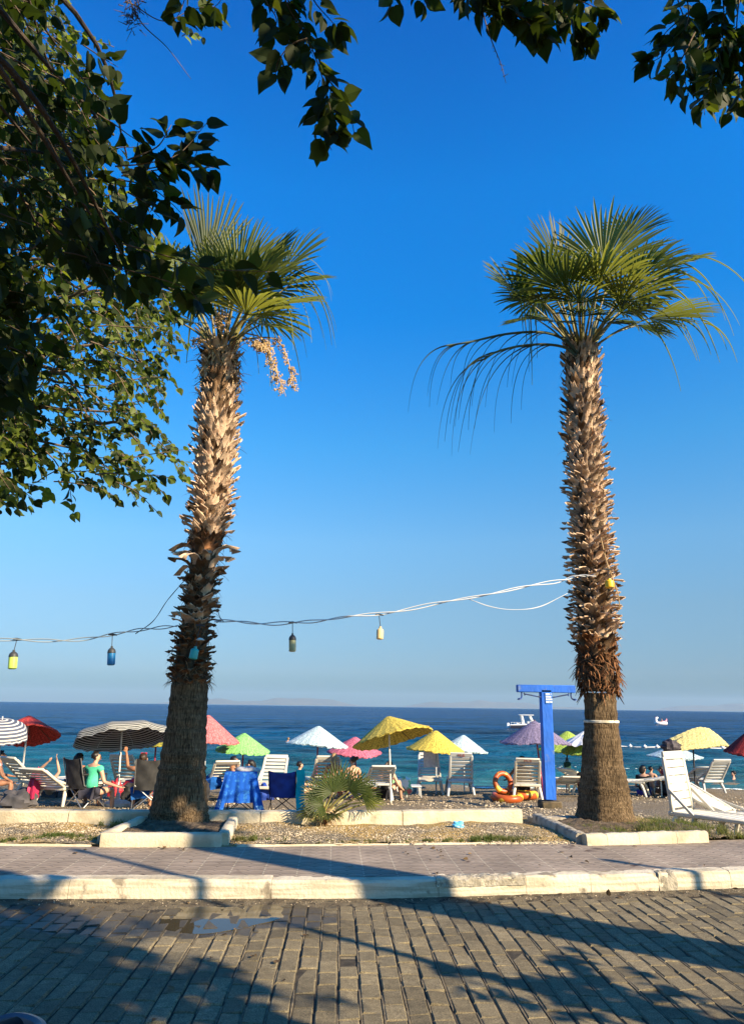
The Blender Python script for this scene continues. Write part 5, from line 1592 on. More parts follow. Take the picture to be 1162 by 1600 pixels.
def lounger(label, loc, head, back=60, s=1.0, mat=None, mark=None, solid=False, length=1.2):
    """head: compass heading of the foot end, degrees anticlockwise from +Y; back: backrest angle from level"""
    mat = mat or m_pl
    t = thing('sun_lounger', label, 'sun lounger', loc, GL, world=False)
    t.rotation_euler = (0, 0, R_(head)); t.scale = (s, s, s)
    W, Zs = .64, .36
    mb = MB()
    for sx in (-1, 1):
        mb.box((sx*(W/2-.03), length/2, Zs), (.06, length, .055), None, .014)
    mb.box((0, -.02, Zs), (W, .07, .06), None, .014); mb.box((0, length, Zs-.005), (W, .09, .06), None, .02)
    n_ = 11 if not solid else 13
    g = .022 if not solid else .008
    pitch = (length-.12)/n_
    for i in range(n_):
        mb.box((0, .04+pitch*(i+.5), Zs+.005), (W-.11, pitch-g, .022), None, .006)
    mb.build('seat', mat, t)
    mb = MB()
    Lb = .76
    rot = Matrix.Rotation(R_(180-back), 3, 'X')
    def bp(x, l, n=0): return Vector((x, 0, Zs+.02))+rot@Vector((0, l, n))
    for sx in (-1, 1):
        mb.bar(bp(sx*(W/2-.035), 0), bp(sx*(W/2-.045), Lb-.05), .06, .05, .014, upv=rot@Vector((0, 0, 1)))
    pts = [bp((W/2-.045)*math.cos(a), Lb-.07+.09*math.sin(a)) for a in np.linspace(0, math.pi, 9)]
    mb.bar(bp(-W/2+.04, Lb-.03), bp(W/2-.04, Lb-.03), .11, .045, .02, upv=rot@Vector((0, 0, 1)))
    k = 6
    pb = (Lb-.13)/k
    for i in range(k):
        c = bp(0, .04+pb*(i+.5))
        mb.box(c, (W-.12, pb-(.026 if not solid else .009), .02), rot@Matrix.Rotation(R_(9 if not solid else 0), 3, 'X'), .006)
    mb.build('backrest', mat, t)
    if mark:
        m4 = Matrix.Translation(bp(0, Lb-.045, 0)) @ (rot @ Matrix.Rotation(math.pi, 3, 'Z')).to_4x4()
        fx_ = Matrix.Translation(bp(0, Lb-.035, .031)) @ rot.to_4x4() @ Matrix.Rotation(0, 4, 'Z')
        text_mesh(mark, .10, m_redp, t, fx_)
    for sx in (-1, 1):
        for y0, dy in ((length-.16, .07), (.06, -.10)):
            mb = MB()
            P = smooth_path([(sx*(W/2-.05), y0, Zs-.01), (sx*(W/2-.01), y0+dy*.7, Zs*.55), (sx*(W/2+.02), y0+dy*1.3, 0)], 4)
            for a, b_ in zip(P[:-1], P[1:]): pass
            mb.tube(P, np.linspace(.042, .03, len(P)), 8)
            mb.build('leg', mat, t)
        mb = MB()
        mb.bar((sx*(W/2-.01), .30, Zs+.0), bp(sx*(W/2-.012), .30), .028, .04, .008)
        mb.build('back_support', mat, t)
    return t
def sp(px, py): p = shore(px, py); p.z = bz(p.y); return p
# (loungers face the sea unless the photograph turns them)
lounger('sun lounger at the far left behind the red parasol pole, its backrest upright', sp(26, 1254)+Vector((0, .5, 0)), -35, 42)
lounger('sun lounger seen from behind, a person on it stretching both arms overhead', sp(78, 1262), -18, 30)
lounger('small distant sun lounger between the man in green and the raised arm', sp(197, 1246), -10, 52)
lounger('sun lounger with a blue towel, just right of the left palm trunk', sp(344, 1249), 20, 40)
lounger('sun lounger standing behind the blue camp chairs, between the towels', sp(424, 1247), 175, 46)
lounger('sun lounger right beside the red parasol pole, mostly behind the small fan palm', sp(506, 1247), 10, 52)
lounger('grey looking sun lounger in shade under the big yellow parasol', sp(590, 1251), 8, 34, mat=m_plg)  # shade put into its colour by the greyer plastic
lounger('empty sun lounger left of the lettered one, its seat towards the viewer', sp(677, 1240)+Vector((0, .9, 0)), 174, 48)
lounger('tall backed empty sun lounger with red letters, below the small blue parasol', sp(720, 1244), -6, 64, mark='MLB', mat=m_plg)
lounger('sun lounger with red letters left of the blue shower post, bright in the sun', sp(824, 1252), -10, 52, mark='MLB')
lounger('low sun lounger between the blue shower post and the right palm', sp(886, 1246), -4, 14)
lounger('sun lounger edge on behind the red pole, against the right palm trunk', sp(912, 1243), -60, 25)
lounger('sun lounger with the dark haired group, right of the right palm', sp(1012, 1245)+Vector((0, .2, 0)), 60, 12)
lounger('sun lounger near the water, right of the tall near one', sp(1115, 1242), 10, 50, mat=m_plg)
lounger('low sun lounger just behind the folded yellow parasol pole', sp(1078, 1240), 15, 30, mat=m_plg)
pA = at(1066, 1266, 10.85); pB = at(1136, 1270, 11.0)
lounger('large near sun lounger with its plain backrest raised, right of the right palm', pA-Vector((0, 0, .40)), -142, 84, solid=True, s=1.05)
lounger('large near sun lounger with its backrest laid low, cut by the right edge', pB-Vector((0, 0, .40)), -140, 27, solid=True, s=1.05)

# ---------------------------------------------------------------- camp chairs
GC = 'folding camp chairs'
m_blk = M('black_canvas', (.016, .016, .018), (.028, .028, .03), 8, rough=.85)
m_dgr = M('dark_grey_canvas', (.045, .044, .042), (.03, .03, .03), 8, rough=.85)
m_blu = M('blue_canvas', (.012, .05, .30), (.008, .03, .20), 5, rough=.7)
m_stl = M('steel_tube', (.38, .38, .38), rough=.35, metal=.8)
m_blkt = M('black_tube', (.012, .012, .012), rough=.5)
def camp_chair(label, loc, head, fab, tubem, s=1.0, wide=.58):
    t = thing('camp_chair', label, 'camp chair', loc, GC, world=False)
    t.rotation_euler = (0, 0, R_(head)); t.scale = (s, s, s)
    w = wide/2
    for y, n_ in ((-.26, 'back'), (.28, 'front')):
        for sx in (-1, 1):
            mb = MB(); mb.tube([(sx*w*1.1, y, 0), (-sx*w*.98, y*.95, .47)], .011, 8); mb.build('leg', tubem, t)
    for sx in (-1, 1):
        mb = MB(); mb.tube([(sx*w*1.08, -.27, 0), (sx*w, .27, .46)], .010, 8); mb.tube([(sx*w*1.08, .29, 0), (sx*w, -.25, .46)], .010, 8); mb.build('side_brace', tubem, t)
        mb = MB(); mb.tube([(sx*w, -.25, .44), (sx*w*1.02, -.34, .70), (sx*w*1.04, -.42, .97)], .011, 8); mb.build('back_post', tubem, t)
        mb = MB(); mb.tube([(sx*w*1.05, .27, .64), (sx*w*1.05, -.33, .66)], .016, 8); mb.tube([(sx*w, .27, .44), (sx*w*1.05, .27, .64)], .010, 8); mb.build('armrest', fab, t)
    mb = MB()
    mb.sheet(lambda u, v: ((u*2-1)*w*.98, -.25+.53*v, .45-.07*(1-(u*2-1)**2)*(1-.4*v)), 10, 8, .008)
    mb.build('seat', fab, t)
    mb = MB()
    def bk(u, v):
        x = (u*2-1)
        z = .38+.60*v-.045*(1-x*x)*(v**3)
        return (x*w*(.98+.06*v), -.22-.19*v-.10*(1-x*x)*(1-.45*v)+.008*math.sin(9*v+5*x), z)
    mb.sheet(bk, 16, 14, .008)
    mb.build('backrest', fab, t)
    return t
def chair_at(label, px, py, head, fab, tb, s=1.0, wide=.58):
    return camp_chair(label, sp(px, py), head, fab, tb, s, wide)
chair_at('black high backed camp chair turned right, next to the man in green', 131, 1262, -32, m_blk, m_stl, .98, .5)
chair_at('dark grey camp chair with crossed steel legs, left of the left palm trunk', 230, 1264, 14, m_dgr, m_stl, .98, .56)
c3 = chair_at('camp chair hidden under a blue floral towel', 375, 1269, 4, m_blk, m_blkt, .76, .60)
c4_ = chair_at('bright blue camp chair with a turquoise towel over its right side', 443, 1271, -6, m_blu, m_blkt, .79, .62)

# ---------------------------------------------------------------- towels
def towel_mat(name, c, c2, scale, lo, hi, extra=None):
    return M(name, c, c2, scale, lo, hi, rough=.95, bump=.25, bscale=160, spec=.1)
m_ft = M('floral_towel', (.012, .085, .42), (.035, .17, .50), 16, .55, .62, rough=.95, spec=.1, bump=.3, bscale=120)
m_tq = M('turquoise_towel', (.01, .34, .36), (.008, .24, .30), 5, rough=.95, spec=.1, bump=.3, bscale=120)
m_wt = M('white_towel', (.72, .70, .70), (.60, .56, .62), 16, rough=.95, spec=.1)
m_bt = M('blue_towel', (.015, .10, .38), (.01, .07, .27), 6, rough=.95, spec=.1)
c = sp(375, 1269)
tt = thing('beach_towel', 'blue floral towel hanging over the back of a camp chair to the ground', 'towel', c, 'towels on the beach')
mb = MB()
yb = c.y-.42*.78
def tf(u, v):
    x = u*2-1
    h = .745*(1-v)+.08*v
    wd = (.295+.165*v**1.2)*(1 if x < 0 else 1.02)
    hem = .07*abs(x)**3*v-.09*v*(1-abs(x))*0
    up_ = .0
    fold = (.045*math.sin(x*9+1)+.03*math.sin(x*17+2))*v*(.4+abs(x))
    zc = h+(.13*v*(1 if abs(x) < .62 else -.12*0) if abs(x) < .62 else 0)
    return Vector((c.x+x*wd+.02, yb-.02-.05*v-fold-.04*math.sin(math.pi*v)*.4, c.z+zc))
mb.sheet(tf, 48, 30, .008)
mb.sheet(lambda u, v: Vector((c.x+(u*2-1)*.29+.02, yb+.02+.10*math.sin(v*1.5)*v, c.z+.755-.2*v*v)), 12, 6, .008)
mb.build('cloth', m_ft, tt)
mb = MB()
mb.sheet(lambda u, v: Vector((tf(.80+.2*u, .86+.14*v)))+Vector((0, -.012, 0)), 10, 5, .004)
mb.sheet(lambda u, v: Vector((tf(.0+.10*u, .72+.2*v)))+Vector((0, -.012, 0)), 8, 5, .004)
mb.build('border_pattern', M('towel_border', (.30, .55, .75), (.03, .14, .5), 30, .48, .52, rough=.95), tt)
# clear plastic bag / cushion on the top of that chair
mb = MB()
mb.ball((c.x+.13, yb+.16, c.z+.76), (.24, .10, .075), 16, 10)
V = mb.v[0]; mb.v[0] = V+np.stack([.012*np.sin(40*V[:, 2]), 0*V[:, 0], .012*np.sin(31*V[:, 0])], 1)
tag(mb.build('cushion', M('silver_cushion', (.42, .43, .45), (.28, .29, .31), 14, rough=.35), org=(c.x+.13, yb+.16, c.z+.76)), 'silvery grey cushion on top of the towel covered chair', 'cushion')
c = sp(443, 1271)
tt = thing('beach_towel', 'turquoise towel draped over the right side of the blue camp chair', 'towel', c, 'towels on the beach')
mb = MB()
def tq(u, v):
    return Vector((c.x+.22+.15*u+.03*v+.008*math.sin(v*8), c.y-.36-.04*v+.10*u-.02*math.sin(u*7+1)*v, c.z+.80*(1-v)+.06*v+.02*u*v))
mb.sheet(tq, 16, 20, .008)
mb.build('cloth', m_tq, tt)
def heap(name, label, cat, c, r, mat, seed=0, part=None, org=None, n=22, m=14):
    mb = MB(); mb.ball((0, 0, 0), (1, 1, 1), n, m)
    V = mb.v[0]; q = np.random.default_rng(seed).uniform(0, 6, 6)
    k = 1+.12*np.sin(3.1*V[:, 0]*2+q[0])+.10*np.sin(7*V[:, 1]+q[1])+.10*np.sin(9*V[:, 2]+5*V[:, 0]+q[2])+.06*np.sin(15*V[:, 0]+11*V[:, 1]+q[3])
    V = V*k[:, None]*np.array(r); V[:, 2] = np.maximum(V[:, 2], -.55*r[2])
    mb.v[0] = V+np.array([c[0], c[1], c[2]+.55*r[2]])
    return tag(mb.build(name, mat, org=tuple(c)), label, cat)
p = sp(334, 1249); heap('beach_towel', 'plain blue towel bunched on the lounger beside the left palm', 'towel', p+Vector((-.08, -.1, .24)), (.26, .22, .2), m_bt, 3)
p = sp(318, 1252); heap('beach_bag', 'round black bag against the right side of the left palm trunk', 'bag', p+Vector((.02, -.2, .0)), (.15, .15, .28), m_blk, 4)
p = sp(677, 1240)+Vector((0, 1.1, 0))
mb = MB(); mb.sheet(lambda u, v: Vector((p.x-.16+.42*u, p.y-.28+.10*math.sin(3*v), p.z+1.04-.02*math.sin(u*9)-.5*max(0, v-.25)-.06*abs(v-.2)))+Vector((.10*max(0, u-.6)*v, .2*(v < .25)*(.25-v), 0)), 20, 20, .01)
tag(mb.build('beach_towel', m_wt, org=tuple(p)), 'white towel hung over the backrest of the empty lounger under the yellow parasol', 'towel', 'towels on the beach')
p = sp(628, 1247); heap('beach_towel', 'white and green towel in the lap of the woman under the yellow parasol', 'towel', p+Vector((-.1, .1, .08)), (.34, .2, .26), M('lap_towel', (.66, .62, .55), (.20, .42, .22), 6, .52, .56, c3=(.55, .12, .10), scale3=5, lo3=.6, hi3=.63, rough=.95), 7)
heap('beach_bag', 'crimson bag hanging at the left side of the lounger with the stretching person', 'bag', sp(53, 1262)+Vector((0, -.1, .18)), (.10, .16, .33), M('crimson', (.5, .03, .10), (.34, .02, .07), 5, rough=.6), 9)
heap('beach_bag', 'dark bundle on the pebbles under the red parasol pole', 'bag', sp(30, 1263), (.34, .2, .22), M('charcoal_cloth', (.05, .05, .055), (.09, .085, .09), 6, rough=.9), 10)
heap('beach_bag', 'red bag between the man in green and the white parasol base', 'bag', sp(169, 1255)+Vector((.05, .3, .1)), (.14, .12, .22), M('red_bag', (.55, .03, .05), (.35, .02, .03), 5, rough=.6), 11)
heap('beach_bag', 'red and blue bundle beside the white parasol pole', 'bag', sp(200, 1254)+Vector((.05, .4, .28)), (.26, .15, .12), M('red_blue_bag', (.40, .025, .04), (.02, .12, .42), 4, .48, .52, rough=.7), 12)
heap('beach_bag', 'black bag on the pebbles left of the dark grey camp chair', 'bag', sp(196, 1259)+Vector((.1, .2, 0)), (.24, .18, .28), m_blk, 13)
heap('beach_bag', 'patterned dark bag under the black camp chair', 'bag', sp(112, 1258)+Vector((-.05, -.1, .2)), (.14, .14, .2), M('dotted_bag', (.02, .02, .03), (.45, .4, .36), 30, .6, .63, rough=.8), 14)
heap('beach_bag', 'dark blue bag under the lounger between the blue camp chairs', 'bag', sp(416, 1252), (.2, .15, .24), m_blu, 15)
# side tables
def table(label, p, w=.42, h=.42, mat=None):
    t = thing('side_table', label, 'side table', p, 'small plastic side tables', world=False)
    mb = MB(); mb.box((0, 0, h), (w, w, .035), None, .012); mb.build('table_top', mat or m_plg, t)
    for sx in (-1, 1):
        for sy in (-1, 1):
            mb = MB(); mb.bar((sx*w*.4, sy*w*.4, h-.01), (sx*w*.46, sy*w*.46, 0), .035, .035, .008); mb.build('leg', mat or m_plg, t)
table('small grey side table left of the empty loungers', sp(645, 1245), .40, .26)
table('small side table beside the tall near lounger, by the dark haired group', sp(1040, 1243), .5, .42, m_pl)
# orange swim rings
m_or = M('orange_vinyl', (.40, .085, .016), (.33, .06, .012), rough=.4, spec=.4, c3=(.70, .46, .05), scale3=3.2, lo3=.54, hi3=.56)
def ring(label, c, R, r, rot):
    V, Fc = [], []
    for i in range(36):
        a = 2*math.pi*i/36
        for j in range(14):
            b_ = 2*math.pi*j/14
            rr = r*(1+.04*math.sin(18*a))
            V.append(Vector(c)+rot@Vector(((R+rr*math.cos(b_))*math.cos(a), (R+rr*math.cos(b_))*math.sin(a), rr*math.sin(b_))))
    for i in range(36):
        for j in range(14):
            Fc.append((i*14+j, ((i+1) % 36)*14+j, ((i+1) % 36)*14+(j+1) % 14, i*14+(j+1) % 14))
    mb = MB(); mb.add(V, Fc)
    return tag(mb.build('swim_ring', m_or, org=tuple(c), sharp=None), label, 'swim ring', 'inflatable swim rings')
p = sp(783, 1251)
ring('orange swim ring standing upright against the lettered lounger', p+Vector((.07, .1, .40)), .205, .062, Matrix.Rotation(R_(78), 3, 'X') @ Matrix.Rotation(R_(15), 3, 'Y'))
ring('orange and yellow swim ring lying flat under the upright one', p+Vector((.12, -.06, .09)), .30, .09, Matrix.Rotation(R_(4), 3, 'X'))
ring('orange and yellow swim ring lying under the lettered lounger', sp(815, 1251)+Vector((.05, .35, .09)), .34, .10, Matrix.Rotation(R_(-4), 3, 'X'))
# dark green folded chair / bag standing by the dark pole
p = sp(886, 1236)
t = thing('beach_bag', 'upright dark green bag hanging on the dark pole beside the shower post', 'bag', p+Vector((0, -.1, .3)))
mb = MB(); mb.box(p+Vector((0, -.12, .60)), (.2, .12, .44), None, .04); mb.build('bag_body', M('bottle_green', (.012, .06, .035), (.008, .04, .025), 5, rough=.7), t)
mb = MB(); mb.tube(smooth_path([p+Vector((-.06, -.12, .8)), p+Vector((0, -.12, .95)), p+Vector((.06, -.12, .8))], 5), .012, 6); mb.build('handle', m_poled, t)
# crumpled blue plastic bag on the soil
q = flat(715, 1294, .17); q.y -= .02
heap('plastic_bag', 'crumpled light blue plastic bag on the dry soil below the low wall', 'litter', (q.x, q.y, .175), (.075, .05, .05), M('blue_film', (.10, .42, .70), (.20, .52, .78), 12, rough=.3), 21, n=26, m=16)
q = flat(507, 1402, .005); heap('bottle_scrap', 'small green plastic scrap in the gutter at the kerb foot', 'litter', (q.x, q.y-.02, .004), (.03, .018, .013), M('green_scrap', (.02, .28, .14), rough=.3), 22)

# ---------------------------------------------------------------- beach shower
p = sp(857, 1262); p.z = bz(p.y)
m_blue = M('shower_blue', (.012, .13, .60), (.010, .10, .46), 2.5, .4, .6, rough=.6, bump=.5, bscale=18, bstretch=(1, 1, .3), c3=(.09, .16, .36), scale3=5, lo3=.6, hi3=.72)
t = thing('beach_shower', 'bright blue T shaped beach shower post with a pipe along its arm', 'shower', p)
k = ppm(p)
ptop = at(850, 1072, p.y)
Hs = ptop.z-p.z
sh = (ptop.x-p.x)
mb = MB(); mb.box((p.x+sh/2+.02, p.y, p.z+.14+(Hs-.2)/2), (.235, .2, Hs-.24), Matrix.Rotation(math.atan(sh/Hs)*.6, 3, 'Y'), .012); mb.build('post', m_blue, t)
zc = ptop.z-.06
ar = MB(); ar.box((p.x+sh+.02, p.y-.02, zc), (1.30, .16, .16), None, .012); ar.build('cross_arm', m_blue, t)
mb = MB(); mb.box((p.x+.02, p.y, p.z+.06), (.42, .4, .16), None, .02); mb.build('foot', M('shower_foot', (.06, .05, .03), (.12, .09, .05), 7, rough=.95, bump=.7), t)
m_bpipe = M('pipe_blue', (.012, .05, .22), (.02, .03, .08), 9, rough=.5)
xm = p.x+sh+.02
for sx in (-1, 1):
    mb = MB()
    mb.tube([(xm+sx*.10, p.y-.08, zc-.19), (xm+sx*.5, p.y-.06, zc-.115)], .014, 8)
    mb.build('pipe', m_bpipe, t)
    mb = MB()
    x0 = xm+sx*.555
    mb.tube(smooth_path([(x0, p.y-.05, zc-.08), (x0, p.y-.05, zc-.16), (x0+sx*.02, p.y-.06, zc-.21), (x0+sx*.07, p.y-.1, zc-.225)], 4), .017, 8)
    mb.lathe([(.012, .02), (.04, 0), (.045, -.02), (.012, -.022)], 12, (x0+sx*.07, p.y-.1, zc-.225))
    mb.tube([(x0-sx*.05, p.y-.05, zc-.09), (x0-sx*.07, p.y-.06, zc-.15)], .012, 6)
    mb.build('shower_head', m_bpipe, t)
mb = MB(); mb.box((xm+.03, p.y-.108, zc-.20), (.16, .012, .24), None, .003); sg = mb.build('sign', M('sign_blue', (.03, .16, .50), rough=.5), t)
m_wht = M('sign_white', (.78, .78, .76), rough=.6)
mb = MB()
words = (((0, .36), (.42, .58), (.7, .78)), ((0, .26), (.3, .72)), ((0, .2), (.25, .5), (.55, .8)), ((0, .48), (.54, .8)))
for i, row in enumerate(words):
    zr_ = zc-.115-.056*i
    for (a, b_) in row:
        x = a
        while x < b_-.03:
            cw = random.uniform(.05, .085)
            mb.box((xm+.03-.066+.132*(x+cw/2)/.8, p.y-.116, zr_), (.132*cw/.8*.86, .004, .034+random.uniform(-.004, .004)), None, .001)
            x += cw
lt = mb.build('lettering', m_wht, sg if False else t)

# ---------------------------------------------------------------- cable with hanging bottle lamps
m_cabw = M('cable_pale', (.48, .50, .52), rough=.5); m_cabd = M('cable_dark', (.04, .045, .05), rough=.5)
def cable(name, label, pts, r, mat, wob=.012, seed=1):
    P = smooth_path([at(*q) for q in pts], 10)
    q = np.random.default_rng(seed)
    mb = MB()
    for s_ in (0, 1):
        ph = q.uniform(0, 6)
        mb.tube([v+Vector((0, wob*math.cos(i*.42+ph+s_*3.14), wob*math.sin(i*.42+ph+s_*3.14)+wob*.8*math.sin(i*.17+ph))) for i, v in enumerate(P)], r, 5)
    return tag(mb.build(name, mat, org=tuple(P[0])), label, 'cable', 'cables strung between the palms')
Yc = YL-.32
cable('lamp_cable', 'grey cable sagging from the left edge to the left palm, two lamps on it', [(-60, 1003, Yc), (28, 999, Yc), (110, 999, Yc), (176, 992, Yc), (230, 984, Yc), (278, 977, Yc)], .0065, M('cable_grey', (.30, .34, .36), rough=.5), .018, 2)
cable('lamp_cable', 'twisted cable from the left palm rising to the right palm, two lamps on it', [(335, 971, Yc), (395, 974, Yc), (458, 972, Yc), (520, 966, Yc), (595, 960, Yc+.05), (690, 942, Yc+.1), (790, 921, Yc+.2), (868, 909, YR-.35), (900, 902, YR-.32), (930, 897, YR-.35)], .0075, m_cabw, .018, 3)
cable('loose_wire', 'thin pale wire looping below the cable beside the right palm', [(732, 936, Yc+.15), (760, 946, Yc+.15), (800, 953, Yc+.2), (845, 947, Yc+.3), (886, 927, YR-.4)], .004, m_cabw, .003, 4)
cable('loose_wire', 'thin dark wire running up from the cable into the left palm', [(212, 990, Yc), (240, 970, Yc), (262, 938, Yc+.05), (290, 905, Yc)], .004, m_cabd, .003, 5)
cable('loose_wire', 'short dark wire hanging from the left palm onto the cable', [(350, 972, Yc), (343, 962, Yc), (338, 940, Yc)], .004, m_cabd, .002, 6)
cable('loose_wire', 'pale rope hanging down the right side of the right palm trunk', [(938, 840, YR-.34), (948, 880, YR-.38), (957, 905, YR-.38), (965, 930, YR-.36), (968, 952, YR-.33)], .008, m_straw, .003, 7)
def bottle_lamp(label, px, py0, py1, Y, w, c, cap, c2=None, tilt=0, top=None):
    """py0: top of the bottle, py1: its bottom; top: where its wire hangs from"""
    a, b_ = at(px, py0, Y), at(px+tilt, py1, Y)
    k = ppm(a)
    r, h = w/2/k, (py1-py0)/k
    t = thing('bottle_lamp', label, 'hanging lamp', (a.x, a.y, a.z-h), 'bottle lamps on the cable')
    rot = Matrix.Rotation(math.atan2(a.x-b_.x, h)*.9, 3, 'Y')
    m = M('lamp_'+label.split()[0], c, c2 or tuple(q*.8 for q in c), 14, rough=.35, spec=.5)
    mb = MB(); mb.lathe([(r*.7, -h), (r, -h+.012), (r, -h*.35), (r*.98, -h*.3)], 16, (0, 0, 0)); V = mb.v[0]
    mb.v[0] = V@np.array(rot).T+np.array(a); mb.build('bottle', m, t)
    mb = MB(); mb.lathe([(r*1.03, -h*.32), (r*1.05, -h*.25), (r*.9, -h*.12), (r*.5, -h*.02), (r*.28, 0), (r*.28, .02)] if cap else [(r*.98, -h*.31), (r*.85, -h*.22), (r*.4, -h*.15), (r*.36, 0)], 16)
    mb.v[0] = mb.v[0]@np.array(rot).T+np.array(a); mb.build('cap', m_cabd if cap else m, t)
    tp = at(top[0], top[1], Y)
    mb = MB(); mb.tube([a, a.lerp(tp, .5), tp], .005, 6); mb.build('wire', m_cabd, t)
    mb = MB(); mb.tube([tp+Vector((-.05, 0, .004)), tp+Vector((0, 0, .008)), tp+Vector((.06, 0, -.002))], [.010, .013, .008], 6); mb.build('clamp', m_cabd, t)
    return t
bottle_lamp('yellow green bottle lamp with a black cap, leftmost on the cable', 22, 1018, 1045, Yc, 13, (.50, .70, .12), True, tilt=-2, top=(27, 999))
bottle_lamp('blue bottle lamp with a black cap, left of the left palm', 175, 1012, 1039, Yc, 12, (.02, .22, .50), True, tilt=-1, top=(176, 992))
bottle_lamp('teal bottle lamp hanging in front of the left palm trunk', 306, 1010, 1030, YL-.42, 13, (.03, .38, .36), False, tilt=-5, top=(313, 978))
bottle_lamp('pale olive bottle lamp with a black cap, right of the left palm', 457, 992, 1018, Yc, 11, (.42, .42, .22), True, top=(457, 973))
bottle_lamp('cream yellow bottle lamp in the middle of the cable', 594, 979, 999, Yc+.05, 11, (.78, .58, .28), False, tilt=-1, top=(592, 961))
bottle_lamp('bright yellow bottle lamp against the right palm trunk', 951, 904, 919, YR-.43, 14, (.85, .52, .02), False, tilt=1, top=(948, 890))
pp = at(313, 1000, YL-.42)
mb = MB(); mb.lathe([(.002, .03), (.03, .02), (.055, 0), (.05, -.004), (.004, .012)], 16, pp, cap=False); tag(mb.build('dish_reflector', M('shade_pale', (.55, .60, .55), rough=.5), org=tuple(pp)), 'small pale dish shaped shade above the teal bottle lamp', 'lamp dish')
# ================================================================ SMALL FAN PALM, GRASS, STONES
q = flat(505, 1288, .16)
fp = thing('fan_palm', 'small bushy fan palm growing over the low wall in the middle', 'shrub', (q.x, q.y, .14))
def fp_frond(hx, hy, dy, axis, nrm, R, **k):
    hub = at(hx, hy, q.y+.05+dy)
    R = R*.68; k['united'] = .32
    return fan_frond(fp, Vector((q.x+random.uniform(-.05, .05), q.y+random.uniform(-.03, .08), .2)), hub, axis, nrm, R, **k)
for a in ((520, 1238, -.12, (-.35, -.1, 1), (.2, -1, .3), .42, 200, .10), (545, 1236, -.1, (.55, 0, .9), (-.4, -.9, .3), .40, 190, .1), (498, 1246, -.15, (-.9, -.1, .45), (.3, -.9, .4), .36, 190, .2),
          (565, 1243, -.1, (.95, -.1, .35), (-.3, -.8, .5), .36, 180, .2), (505, 1258, -.25, (-.95, -.3, .0), (.1, -.7, .7), .34, 190, .5), (528, 1232, .15, (.05, .3, 1), (0, -1, .3), .46, 180, .1),
          (488, 1268, -.15, (-.8, -.3, -.2), (.0, -.4, .9), .30, 190, .8), (545, 1258, -.3, (.5, -.8, .2), (-.1, .1, 1), .30, 190, .6), (572, 1256, .0, (.9, .1, .1), (-.1, -.3, .9), .34, 190, .5),
          (510, 1240, .2, (-.5, .5, .7), (.3, -.5, .8), .40, 190, .3), (556, 1236, .25, (.5, .5, .7), (-.3, -.5, .8), .40, 190, .3), (520, 1272, -.2, (-.2, -.9, -.2), (0, -.2, 1), .26, 190, .8)):
    fp_frond(a[0], a[1], a[2], a[3], a[4], a[5], spread=a[6], tipdroop=a[7], nseg=22, cup=.12, mats=[m_fr if random.random() < .55 else m_fry, m_pet])
mb = MB()
for i in range(70):
    a = random.uniform(0, 6.28)
    strands(mb, (q.x+.05*math.cos(a), q.y+.04*math.sin(a), random.uniform(.16, .34)), (math.cos(a), math.sin(a)-.4, random.uniform(.2, .8)), random.uniform(.12, .3), .012, 1.9, 6, wob=.4)
mb.build('dead_leaves', m_straw, fp, recalc=False)
mb = MB(); mb.tube([(q.x, q.y, .1), (q.x+.01, q.y+.03, .22), (q.x, q.y+.06, .36)], [.05, .06, .04], 10); mb.build('stem', m_fibre, fp)
# grass
m_gr = M('grass_blade', (.075, .105, .02), (.14, .13, .045), 1.5, .4, .6, rough=.6, rand=.35, transl=(.25, .3, .05))
V, Fc = [], []
def tuft(x, y, z, n_, h, sprd):
    for i in range(n_):
        a = random.uniform(0, 6.28); r = abs(random.gauss(0, sprd))
        bx, by = x+r*math.cos(a), y+r*math.sin(a)*.6
        hh = h*random.uniform(.4, 1.2); ln = Vector((random.gauss(0, .45), random.gauss(0, .45), 1)).normalized()
        w = .004; s_ = Vector((math.cos(a+1), math.sin(a+1), 0))*w
        o = len(V); p0 = Vector((bx, by, z-.01)); p1 = p0+ln*hh*.55; p2 = p1+(ln+Vector((ln.x*1.2, ln.y*1.2, -.35))).normalized()*hh*.5
        V.extend([p0-s_, p0+s_, p1+s_*.7, p1-s_*.7, p2]); Fc.extend([(o, o+1, o+2, o+3), (o+3, o+2, o+4)])
for (px, py, k_, h) in ((95, 1308, 26, .07), (60, 1312, 14, .05), (120, 1310, 16, .06), (20, 1313, 9, .04), (140, 1313, 8, .05), (200, 1291, 8, .06), (225, 1289, 10, .08), (370, 1313, 12, .07), (395, 1312, 8, .05), (770, 1312, 22, .06), (800, 1313, 20, .06), (740, 1314, 14, .04), (690, 1314, 9, .03), (830, 1312, 10, .05),
                        (470, 1315, 8, .03), (560, 1315, 8, .03), (620, 1315, 7, .03), (180, 1293, 8, .08), (215, 1284, 9, .10)):
    c = flat(px, py, .17)
    for i in range(k_): tuft(c.x+random.gauss(0, .14), min(c.y+random.gauss(0, .05), 9.4), .175, 26, h, .03)
for i in range(150):                                     # rank dark grass round the right palm
    x, y = random.uniform(3.75, 4.85), random.uniform(8.75, 10.2)
    if (x-3.66)**2+(y-9.95)**2 < .16: continue
    tuft(x, y, .17-.12*max(0, (y-9.45)/1.75), 26, random.uniform(.06, .16), .05)
for i in range(50):
    tuft(random.uniform(2.95, 3.6), random.uniform(8.7, 9.5), .18, 20, random.uniform(.03, .08), .04)
for px in (470, 485, 380, 300, 610):
    c = flat(px, 1398, .01); tuft(c.x, c.y-.02, .01, 14, .035, .015)
mb = MB(); mb.add(V, Fc)
tag(mb.build('grass', m_gr, recalc=False, smooth=False), 'short dry green grass on the soil strip and round the palms', kind='stuff')
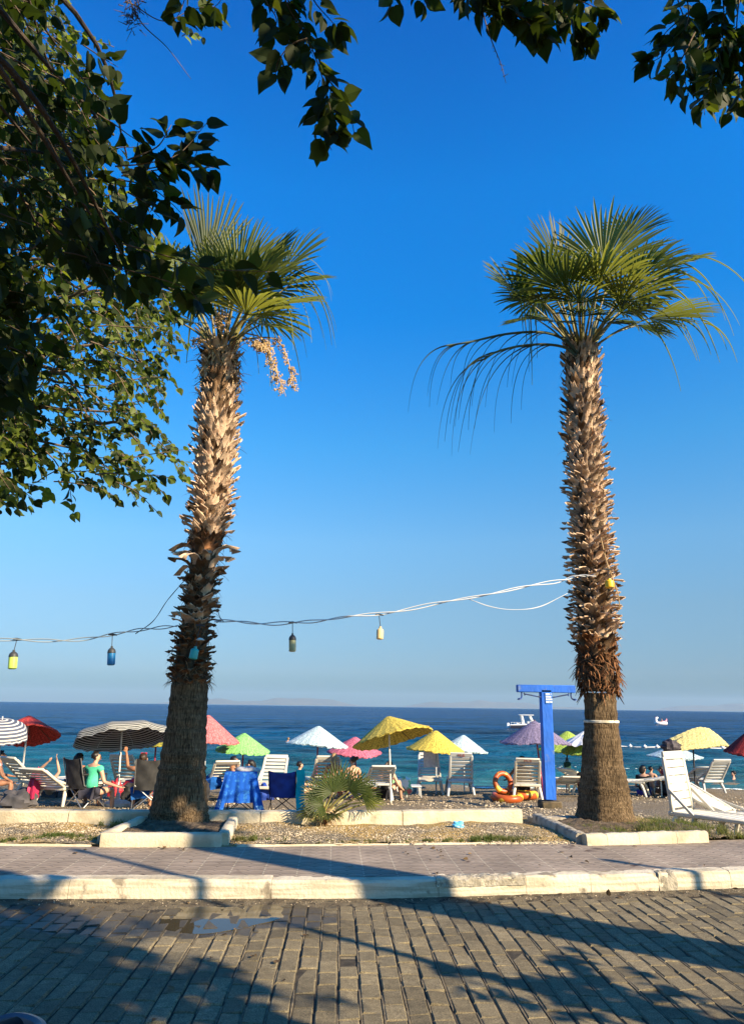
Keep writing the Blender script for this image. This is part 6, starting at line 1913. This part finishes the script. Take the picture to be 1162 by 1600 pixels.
# loose stones
m_st = M('stone', (.48, .40, .28), (.26, .215, .15), 2, .4, .6, rough=.9, rand=.5)
ico = np.array([(0, 0, 1), (.89, 0, .45), (.28, .85, .45), (-.72, .53, .45), (-.72, -.53, .45), (.28, -.85, .45), (.72, .53, -.45), (-.28, .85, -.45), (-.89, 0, -.45), (-.28, -.85, -.45), (.72, -.53, -.45), (0, 0, -1)])
icf = [(0, 1, 2), (0, 2, 3), (0, 3, 4), (0, 4, 5), (0, 5, 1), (1, 6, 2), (2, 7, 3), (3, 8, 4), (4, 9, 5), (5, 10, 1), (6, 7, 2), (7, 8, 3), (8, 9, 4), (9, 10, 5), (10, 6, 1), (11, 7, 6), (11, 8, 7), (11, 9, 8), (11, 10, 9), (11, 6, 10)]
def stones(name, label, n_, gen):
    P = np.array([gen() for _ in range(n_)])
    sz = P[:, 3][:, None, None]*rng.uniform(.6, 1.3, (n_, 1, 3))*np.array([1, 1, .6])
    V = P[:, None, :3]+ico[None]*sz*rng.uniform(.8, 1.2, (n_, 12, 1))
    me = bpy.data.meshes.new(name); me.from_pydata(V.reshape(-1, 3).tolist(), [], [tuple(i*12+k for k in f) for i in range(n_) for f in icf])
    me.materials.append(m_st)
    o = bpy.data.objects.new(name, me); col.objects.link(o)
    return tag(o, label, kind='stuff')
def g1():
    x = random.uniform(-5, 2.7); y = random.uniform(8.3, 9.5)
    return (x, y, soil_z(x, y)+.002, random.choice((.005, .007, .009, .013)))
stones('gravel', 'pale gravel scattered over the dry soil strip', 7000, g1)
def g2():
    y = 10.2+abs(random.gauss(0, 6)); y = min(y, 23.4)
    x = random.uniform(-.62*y-1, .62*y+2)
    return (x, y, bz(y)+.005, random.uniform(.008, .028))
stones('pebbles', 'grey and tan pebbles lying on the beach', 16000, g2)
def g3():
    x = random.uniform(-3.5, 4.5); k_ = kerb_y(x)
    return (x, k_-abs(random.gauss(0, .10))-.01, .006, random.choice((.002, .003, .004, .006)))
stones('grit', 'grit and crumbs in the gutter along the kerb', 900, g3)
# dry leaves on the paving
m_dl = M('dry_leaf', (.16, .10, .04), (.09, .055, .025), 5, rough=.9, rand=.4)
tl_ = {'_org': (0, 0, 0)}
lv = Leaves()
for i in range(80):
    x = random.uniform(-3, 4)
    y = random.choice((kerb_y(x)-random.uniform(.02, .3), random.uniform(4.2, 6.3), kerb_y(x)+random.uniform(.2, 1.4)))
    z = .152 if y > kerb_y(x) else .004
    lv.put(Vector((x, y, z+.006)), Vector((random.gauss(0, 1), random.gauss(0, 1), .1)), Vector((random.gauss(0, .3), random.gauss(0, .3), 1)), random.uniform(.022, .055))
e_ = bpy.data.objects.new('tmp', None); e_['_org'] = (0., 0., 0.)
o = lv.build('fallen_leaves', [m_dl], e_); o.parent = None; bpy.data.objects.remove(e_)
tag(o, 'small dry brown leaves lying on the paving', kind='stuff')
# ================================================================ PEOPLE
def skin_mesh(P, E, Rd, sub=1):
    me = bpy.data.meshes.new('tmp'); me.from_pydata([tuple(p) for p in P], E, [])
    ob = bpy.data.objects.new('tmp', me); col.objects.link(ob)
    md = ob.modifiers.new('s', 'SKIN'); md.use_smooth_shade = True; md.branch_smoothing = .6
    for i, d in enumerate(me.skin_vertices[0].data):
        r = Rd[i]; d.radius = r if hasattr(r, '__len__') else (r, r); d.use_root = (i == 0)
    sb = ob.modifiers.new('u', 'SUBSURF'); sb.levels = sub; sb.render_levels = sub
    bpy.context.view_layer.update()
    dg = bpy.context.evaluated_depsgraph_get()
    out = bpy.data.meshes.new_from_object(ob.evaluated_get(dg))
    bpy.data.objects.remove(ob); bpy.data.meshes.remove(me)
    return out
SKIN = {'fair': M('skin_fair', (.56, .33, .22), (.48, .27, .18), 8, rough=.5), 'tan': M('skin_tan', (.40, .20, .115), (.34, .165, .095), 8, rough=.5), 'dark': M('skin_dark', (.17, .085, .05), (.13, .065, .04), 8, rough=.5)}
HAIR = {'black': M('hair_black', (.010, .008, .007), rough=.5), 'brown': M('hair_brown', (.05, .028, .015), (.03, .017, .01), 20, rough=.5), 'blond': M('hair_blond', (.36, .22, .10), (.22, .13, .06), 20, rough=.5)}
m_eye = M('eye_dark', (.015, .012, .01), rough=.3); m_lip = M('lip', (.38, .13, .10), rough=.5)
CL = {}
def cloth(c, c2=None):
    k = (tuple(c), c2)
    if k not in CL: CL[k] = M('cloth_%d' % len(CL), c, c2 or tuple(q*.75 for q in c), 7, .4, .6, rough=.9, spec=.15, bump=.2, bscale=40)
    return CL[k]
def person(label, head, facing, recline=0, legs='chair', arms=None, skin='tan', hair='black', style='short', top=None, bottom=(.03, .03, .05), turn=0, s=1.0, twist=0, group=None, sunglasses=None, sleeves=True, female=False):
    """head: (photo x, photo y, distance) or a point: the centre of the head. Local axes: x right, y the way the person faces, z up; origin at the hips."""
    H = at(*head) if not isinstance(head, Vector) else head
    rc = R_(recline)
    sp_d = Vector((0, -math.sin(rc), math.cos(rc)))
    chest, neck = sp_d*.36, sp_d*.50
    hd = neck+Vector((0, .02-.05*math.sin(rc), .125))
    P, E, Rd, nm = [], [], [], {}
    def v(k, p, r, par=None):
        nm[k] = len(P); P.append(Vector(p)); Rd.append(r)
        if par is not None: E.append((nm[par], nm[k]))
    wF = .9 if female else 1.0
    v('pel', (0, 0, 0), (.155, .105)); v('wst', sp_d*.18, (.128*wF, .095), 'pel'); v('chs', chest, (.158*wF, .108), 'wst'); v('upc', sp_d*.455, (.11*wF, .085), 'chs')
    v('nck', neck+Vector((0, .005, .01)), .052, 'upc'); v('jaw', hd+Vector((0, .012, -.055)), (.058, .062), 'nck'); v('mid', hd, (.073, .088), 'jaw'); v('crn', hd+Vector((0, -.012, .07)), (.058, .07), 'mid')
    nx = R_(turn)
    v('nos', hd+Vector((math.sin(nx)*-.097, math.cos(nx)*.097, -.012)), .014, 'mid')
    for sx, q in ((-1, 'L'), (1, 'R')):
        sh = sp_d*.44+Vector((sx*.165*wF, 0, 0))
        v('sh'+q, sh, .056, 'upc')
        if arms and q in arms: el, wr = [Vector(t) for t in arms[q]]
        else: el, wr = Vector((sx*.07, .05, -.27)), Vector((sx*.01, .27, -.30))
        el, wr = sh+el, sh+wr
        v('ua'+q, sh.lerp(el, .35), .047, 'sh'+q)
        v('el'+q, el, .038, 'ua'+q); v('fa'+q, el.lerp(wr, .4), .036, 'el'+q); v('wr'+q, wr, .024, 'fa'+q)
        d = (wr-el).normalized()
        sd_ = d.cross(Vector((0, 0, 1))); sd_ = sd_.normalized() if sd_.length > .1 else Vector((1, 0, 0))
        pn = d.cross(sd_)
        v('pa'+q, wr+d*.055, (.034, .018), 'wr'+q)
        for f, L in ((-1.5, .058), (-.5, .072), (.5, .068), (1.5, .052)):
            b0 = wr+d*.09+sd_*f*.016
            v('f%g' % f+q, b0, .0095, 'pa'+q); v('g%g' % f+q, b0+d*L*.55-pn*.008, .0085, 'f%g' % f+q); v('h%g' % f+q, b0+d*L*.9-pn*.03, .007, 'g%g' % f+q)
        v('t0'+q, wr+d*.045-sd_*.034, .0105, 'pa'+q); v('t1'+q, wr+d*.082-sd_*.05-pn*.012, .009, 't0'+q)
        hp = Vector((sx*.095, .02, -.02)); v('hp'+q, hp, .085, 'pel')
        if legs == 'chair': kn, an = hp+Vector((sx*.06, .40, .03)), hp+Vector((sx*.07, .43, -.36))
        elif legs == 'ext': kn, an = hp+Vector((sx*.03, .42, .02)), hp+Vector((sx*.04, .84, -.03))
        elif legs == 'knees': kn, an = hp+Vector((sx*.06, .32, .28)), hp+Vector((sx*.05, .40, -.12))
        elif legs == 'stand': kn, an = hp+Vector((sx*.02, .02, -.40)), hp+Vector((sx*.03, -.01, -.80))
        else: kn, an = hp+Vector((sx*.26, .26, .06)), hp+Vector((-sx*.05, .30, -.04))
        v('th'+q, hp.lerp(kn, .45), .074, 'hp'+q); v('kn'+q, kn, .053, 'th'+q); v('cf'+q, kn.lerp(an, .35), .052, 'kn'+q); v('an'+q, an, .034, 'cf'+q)
        ft = Vector((sx*.02, .09, -.05)) if legs != 'ext' else Vector((sx*.03, .05, .09))
        v('ft'+q, an+ft, (.036, .026), 'an'+q); v('to'+q, an+ft*1.8+Vector((0, .02, 0)), (.03, .018), 'ft'+q)
    th = R_(facing)
    # the head sits where the photograph has it
    rm = Matrix.Rotation(th, 3, 'Z')
    root_loc = H-rm@(hd*s)
    t = thing('person', label, 'person', root_loc, group, world=False)
    t.rotation_euler = (0, 0, th); t.scale = (s, s, s)
    def add(me, name, mat):
        me.materials.clear(); me.materials.append(mat)
        o = bpy.data.objects.new(name, me); col.objects.link(o); o.parent = t
        me.polygons.foreach_set('use_smooth', [True]*len(me.polygons)); return o
    add(skin_mesh(P, E, Rd, 1), 'body', SKIN[skin])
    def garment(keys, name, mat, grow=.014):
        ks = [k for k in keys if k in nm]
        idx = {nm[k]: i for i, k in enumerate(ks)}
        ed = [(idx[a], idx[b_]) for a, b_ in E if a in idx and b_ in idx]
        rr = [tuple(q+grow for q in (Rd[nm[k]] if hasattr(Rd[nm[k]], '__len__') else (Rd[nm[k]],)*2)) for k in ks]
        add(skin_mesh([P[nm[k]] for k in ks], ed, rr, 1), name, mat)
    if top == 'bikini': garment(['chs', 'wst'], 'bikini_top', cloth((.35, .02, .05)), .004) if False else None
    if top and top != 'bikini':
        ks = ['wst', 'pel', 'chs', 'upc', 'shL', 'shR'] if not sleeves else ['wst', 'pel', 'chs', 'upc', 'shL', 'shR', 'uaL', 'uaR']
        ks = [k for k in ('pel', 'wst', 'chs', 'upc', 'shL', 'uaL', 'shR', 'uaR') if k in ks]
        garment(ks, 'shirt', cloth(top), .024)
    if bottom: garment(['pel', 'hpL', 'thL', 'hpR', 'thR'], 'shorts', cloth(bottom), .012)
    mb = MB()
    rt_ = Matrix.Rotation(nx, 3, 'Z')
    hc = hd+Vector((0, -.018, .032))
    mb.ball(hc, (.082, .098, .082), 14, 9)
    # hair keeps clear of the face
    V = mb.v[0]-np.array(hc)
    face = np.array(rt_@Vector((0, 1, -.25)))
    dd = V@face
    V = V-np.maximum(0, dd-.035)[:, None]*face[None]*1.15
    V[:, 2] = np.where(V[:, 2] < -.045, -.045+.25*(V[:, 2]+.045), V[:, 2])
    V += np.random.default_rng(int(abs(H.x*100))).normal(0, .004, V.shape)
    mb.v[0] = V+np.array(hc)
    back = rt_@Vector((0, -1, 0))
    if style == 'long':
        mb.tube([hc+back*.04+Vector((0, 0, .03)), hc+back*.085+Vector((0, 0, -.07)), hc+back*.10+Vector((0, 0, -.18)), hc+back*.10+Vector((0, 0, -.30)), hc+back*.09+Vector((0, 0, -.36))], [.07, .075, .07, .05, .015], 10)
    elif style == 'bun':
        mb.ball(hc+back*.10+Vector((0, 0, .035)), (.045, .045, .045), 9, 7)
    elif style == 'tail':
        mb.tube([hc+back*.08+Vector((0, 0, .03)), hc+back*.13+Vector((0, 0, -.02)), hc+back*.12+Vector((0, 0, -.16)), hc+back*.10+Vector((0, 0, -.22))], [.03, .035, .03, .008], 8)
    elif style == 'bob':
        mb.tube([hc+back*.03, hc+back*.055+Vector((0, 0, -.07)), hc+back*.05+Vector((0, 0, -.13))], [.085, .085, .06], 12)
    mb.build('hair', HAIR[hair], t)
    mb = MB()
    for sx in (-1, 1): mb.ball(hd+rt_@Vector((sx*.030, .083, .012)), (.011, .008, .007), 7, 5)
    mb.build('eyes', m_eye, t)
    mb = MB(); mb.ball(hd+rt_@Vector((0, .082, -.048)), (.022, .008, .007), 8, 5); mb.build('mouth', m_lip, t)
    mb = MB()
    for sx in (-1, 1): mb.ball(hd+rt_@Vector((sx*.078, -.005, -.005)), (.012, .02, .03), 7, 6)
    mb.build('ears', SKIN[skin], t)
    if sunglasses:
        mb = MB()
        for sx in (-1, 1): mb.box(hd+rt_@Vector((sx*.034, .07, .098)), (.055, .02, .04), None, .008)
        mb.bar(hd+rt_@Vector((-.02, .075, .10)), hd+rt_@Vector((.02, .075, .10)), .01, .01, .002); mb.build('sunglasses', cloth(sunglasses), t)
    return t
person('woman in a pale pink top with dark tied hair at the left edge', (4, 1180, 18.0), -70, -14, 'chair', {'R': ((.10, .12, -.25), (.02, .30, -.38)), 'L': ((-.08, .10, -.26), (-.03, .30, -.30))}, 'tan', 'black', 'long', (.66, .40, .42), (.34, .34, .36), female=True)
person('person lying back on a lounger with both arms stretched overhead', (70, 1209, 17.2), -14, 44, 'ext', {'L': ((-.03, .04, .25), (.16, .0, .40)), 'R': ((.12, .06, .20), (.06, .02, .44))}, 'fair', 'black', 'short', None, (.10, .10, .12))
person('man in a mint green t-shirt reaching towards the white parasol base', (151, 1183, 15.0), -28, -4, 'chair', {'R': ((.10, .04, -.27), (.36, .13, -.34)), 'L': ((-.08, .06, -.26), (-.04, .28, -.26))}, 'fair', 'black', 'short', (.10, .62, .36), (.05, .05, .07), turn=-35)
person('dark haired person sunk in the black camp chair, only the head showing', (125, 1185, 15.6), -20, 12, 'chair', None, 'tan', 'black', 'bob', (.03, .03, .04), (.03, .03, .04))
person('man in a dark tank top holding the white pole with a raised left arm', (224, 1186, 14.9), 10, 14, 'chair', {'L': ((-.12, .14, .02), (-.20, .42, .27)), 'R': ((.08, .06, -.26), (.02, .28, -.26))}, 'tan', 'brown', 'short', (.10, .08, .09), (.02, .12, .40), sunglasses=(.45, .02, .05), sleeves=False)
person('bare chested man with short hair leaning right to talk, under the green parasol', (367, 1189, 17.3), -78, -12, 'chair', {'L': ((-.02, .20, -.20), (.02, .44, -.16)), 'R': ((.03, .14, -.26), (.02, .40, -.24))}, 'tan', 'black', 'short', None, (.05, .08, .25), turn=0)
person('woman with dark wavy hair facing the bare chested man, under the green parasol', (390, 1195, 16.9), 82, -2, 'chair', {'R': ((.04, .16, -.22), (0, .28, .02)), 'L': ((-.04, .10, -.27), (0, .30, -.26))}, 'fair', 'black', 'bob', (.06, .05, .07), (.05, .05, .06), female=True)
person('boy in a white tank top facing right behind the blue camp chair', (469, 1196, 17.8), -62, -6, 'chair', None, 'fair', 'black', 'short', (.74, .72, .68), (.10, .12, .2), s=.88, sleeves=False)
person('woman with long straight blond hair seen from behind, above the small fan palm', (522, 1184, 17.6), -4, 2, 'chair', None, 'tan', 'blond', 'long', None, (.3, .05, .08), female=True)
person('woman with her brown hair in a bun looking left, right of the blond one', (551, 1189, 17.6), 22, -4, 'chair', None, 'fair', 'brown', 'bun', None, (.05, .05, .12), turn=40, female=True)
person('woman with dark hair sitting under the yellow parasol with a towel in her lap', (609, 1196, 18.3), -48, -16, 'knees', {'R': ((.10, .10, -.26), (.06, .28, -.36)), 'L': ((-.06, .12, -.26), (.02, .32, -.36))}, 'fair', 'brown', 'tail', (.02, .02, .025), (.02, .02, .025), sleeves=False, female=True)
person('person lying in front of the woman with the lap towel, dark hair towards us', (598, 1205, 19.2), 85, 60, 'ext', None, 'tan', 'black', 'short', (.03, .03, .03), (.03, .03, .03))
person('dark haired person in black seated behind the lettered lounger', (815, 1188, 18.9), -12, 4, 'chair', {'L': ((-.20, .10, -.22), (-.26, .26, -.30))}, 'dark', 'black', 'bob', (.015, .015, .018), (.02, .02, .025), female=True)
person('person reclining between the shower post and the right palm, face away', (907, 1214, 18.6), -70, 50, 'ext', None, 'dark', 'black', 'short', (.10, .03, .03), (.05, .02, .02))
GG = None
person('person in a dark shirt and purple shorts at the left of the group of four', (1004, 1202, 20.6), -35, -4, 'chair', None, 'fair', 'black', 'bob', (.016, .02, .02), (.06, .04, .22), turn=-30)
person('bare backed child in the middle of the group of four', (1016, 1202, 20.9), -45, -6, 'knees', None, 'fair', 'black', 'short', None, (.35, .36, .42), s=.8, turn=-20)
person('person in a black top leaning left towards the bare backed child', (1031, 1203, 20.8), 60, -8, 'chair', None, 'tan', 'black', 'short', (.02, .018, .02), (.02, .02, .03), s=.9)
person('man with dark hair behind the tall near lounger backrest', (1043, 1194, 20.4), -50, 4, 'chair', None, 'tan', 'black', 'short', (.36, .06, .07), (.04, .04, .05), turn=-10)
def sea_pt(px, py): return flat(px, py, SEA)
q = sea_pt(1145, 1215); q.z = SEA+.14
person('swimmer with only head and shoulders above the water at the right', q, 60, 10, 'stand', {'L': ((-.25, .08, -.1), (-.4, .2, -.12)), 'R': ((.25, .08, -.1), (.4, .2, -.12))}, 'fair', 'black', 'short', None, (.05, .05, .2), turn=60)
q = sea_pt(450, 1160); q.z = SEA+.22
person('pale swimmer far out left of the pale blue parasol', q, 30, 0, 'stand', {'L': ((-.25, .08, -.1), (-.4, .2, -.12)), 'R': ((.25, .08, -.1), (.4, .2, -.12))}, 'fair', 'blond', 'short', (.7, .66, .6), (.05, .05, .2))

# ================================================================ ON THE WATER
m_gel = M('boat_white', (.80, .80, .77), (.72, .72, .70), 3, rough=.3, spec=.5)
m_navy = M('boat_dark', (.025, .028, .05), rough=.35)
q = sea_pt(824, 1139.5); q.z = SEA
bt = thing('motor_boat', 'white motor boat with a dark hull and a T top canopy, moored offshore', 'boat', q, world=False)
bt.scale = (.86, .86, .86); bt.rotation_euler = (0, 0, R_(-97))                     # bow to the right
def hull(u, v):
    y = -2.6+5.4*u
    wd = 1.05*(1-max(0, (u-.45)/.55)**2.2)
    z0 = -.35; top = .55+.35*u**2
    a = v*2-1
    w = wd*(1-abs(abs(a)-1)**2.5*.0)
    t_ = abs(a)
    return (math.copysign(wd*min(1, t_*1.25)**.6, a) if abs(a) > 1e-6 else 0, y, z0+(top-z0)*t_**2.0)
mb = MB(); mb.sheet(hull, 24, 20, .05); mb.build('hull', m_navy, bt)
mb = MB()
for sx in (-1, 1): mb.tube([Vector(hull(u, 0 if sx < 0 else 1))+Vector((0, 0, .04)) for u in np.linspace(0, 1, 20)], .07, 8)
mb.box((0, -2.55, .35), (1.9, .08, .5), None, .02)
mb.grid(lambda u, v: (hull(u, 0)[0]*(1-2*v)*.97, -2.55+5.3*u, .34+.3*u*u), 12, 4)
mb.build('gunwale', m_gel, bt)
mb = MB()
for sx in (-1, 1):
    mb.bar((sx*.6, -.55, .5), (sx*.62, -.85, 1.95), .16, .28, .03); mb.bar((sx*.6, .95, .6), (sx*.62, .35, 1.95), .10, .18, .03)
mb.box((0, -.2, 1.99), (1.6, 2.1, .09), None, .04)
mb.build('canopy', m_gel, bt)
mb = MB(); mb.box((0, .25, .75), (.8, .6, .8), None, .08); mb.bar((-.35, .6, 1.1), (.35, .6, 1.1), .05, .4, .02); mb.build('console', m_gel, bt)
mb = MB(); mb.box((0, -1.5, .6), (1.4, .5, .45), None, .1); mb.build('seat', m_gel, bt)
mb = MB(); mb.box((0, -2.8, .45), (.4, .45, .8), None, .1, taper=.8); mb.box((0, -2.8, -.1), (.14, .25, .6), None, .04); mb.build('outboard_motor', m_gel, bt)
mb = MB()
for y in (-2.45, -2.0, -1.6, -1.2): mb.tube([(.95, y, .58), (.95, y, .95)], .02, 6)
mb.tube([(.95, -2.5, .95), (.95, -1.1, .95)], .02, 6); mb.build('rail', m_gel, bt)
rb = Matrix.Rotation(R_(-97), 3, 'Z')
person('sunbather reclining in the moored motor boat under its canopy', q+rb@Vector((.3, .85, 1.08)), -180, 45, 'ext', None, 'tan', 'brown', 'short', None, (.4, .1, .1))
q = sea_pt(1032, 1132); q.z = SEA
m_pk = M('pink_vinyl', (.72, .30, .34), rough=.3); m_wv = M('white_vinyl', (.80, .78, .76), rough=.3)
ft = thing('pool_float', 'white and pink inflatable float with a raised neck and tail, far offshore', 'inflatable float', q, world=False)
ft.rotation_euler = (0, 0, R_(8))
mb = MB()
ringp = [(1.0*math.cos(a), .65*math.sin(a), .22) for a in np.linspace(0, 2*math.pi, 25)]
mb.tube(ringp, .26, 10, cap=False); mb.build('ring', m_wv, ft)
mb = MB(); mb.tube(smooth_path([(-.75, 0, .3), (-.95, 0, .8), (-.8, 0, 1.15), (-.5, 0, 1.15)], 4), [.24]*4+[.2]*4+[.16]*4+[.08], 8); mb.build('neck', m_wv, ft)
mb = MB(); mb.tube(smooth_path([(.85, 0, .35), (1.15, 0, .75), (1.2, .0, 1.05)], 4), [.2]*4+[.12]*4+[.05], 8); mb.build('tail', m_pk, ft)
mb = MB(); mb.tube([(-.9, .1, .75), (-.98, .12, 1.0), (-.85, .1, 1.3)], [.16, .2, .1], 8); mb.ball((.2, -.5, .45), (.4, .2, .2), 10, 7); mb.build('mane', m_pk, ft)
rf = Matrix.Rotation(R_(8), 3, 'Z')
person('person sitting on the white and pink float', q+rf@Vector((.25, 0, 1.0)), 90, 20, 'ext', None, 'fair', 'black', 'short', None, (.5, .1, .1))
# buoy line
bd = []
mb = MB(); mb.ball((0, 0, .0), (.13, .10, .10), 10, 7); mb.lathe([(.03, -.02), (.03, .16)], 8, (0, 0, 0))
proto = None
y0 = sea_pt(1060, 1167.5).y
xs_ = [sea_pt(px, 1166+(px-970)*.010).x for px in (952, 965, 982, 1000, 1018, 1036, 1056, 1078, 1098, 1118, 1134, 1146, 1158)]+[sea_pt(785, 1159).x]
for i, x in enumerate(xs_):
    yy = y0+.4*math.sin(i*1.3) if i < 13 else sea_pt(785, 1161).y
    if proto is None: o = proto = mb.build('buoy', m_wv)
    else: o = proto.copy(); col.objects.link(o)
    o.location = (x, yy, SEA+.03)
    if i < 13: tag(o, 'one of the small white buoys strung in a row across the water at the right', 'buoy', 'white buoys along the swimming line')
    else: tag(o, 'lone white buoy floating left of the purple parasol', 'buoy', 'white buoys along the swimming line')
mb = MB(); mb.tube([(xs_[0]-1, y0, SEA+.05)]+[(x, y0+.4*math.sin(i*1.3), SEA+-.01+.03*math.sin(i*2)) for i, x in enumerate(xs_[:13])], .035, 6)
tag(mb.build('buoy_rope', m_wv), 'pale rope joining the row of white buoys', 'rope')

# ================================================================ SCOOTER whose seat just enters the bottom left corner
sc = at(38, 1588, 2.15)
hz = sc.z
S0 = Vector((sc.x-.10, sc.y-.10, 0))
scoot = thing('scooter', 'parked scooter, only its black seat and grey grab rail inside the bottom left corner', 'scooter', S0, world=False)
scoot.rotation_euler = (0, 0, R_(-45))
m_vin = M('black_vinyl', (.008, .008, .010), rough=.75, spec=.2); m_bod = M('scooter_grey', (.10, .10, .13), rough=.3, spec=.5)
m_tyre = M('tyre', (.015, .015, .015), rough=.8)
zt_ = hz
mb = MB()
def seat(u, v):
    x = (u*2-1); y = -.55+.98*v-.0
    e = math.sin(math.pi*min(1, max(0, .06+.90*v)))**.35
    return (x*.15*e, y-.30, zt_-.02-.10*abs(x)**3-.02*math.sin(math.pi*v)+.02*v)
mb.sheet(seat, 14, 22, .07); mb.build('seat', m_vin, scoot)
mb = MB(); mb.tube(smooth_path([(-.13, .02, zt_-.07), (-.10, .14, zt_-.035), (0, .18, zt_-.03), (.10, .14, zt_-.035), (.13, .02, zt_-.07)], 5), .016, 8); mb.build('grab_rail', m_bod, scoot)
mb = MB(); mb.box((0, -.35, zt_-.26), (.26, .85, .30), None, .09, taper=.95); mb.box((0, -1.0, .28), (.26, .5, .10), None, .04); mb.bar((0, -1.22, .3), (0, -1.36, .95), .30, .08, .03); mb.build('body', m_bod, scoot)
for y in (-.05, -1.45):
    w_ = MB()
    V, Fc = [], []
    for i in range(32):
        a = 2*math.pi*i/32
        for j in range(10):
            b_ = 2*math.pi*j/10
            V.append(((.05*math.cos(b_)), y+(.19+.05*math.sin(b_))*math.cos(a), .24+(.19+.05*math.sin(b_))*math.sin(a)))
    for i in range(32):
        for j in range(10): Fc.append((i*10+j, ((i+1) % 32)*10+j, ((i+1) % 32)*10+(j+1) % 10, i*10+(j+1) % 10))
    w_.add(V, Fc); wo = w_.build('wheel', m_tyre, scoot)
    r_ = MB(); r_.T = Matrix.Translation((0, y, .24)) @ Matrix.Rotation(math.pi/2, 4, 'Y'); r_.lathe([(.03, -.04), (.15, -.03), (.15, .03), (.03, .04)], 20); ro = r_.build('rim', m_grey, wo)
mb = MB(); mb.tube([(-.33, -1.30, .98), (-.1, -1.36, 1.0), (.1, -1.36, 1.0), (.33, -1.30, .98)], .016, 8); mb.build('handlebar', m_grey, scoot)
mb = MB(); mb.bar((0, -1.36, .95), (0, -1.45, .26), .08, .06, .02); mb.build('fork', m_grey, scoot)
# ================================================================ AIR: sea haze
m, n, l, b = nmat('sea_haze')
n.remove(b)
pv = n.new('ShaderNodeVolumePrincipled')
pv.inputs['Color'].default_value = (.55, .76, 1.0, 1); pv.inputs['Density'].default_value = 2.2e-5; pv.inputs['Anisotropy'].default_value = .0
l.new(pv.outputs[0], n['Material Output'].inputs['Volume'])
mb = MB()
x0, x1, y0, y1, z0, z1 = -40000, 40000, -300, 34000, -4, 580
mb.add([(x, y, z) for z in (z0, z1) for (x, y) in ((x0, y0), (x1, y0), (x1, y1), (x0, y1))],
       [(3, 2, 1, 0), (4, 5, 6, 7), (0, 1, 5, 4), (1, 2, 6, 5), (2, 3, 7, 6), (3, 0, 4, 7)])
tag(mb.build('haze', m, smooth=False), kind='stuff')
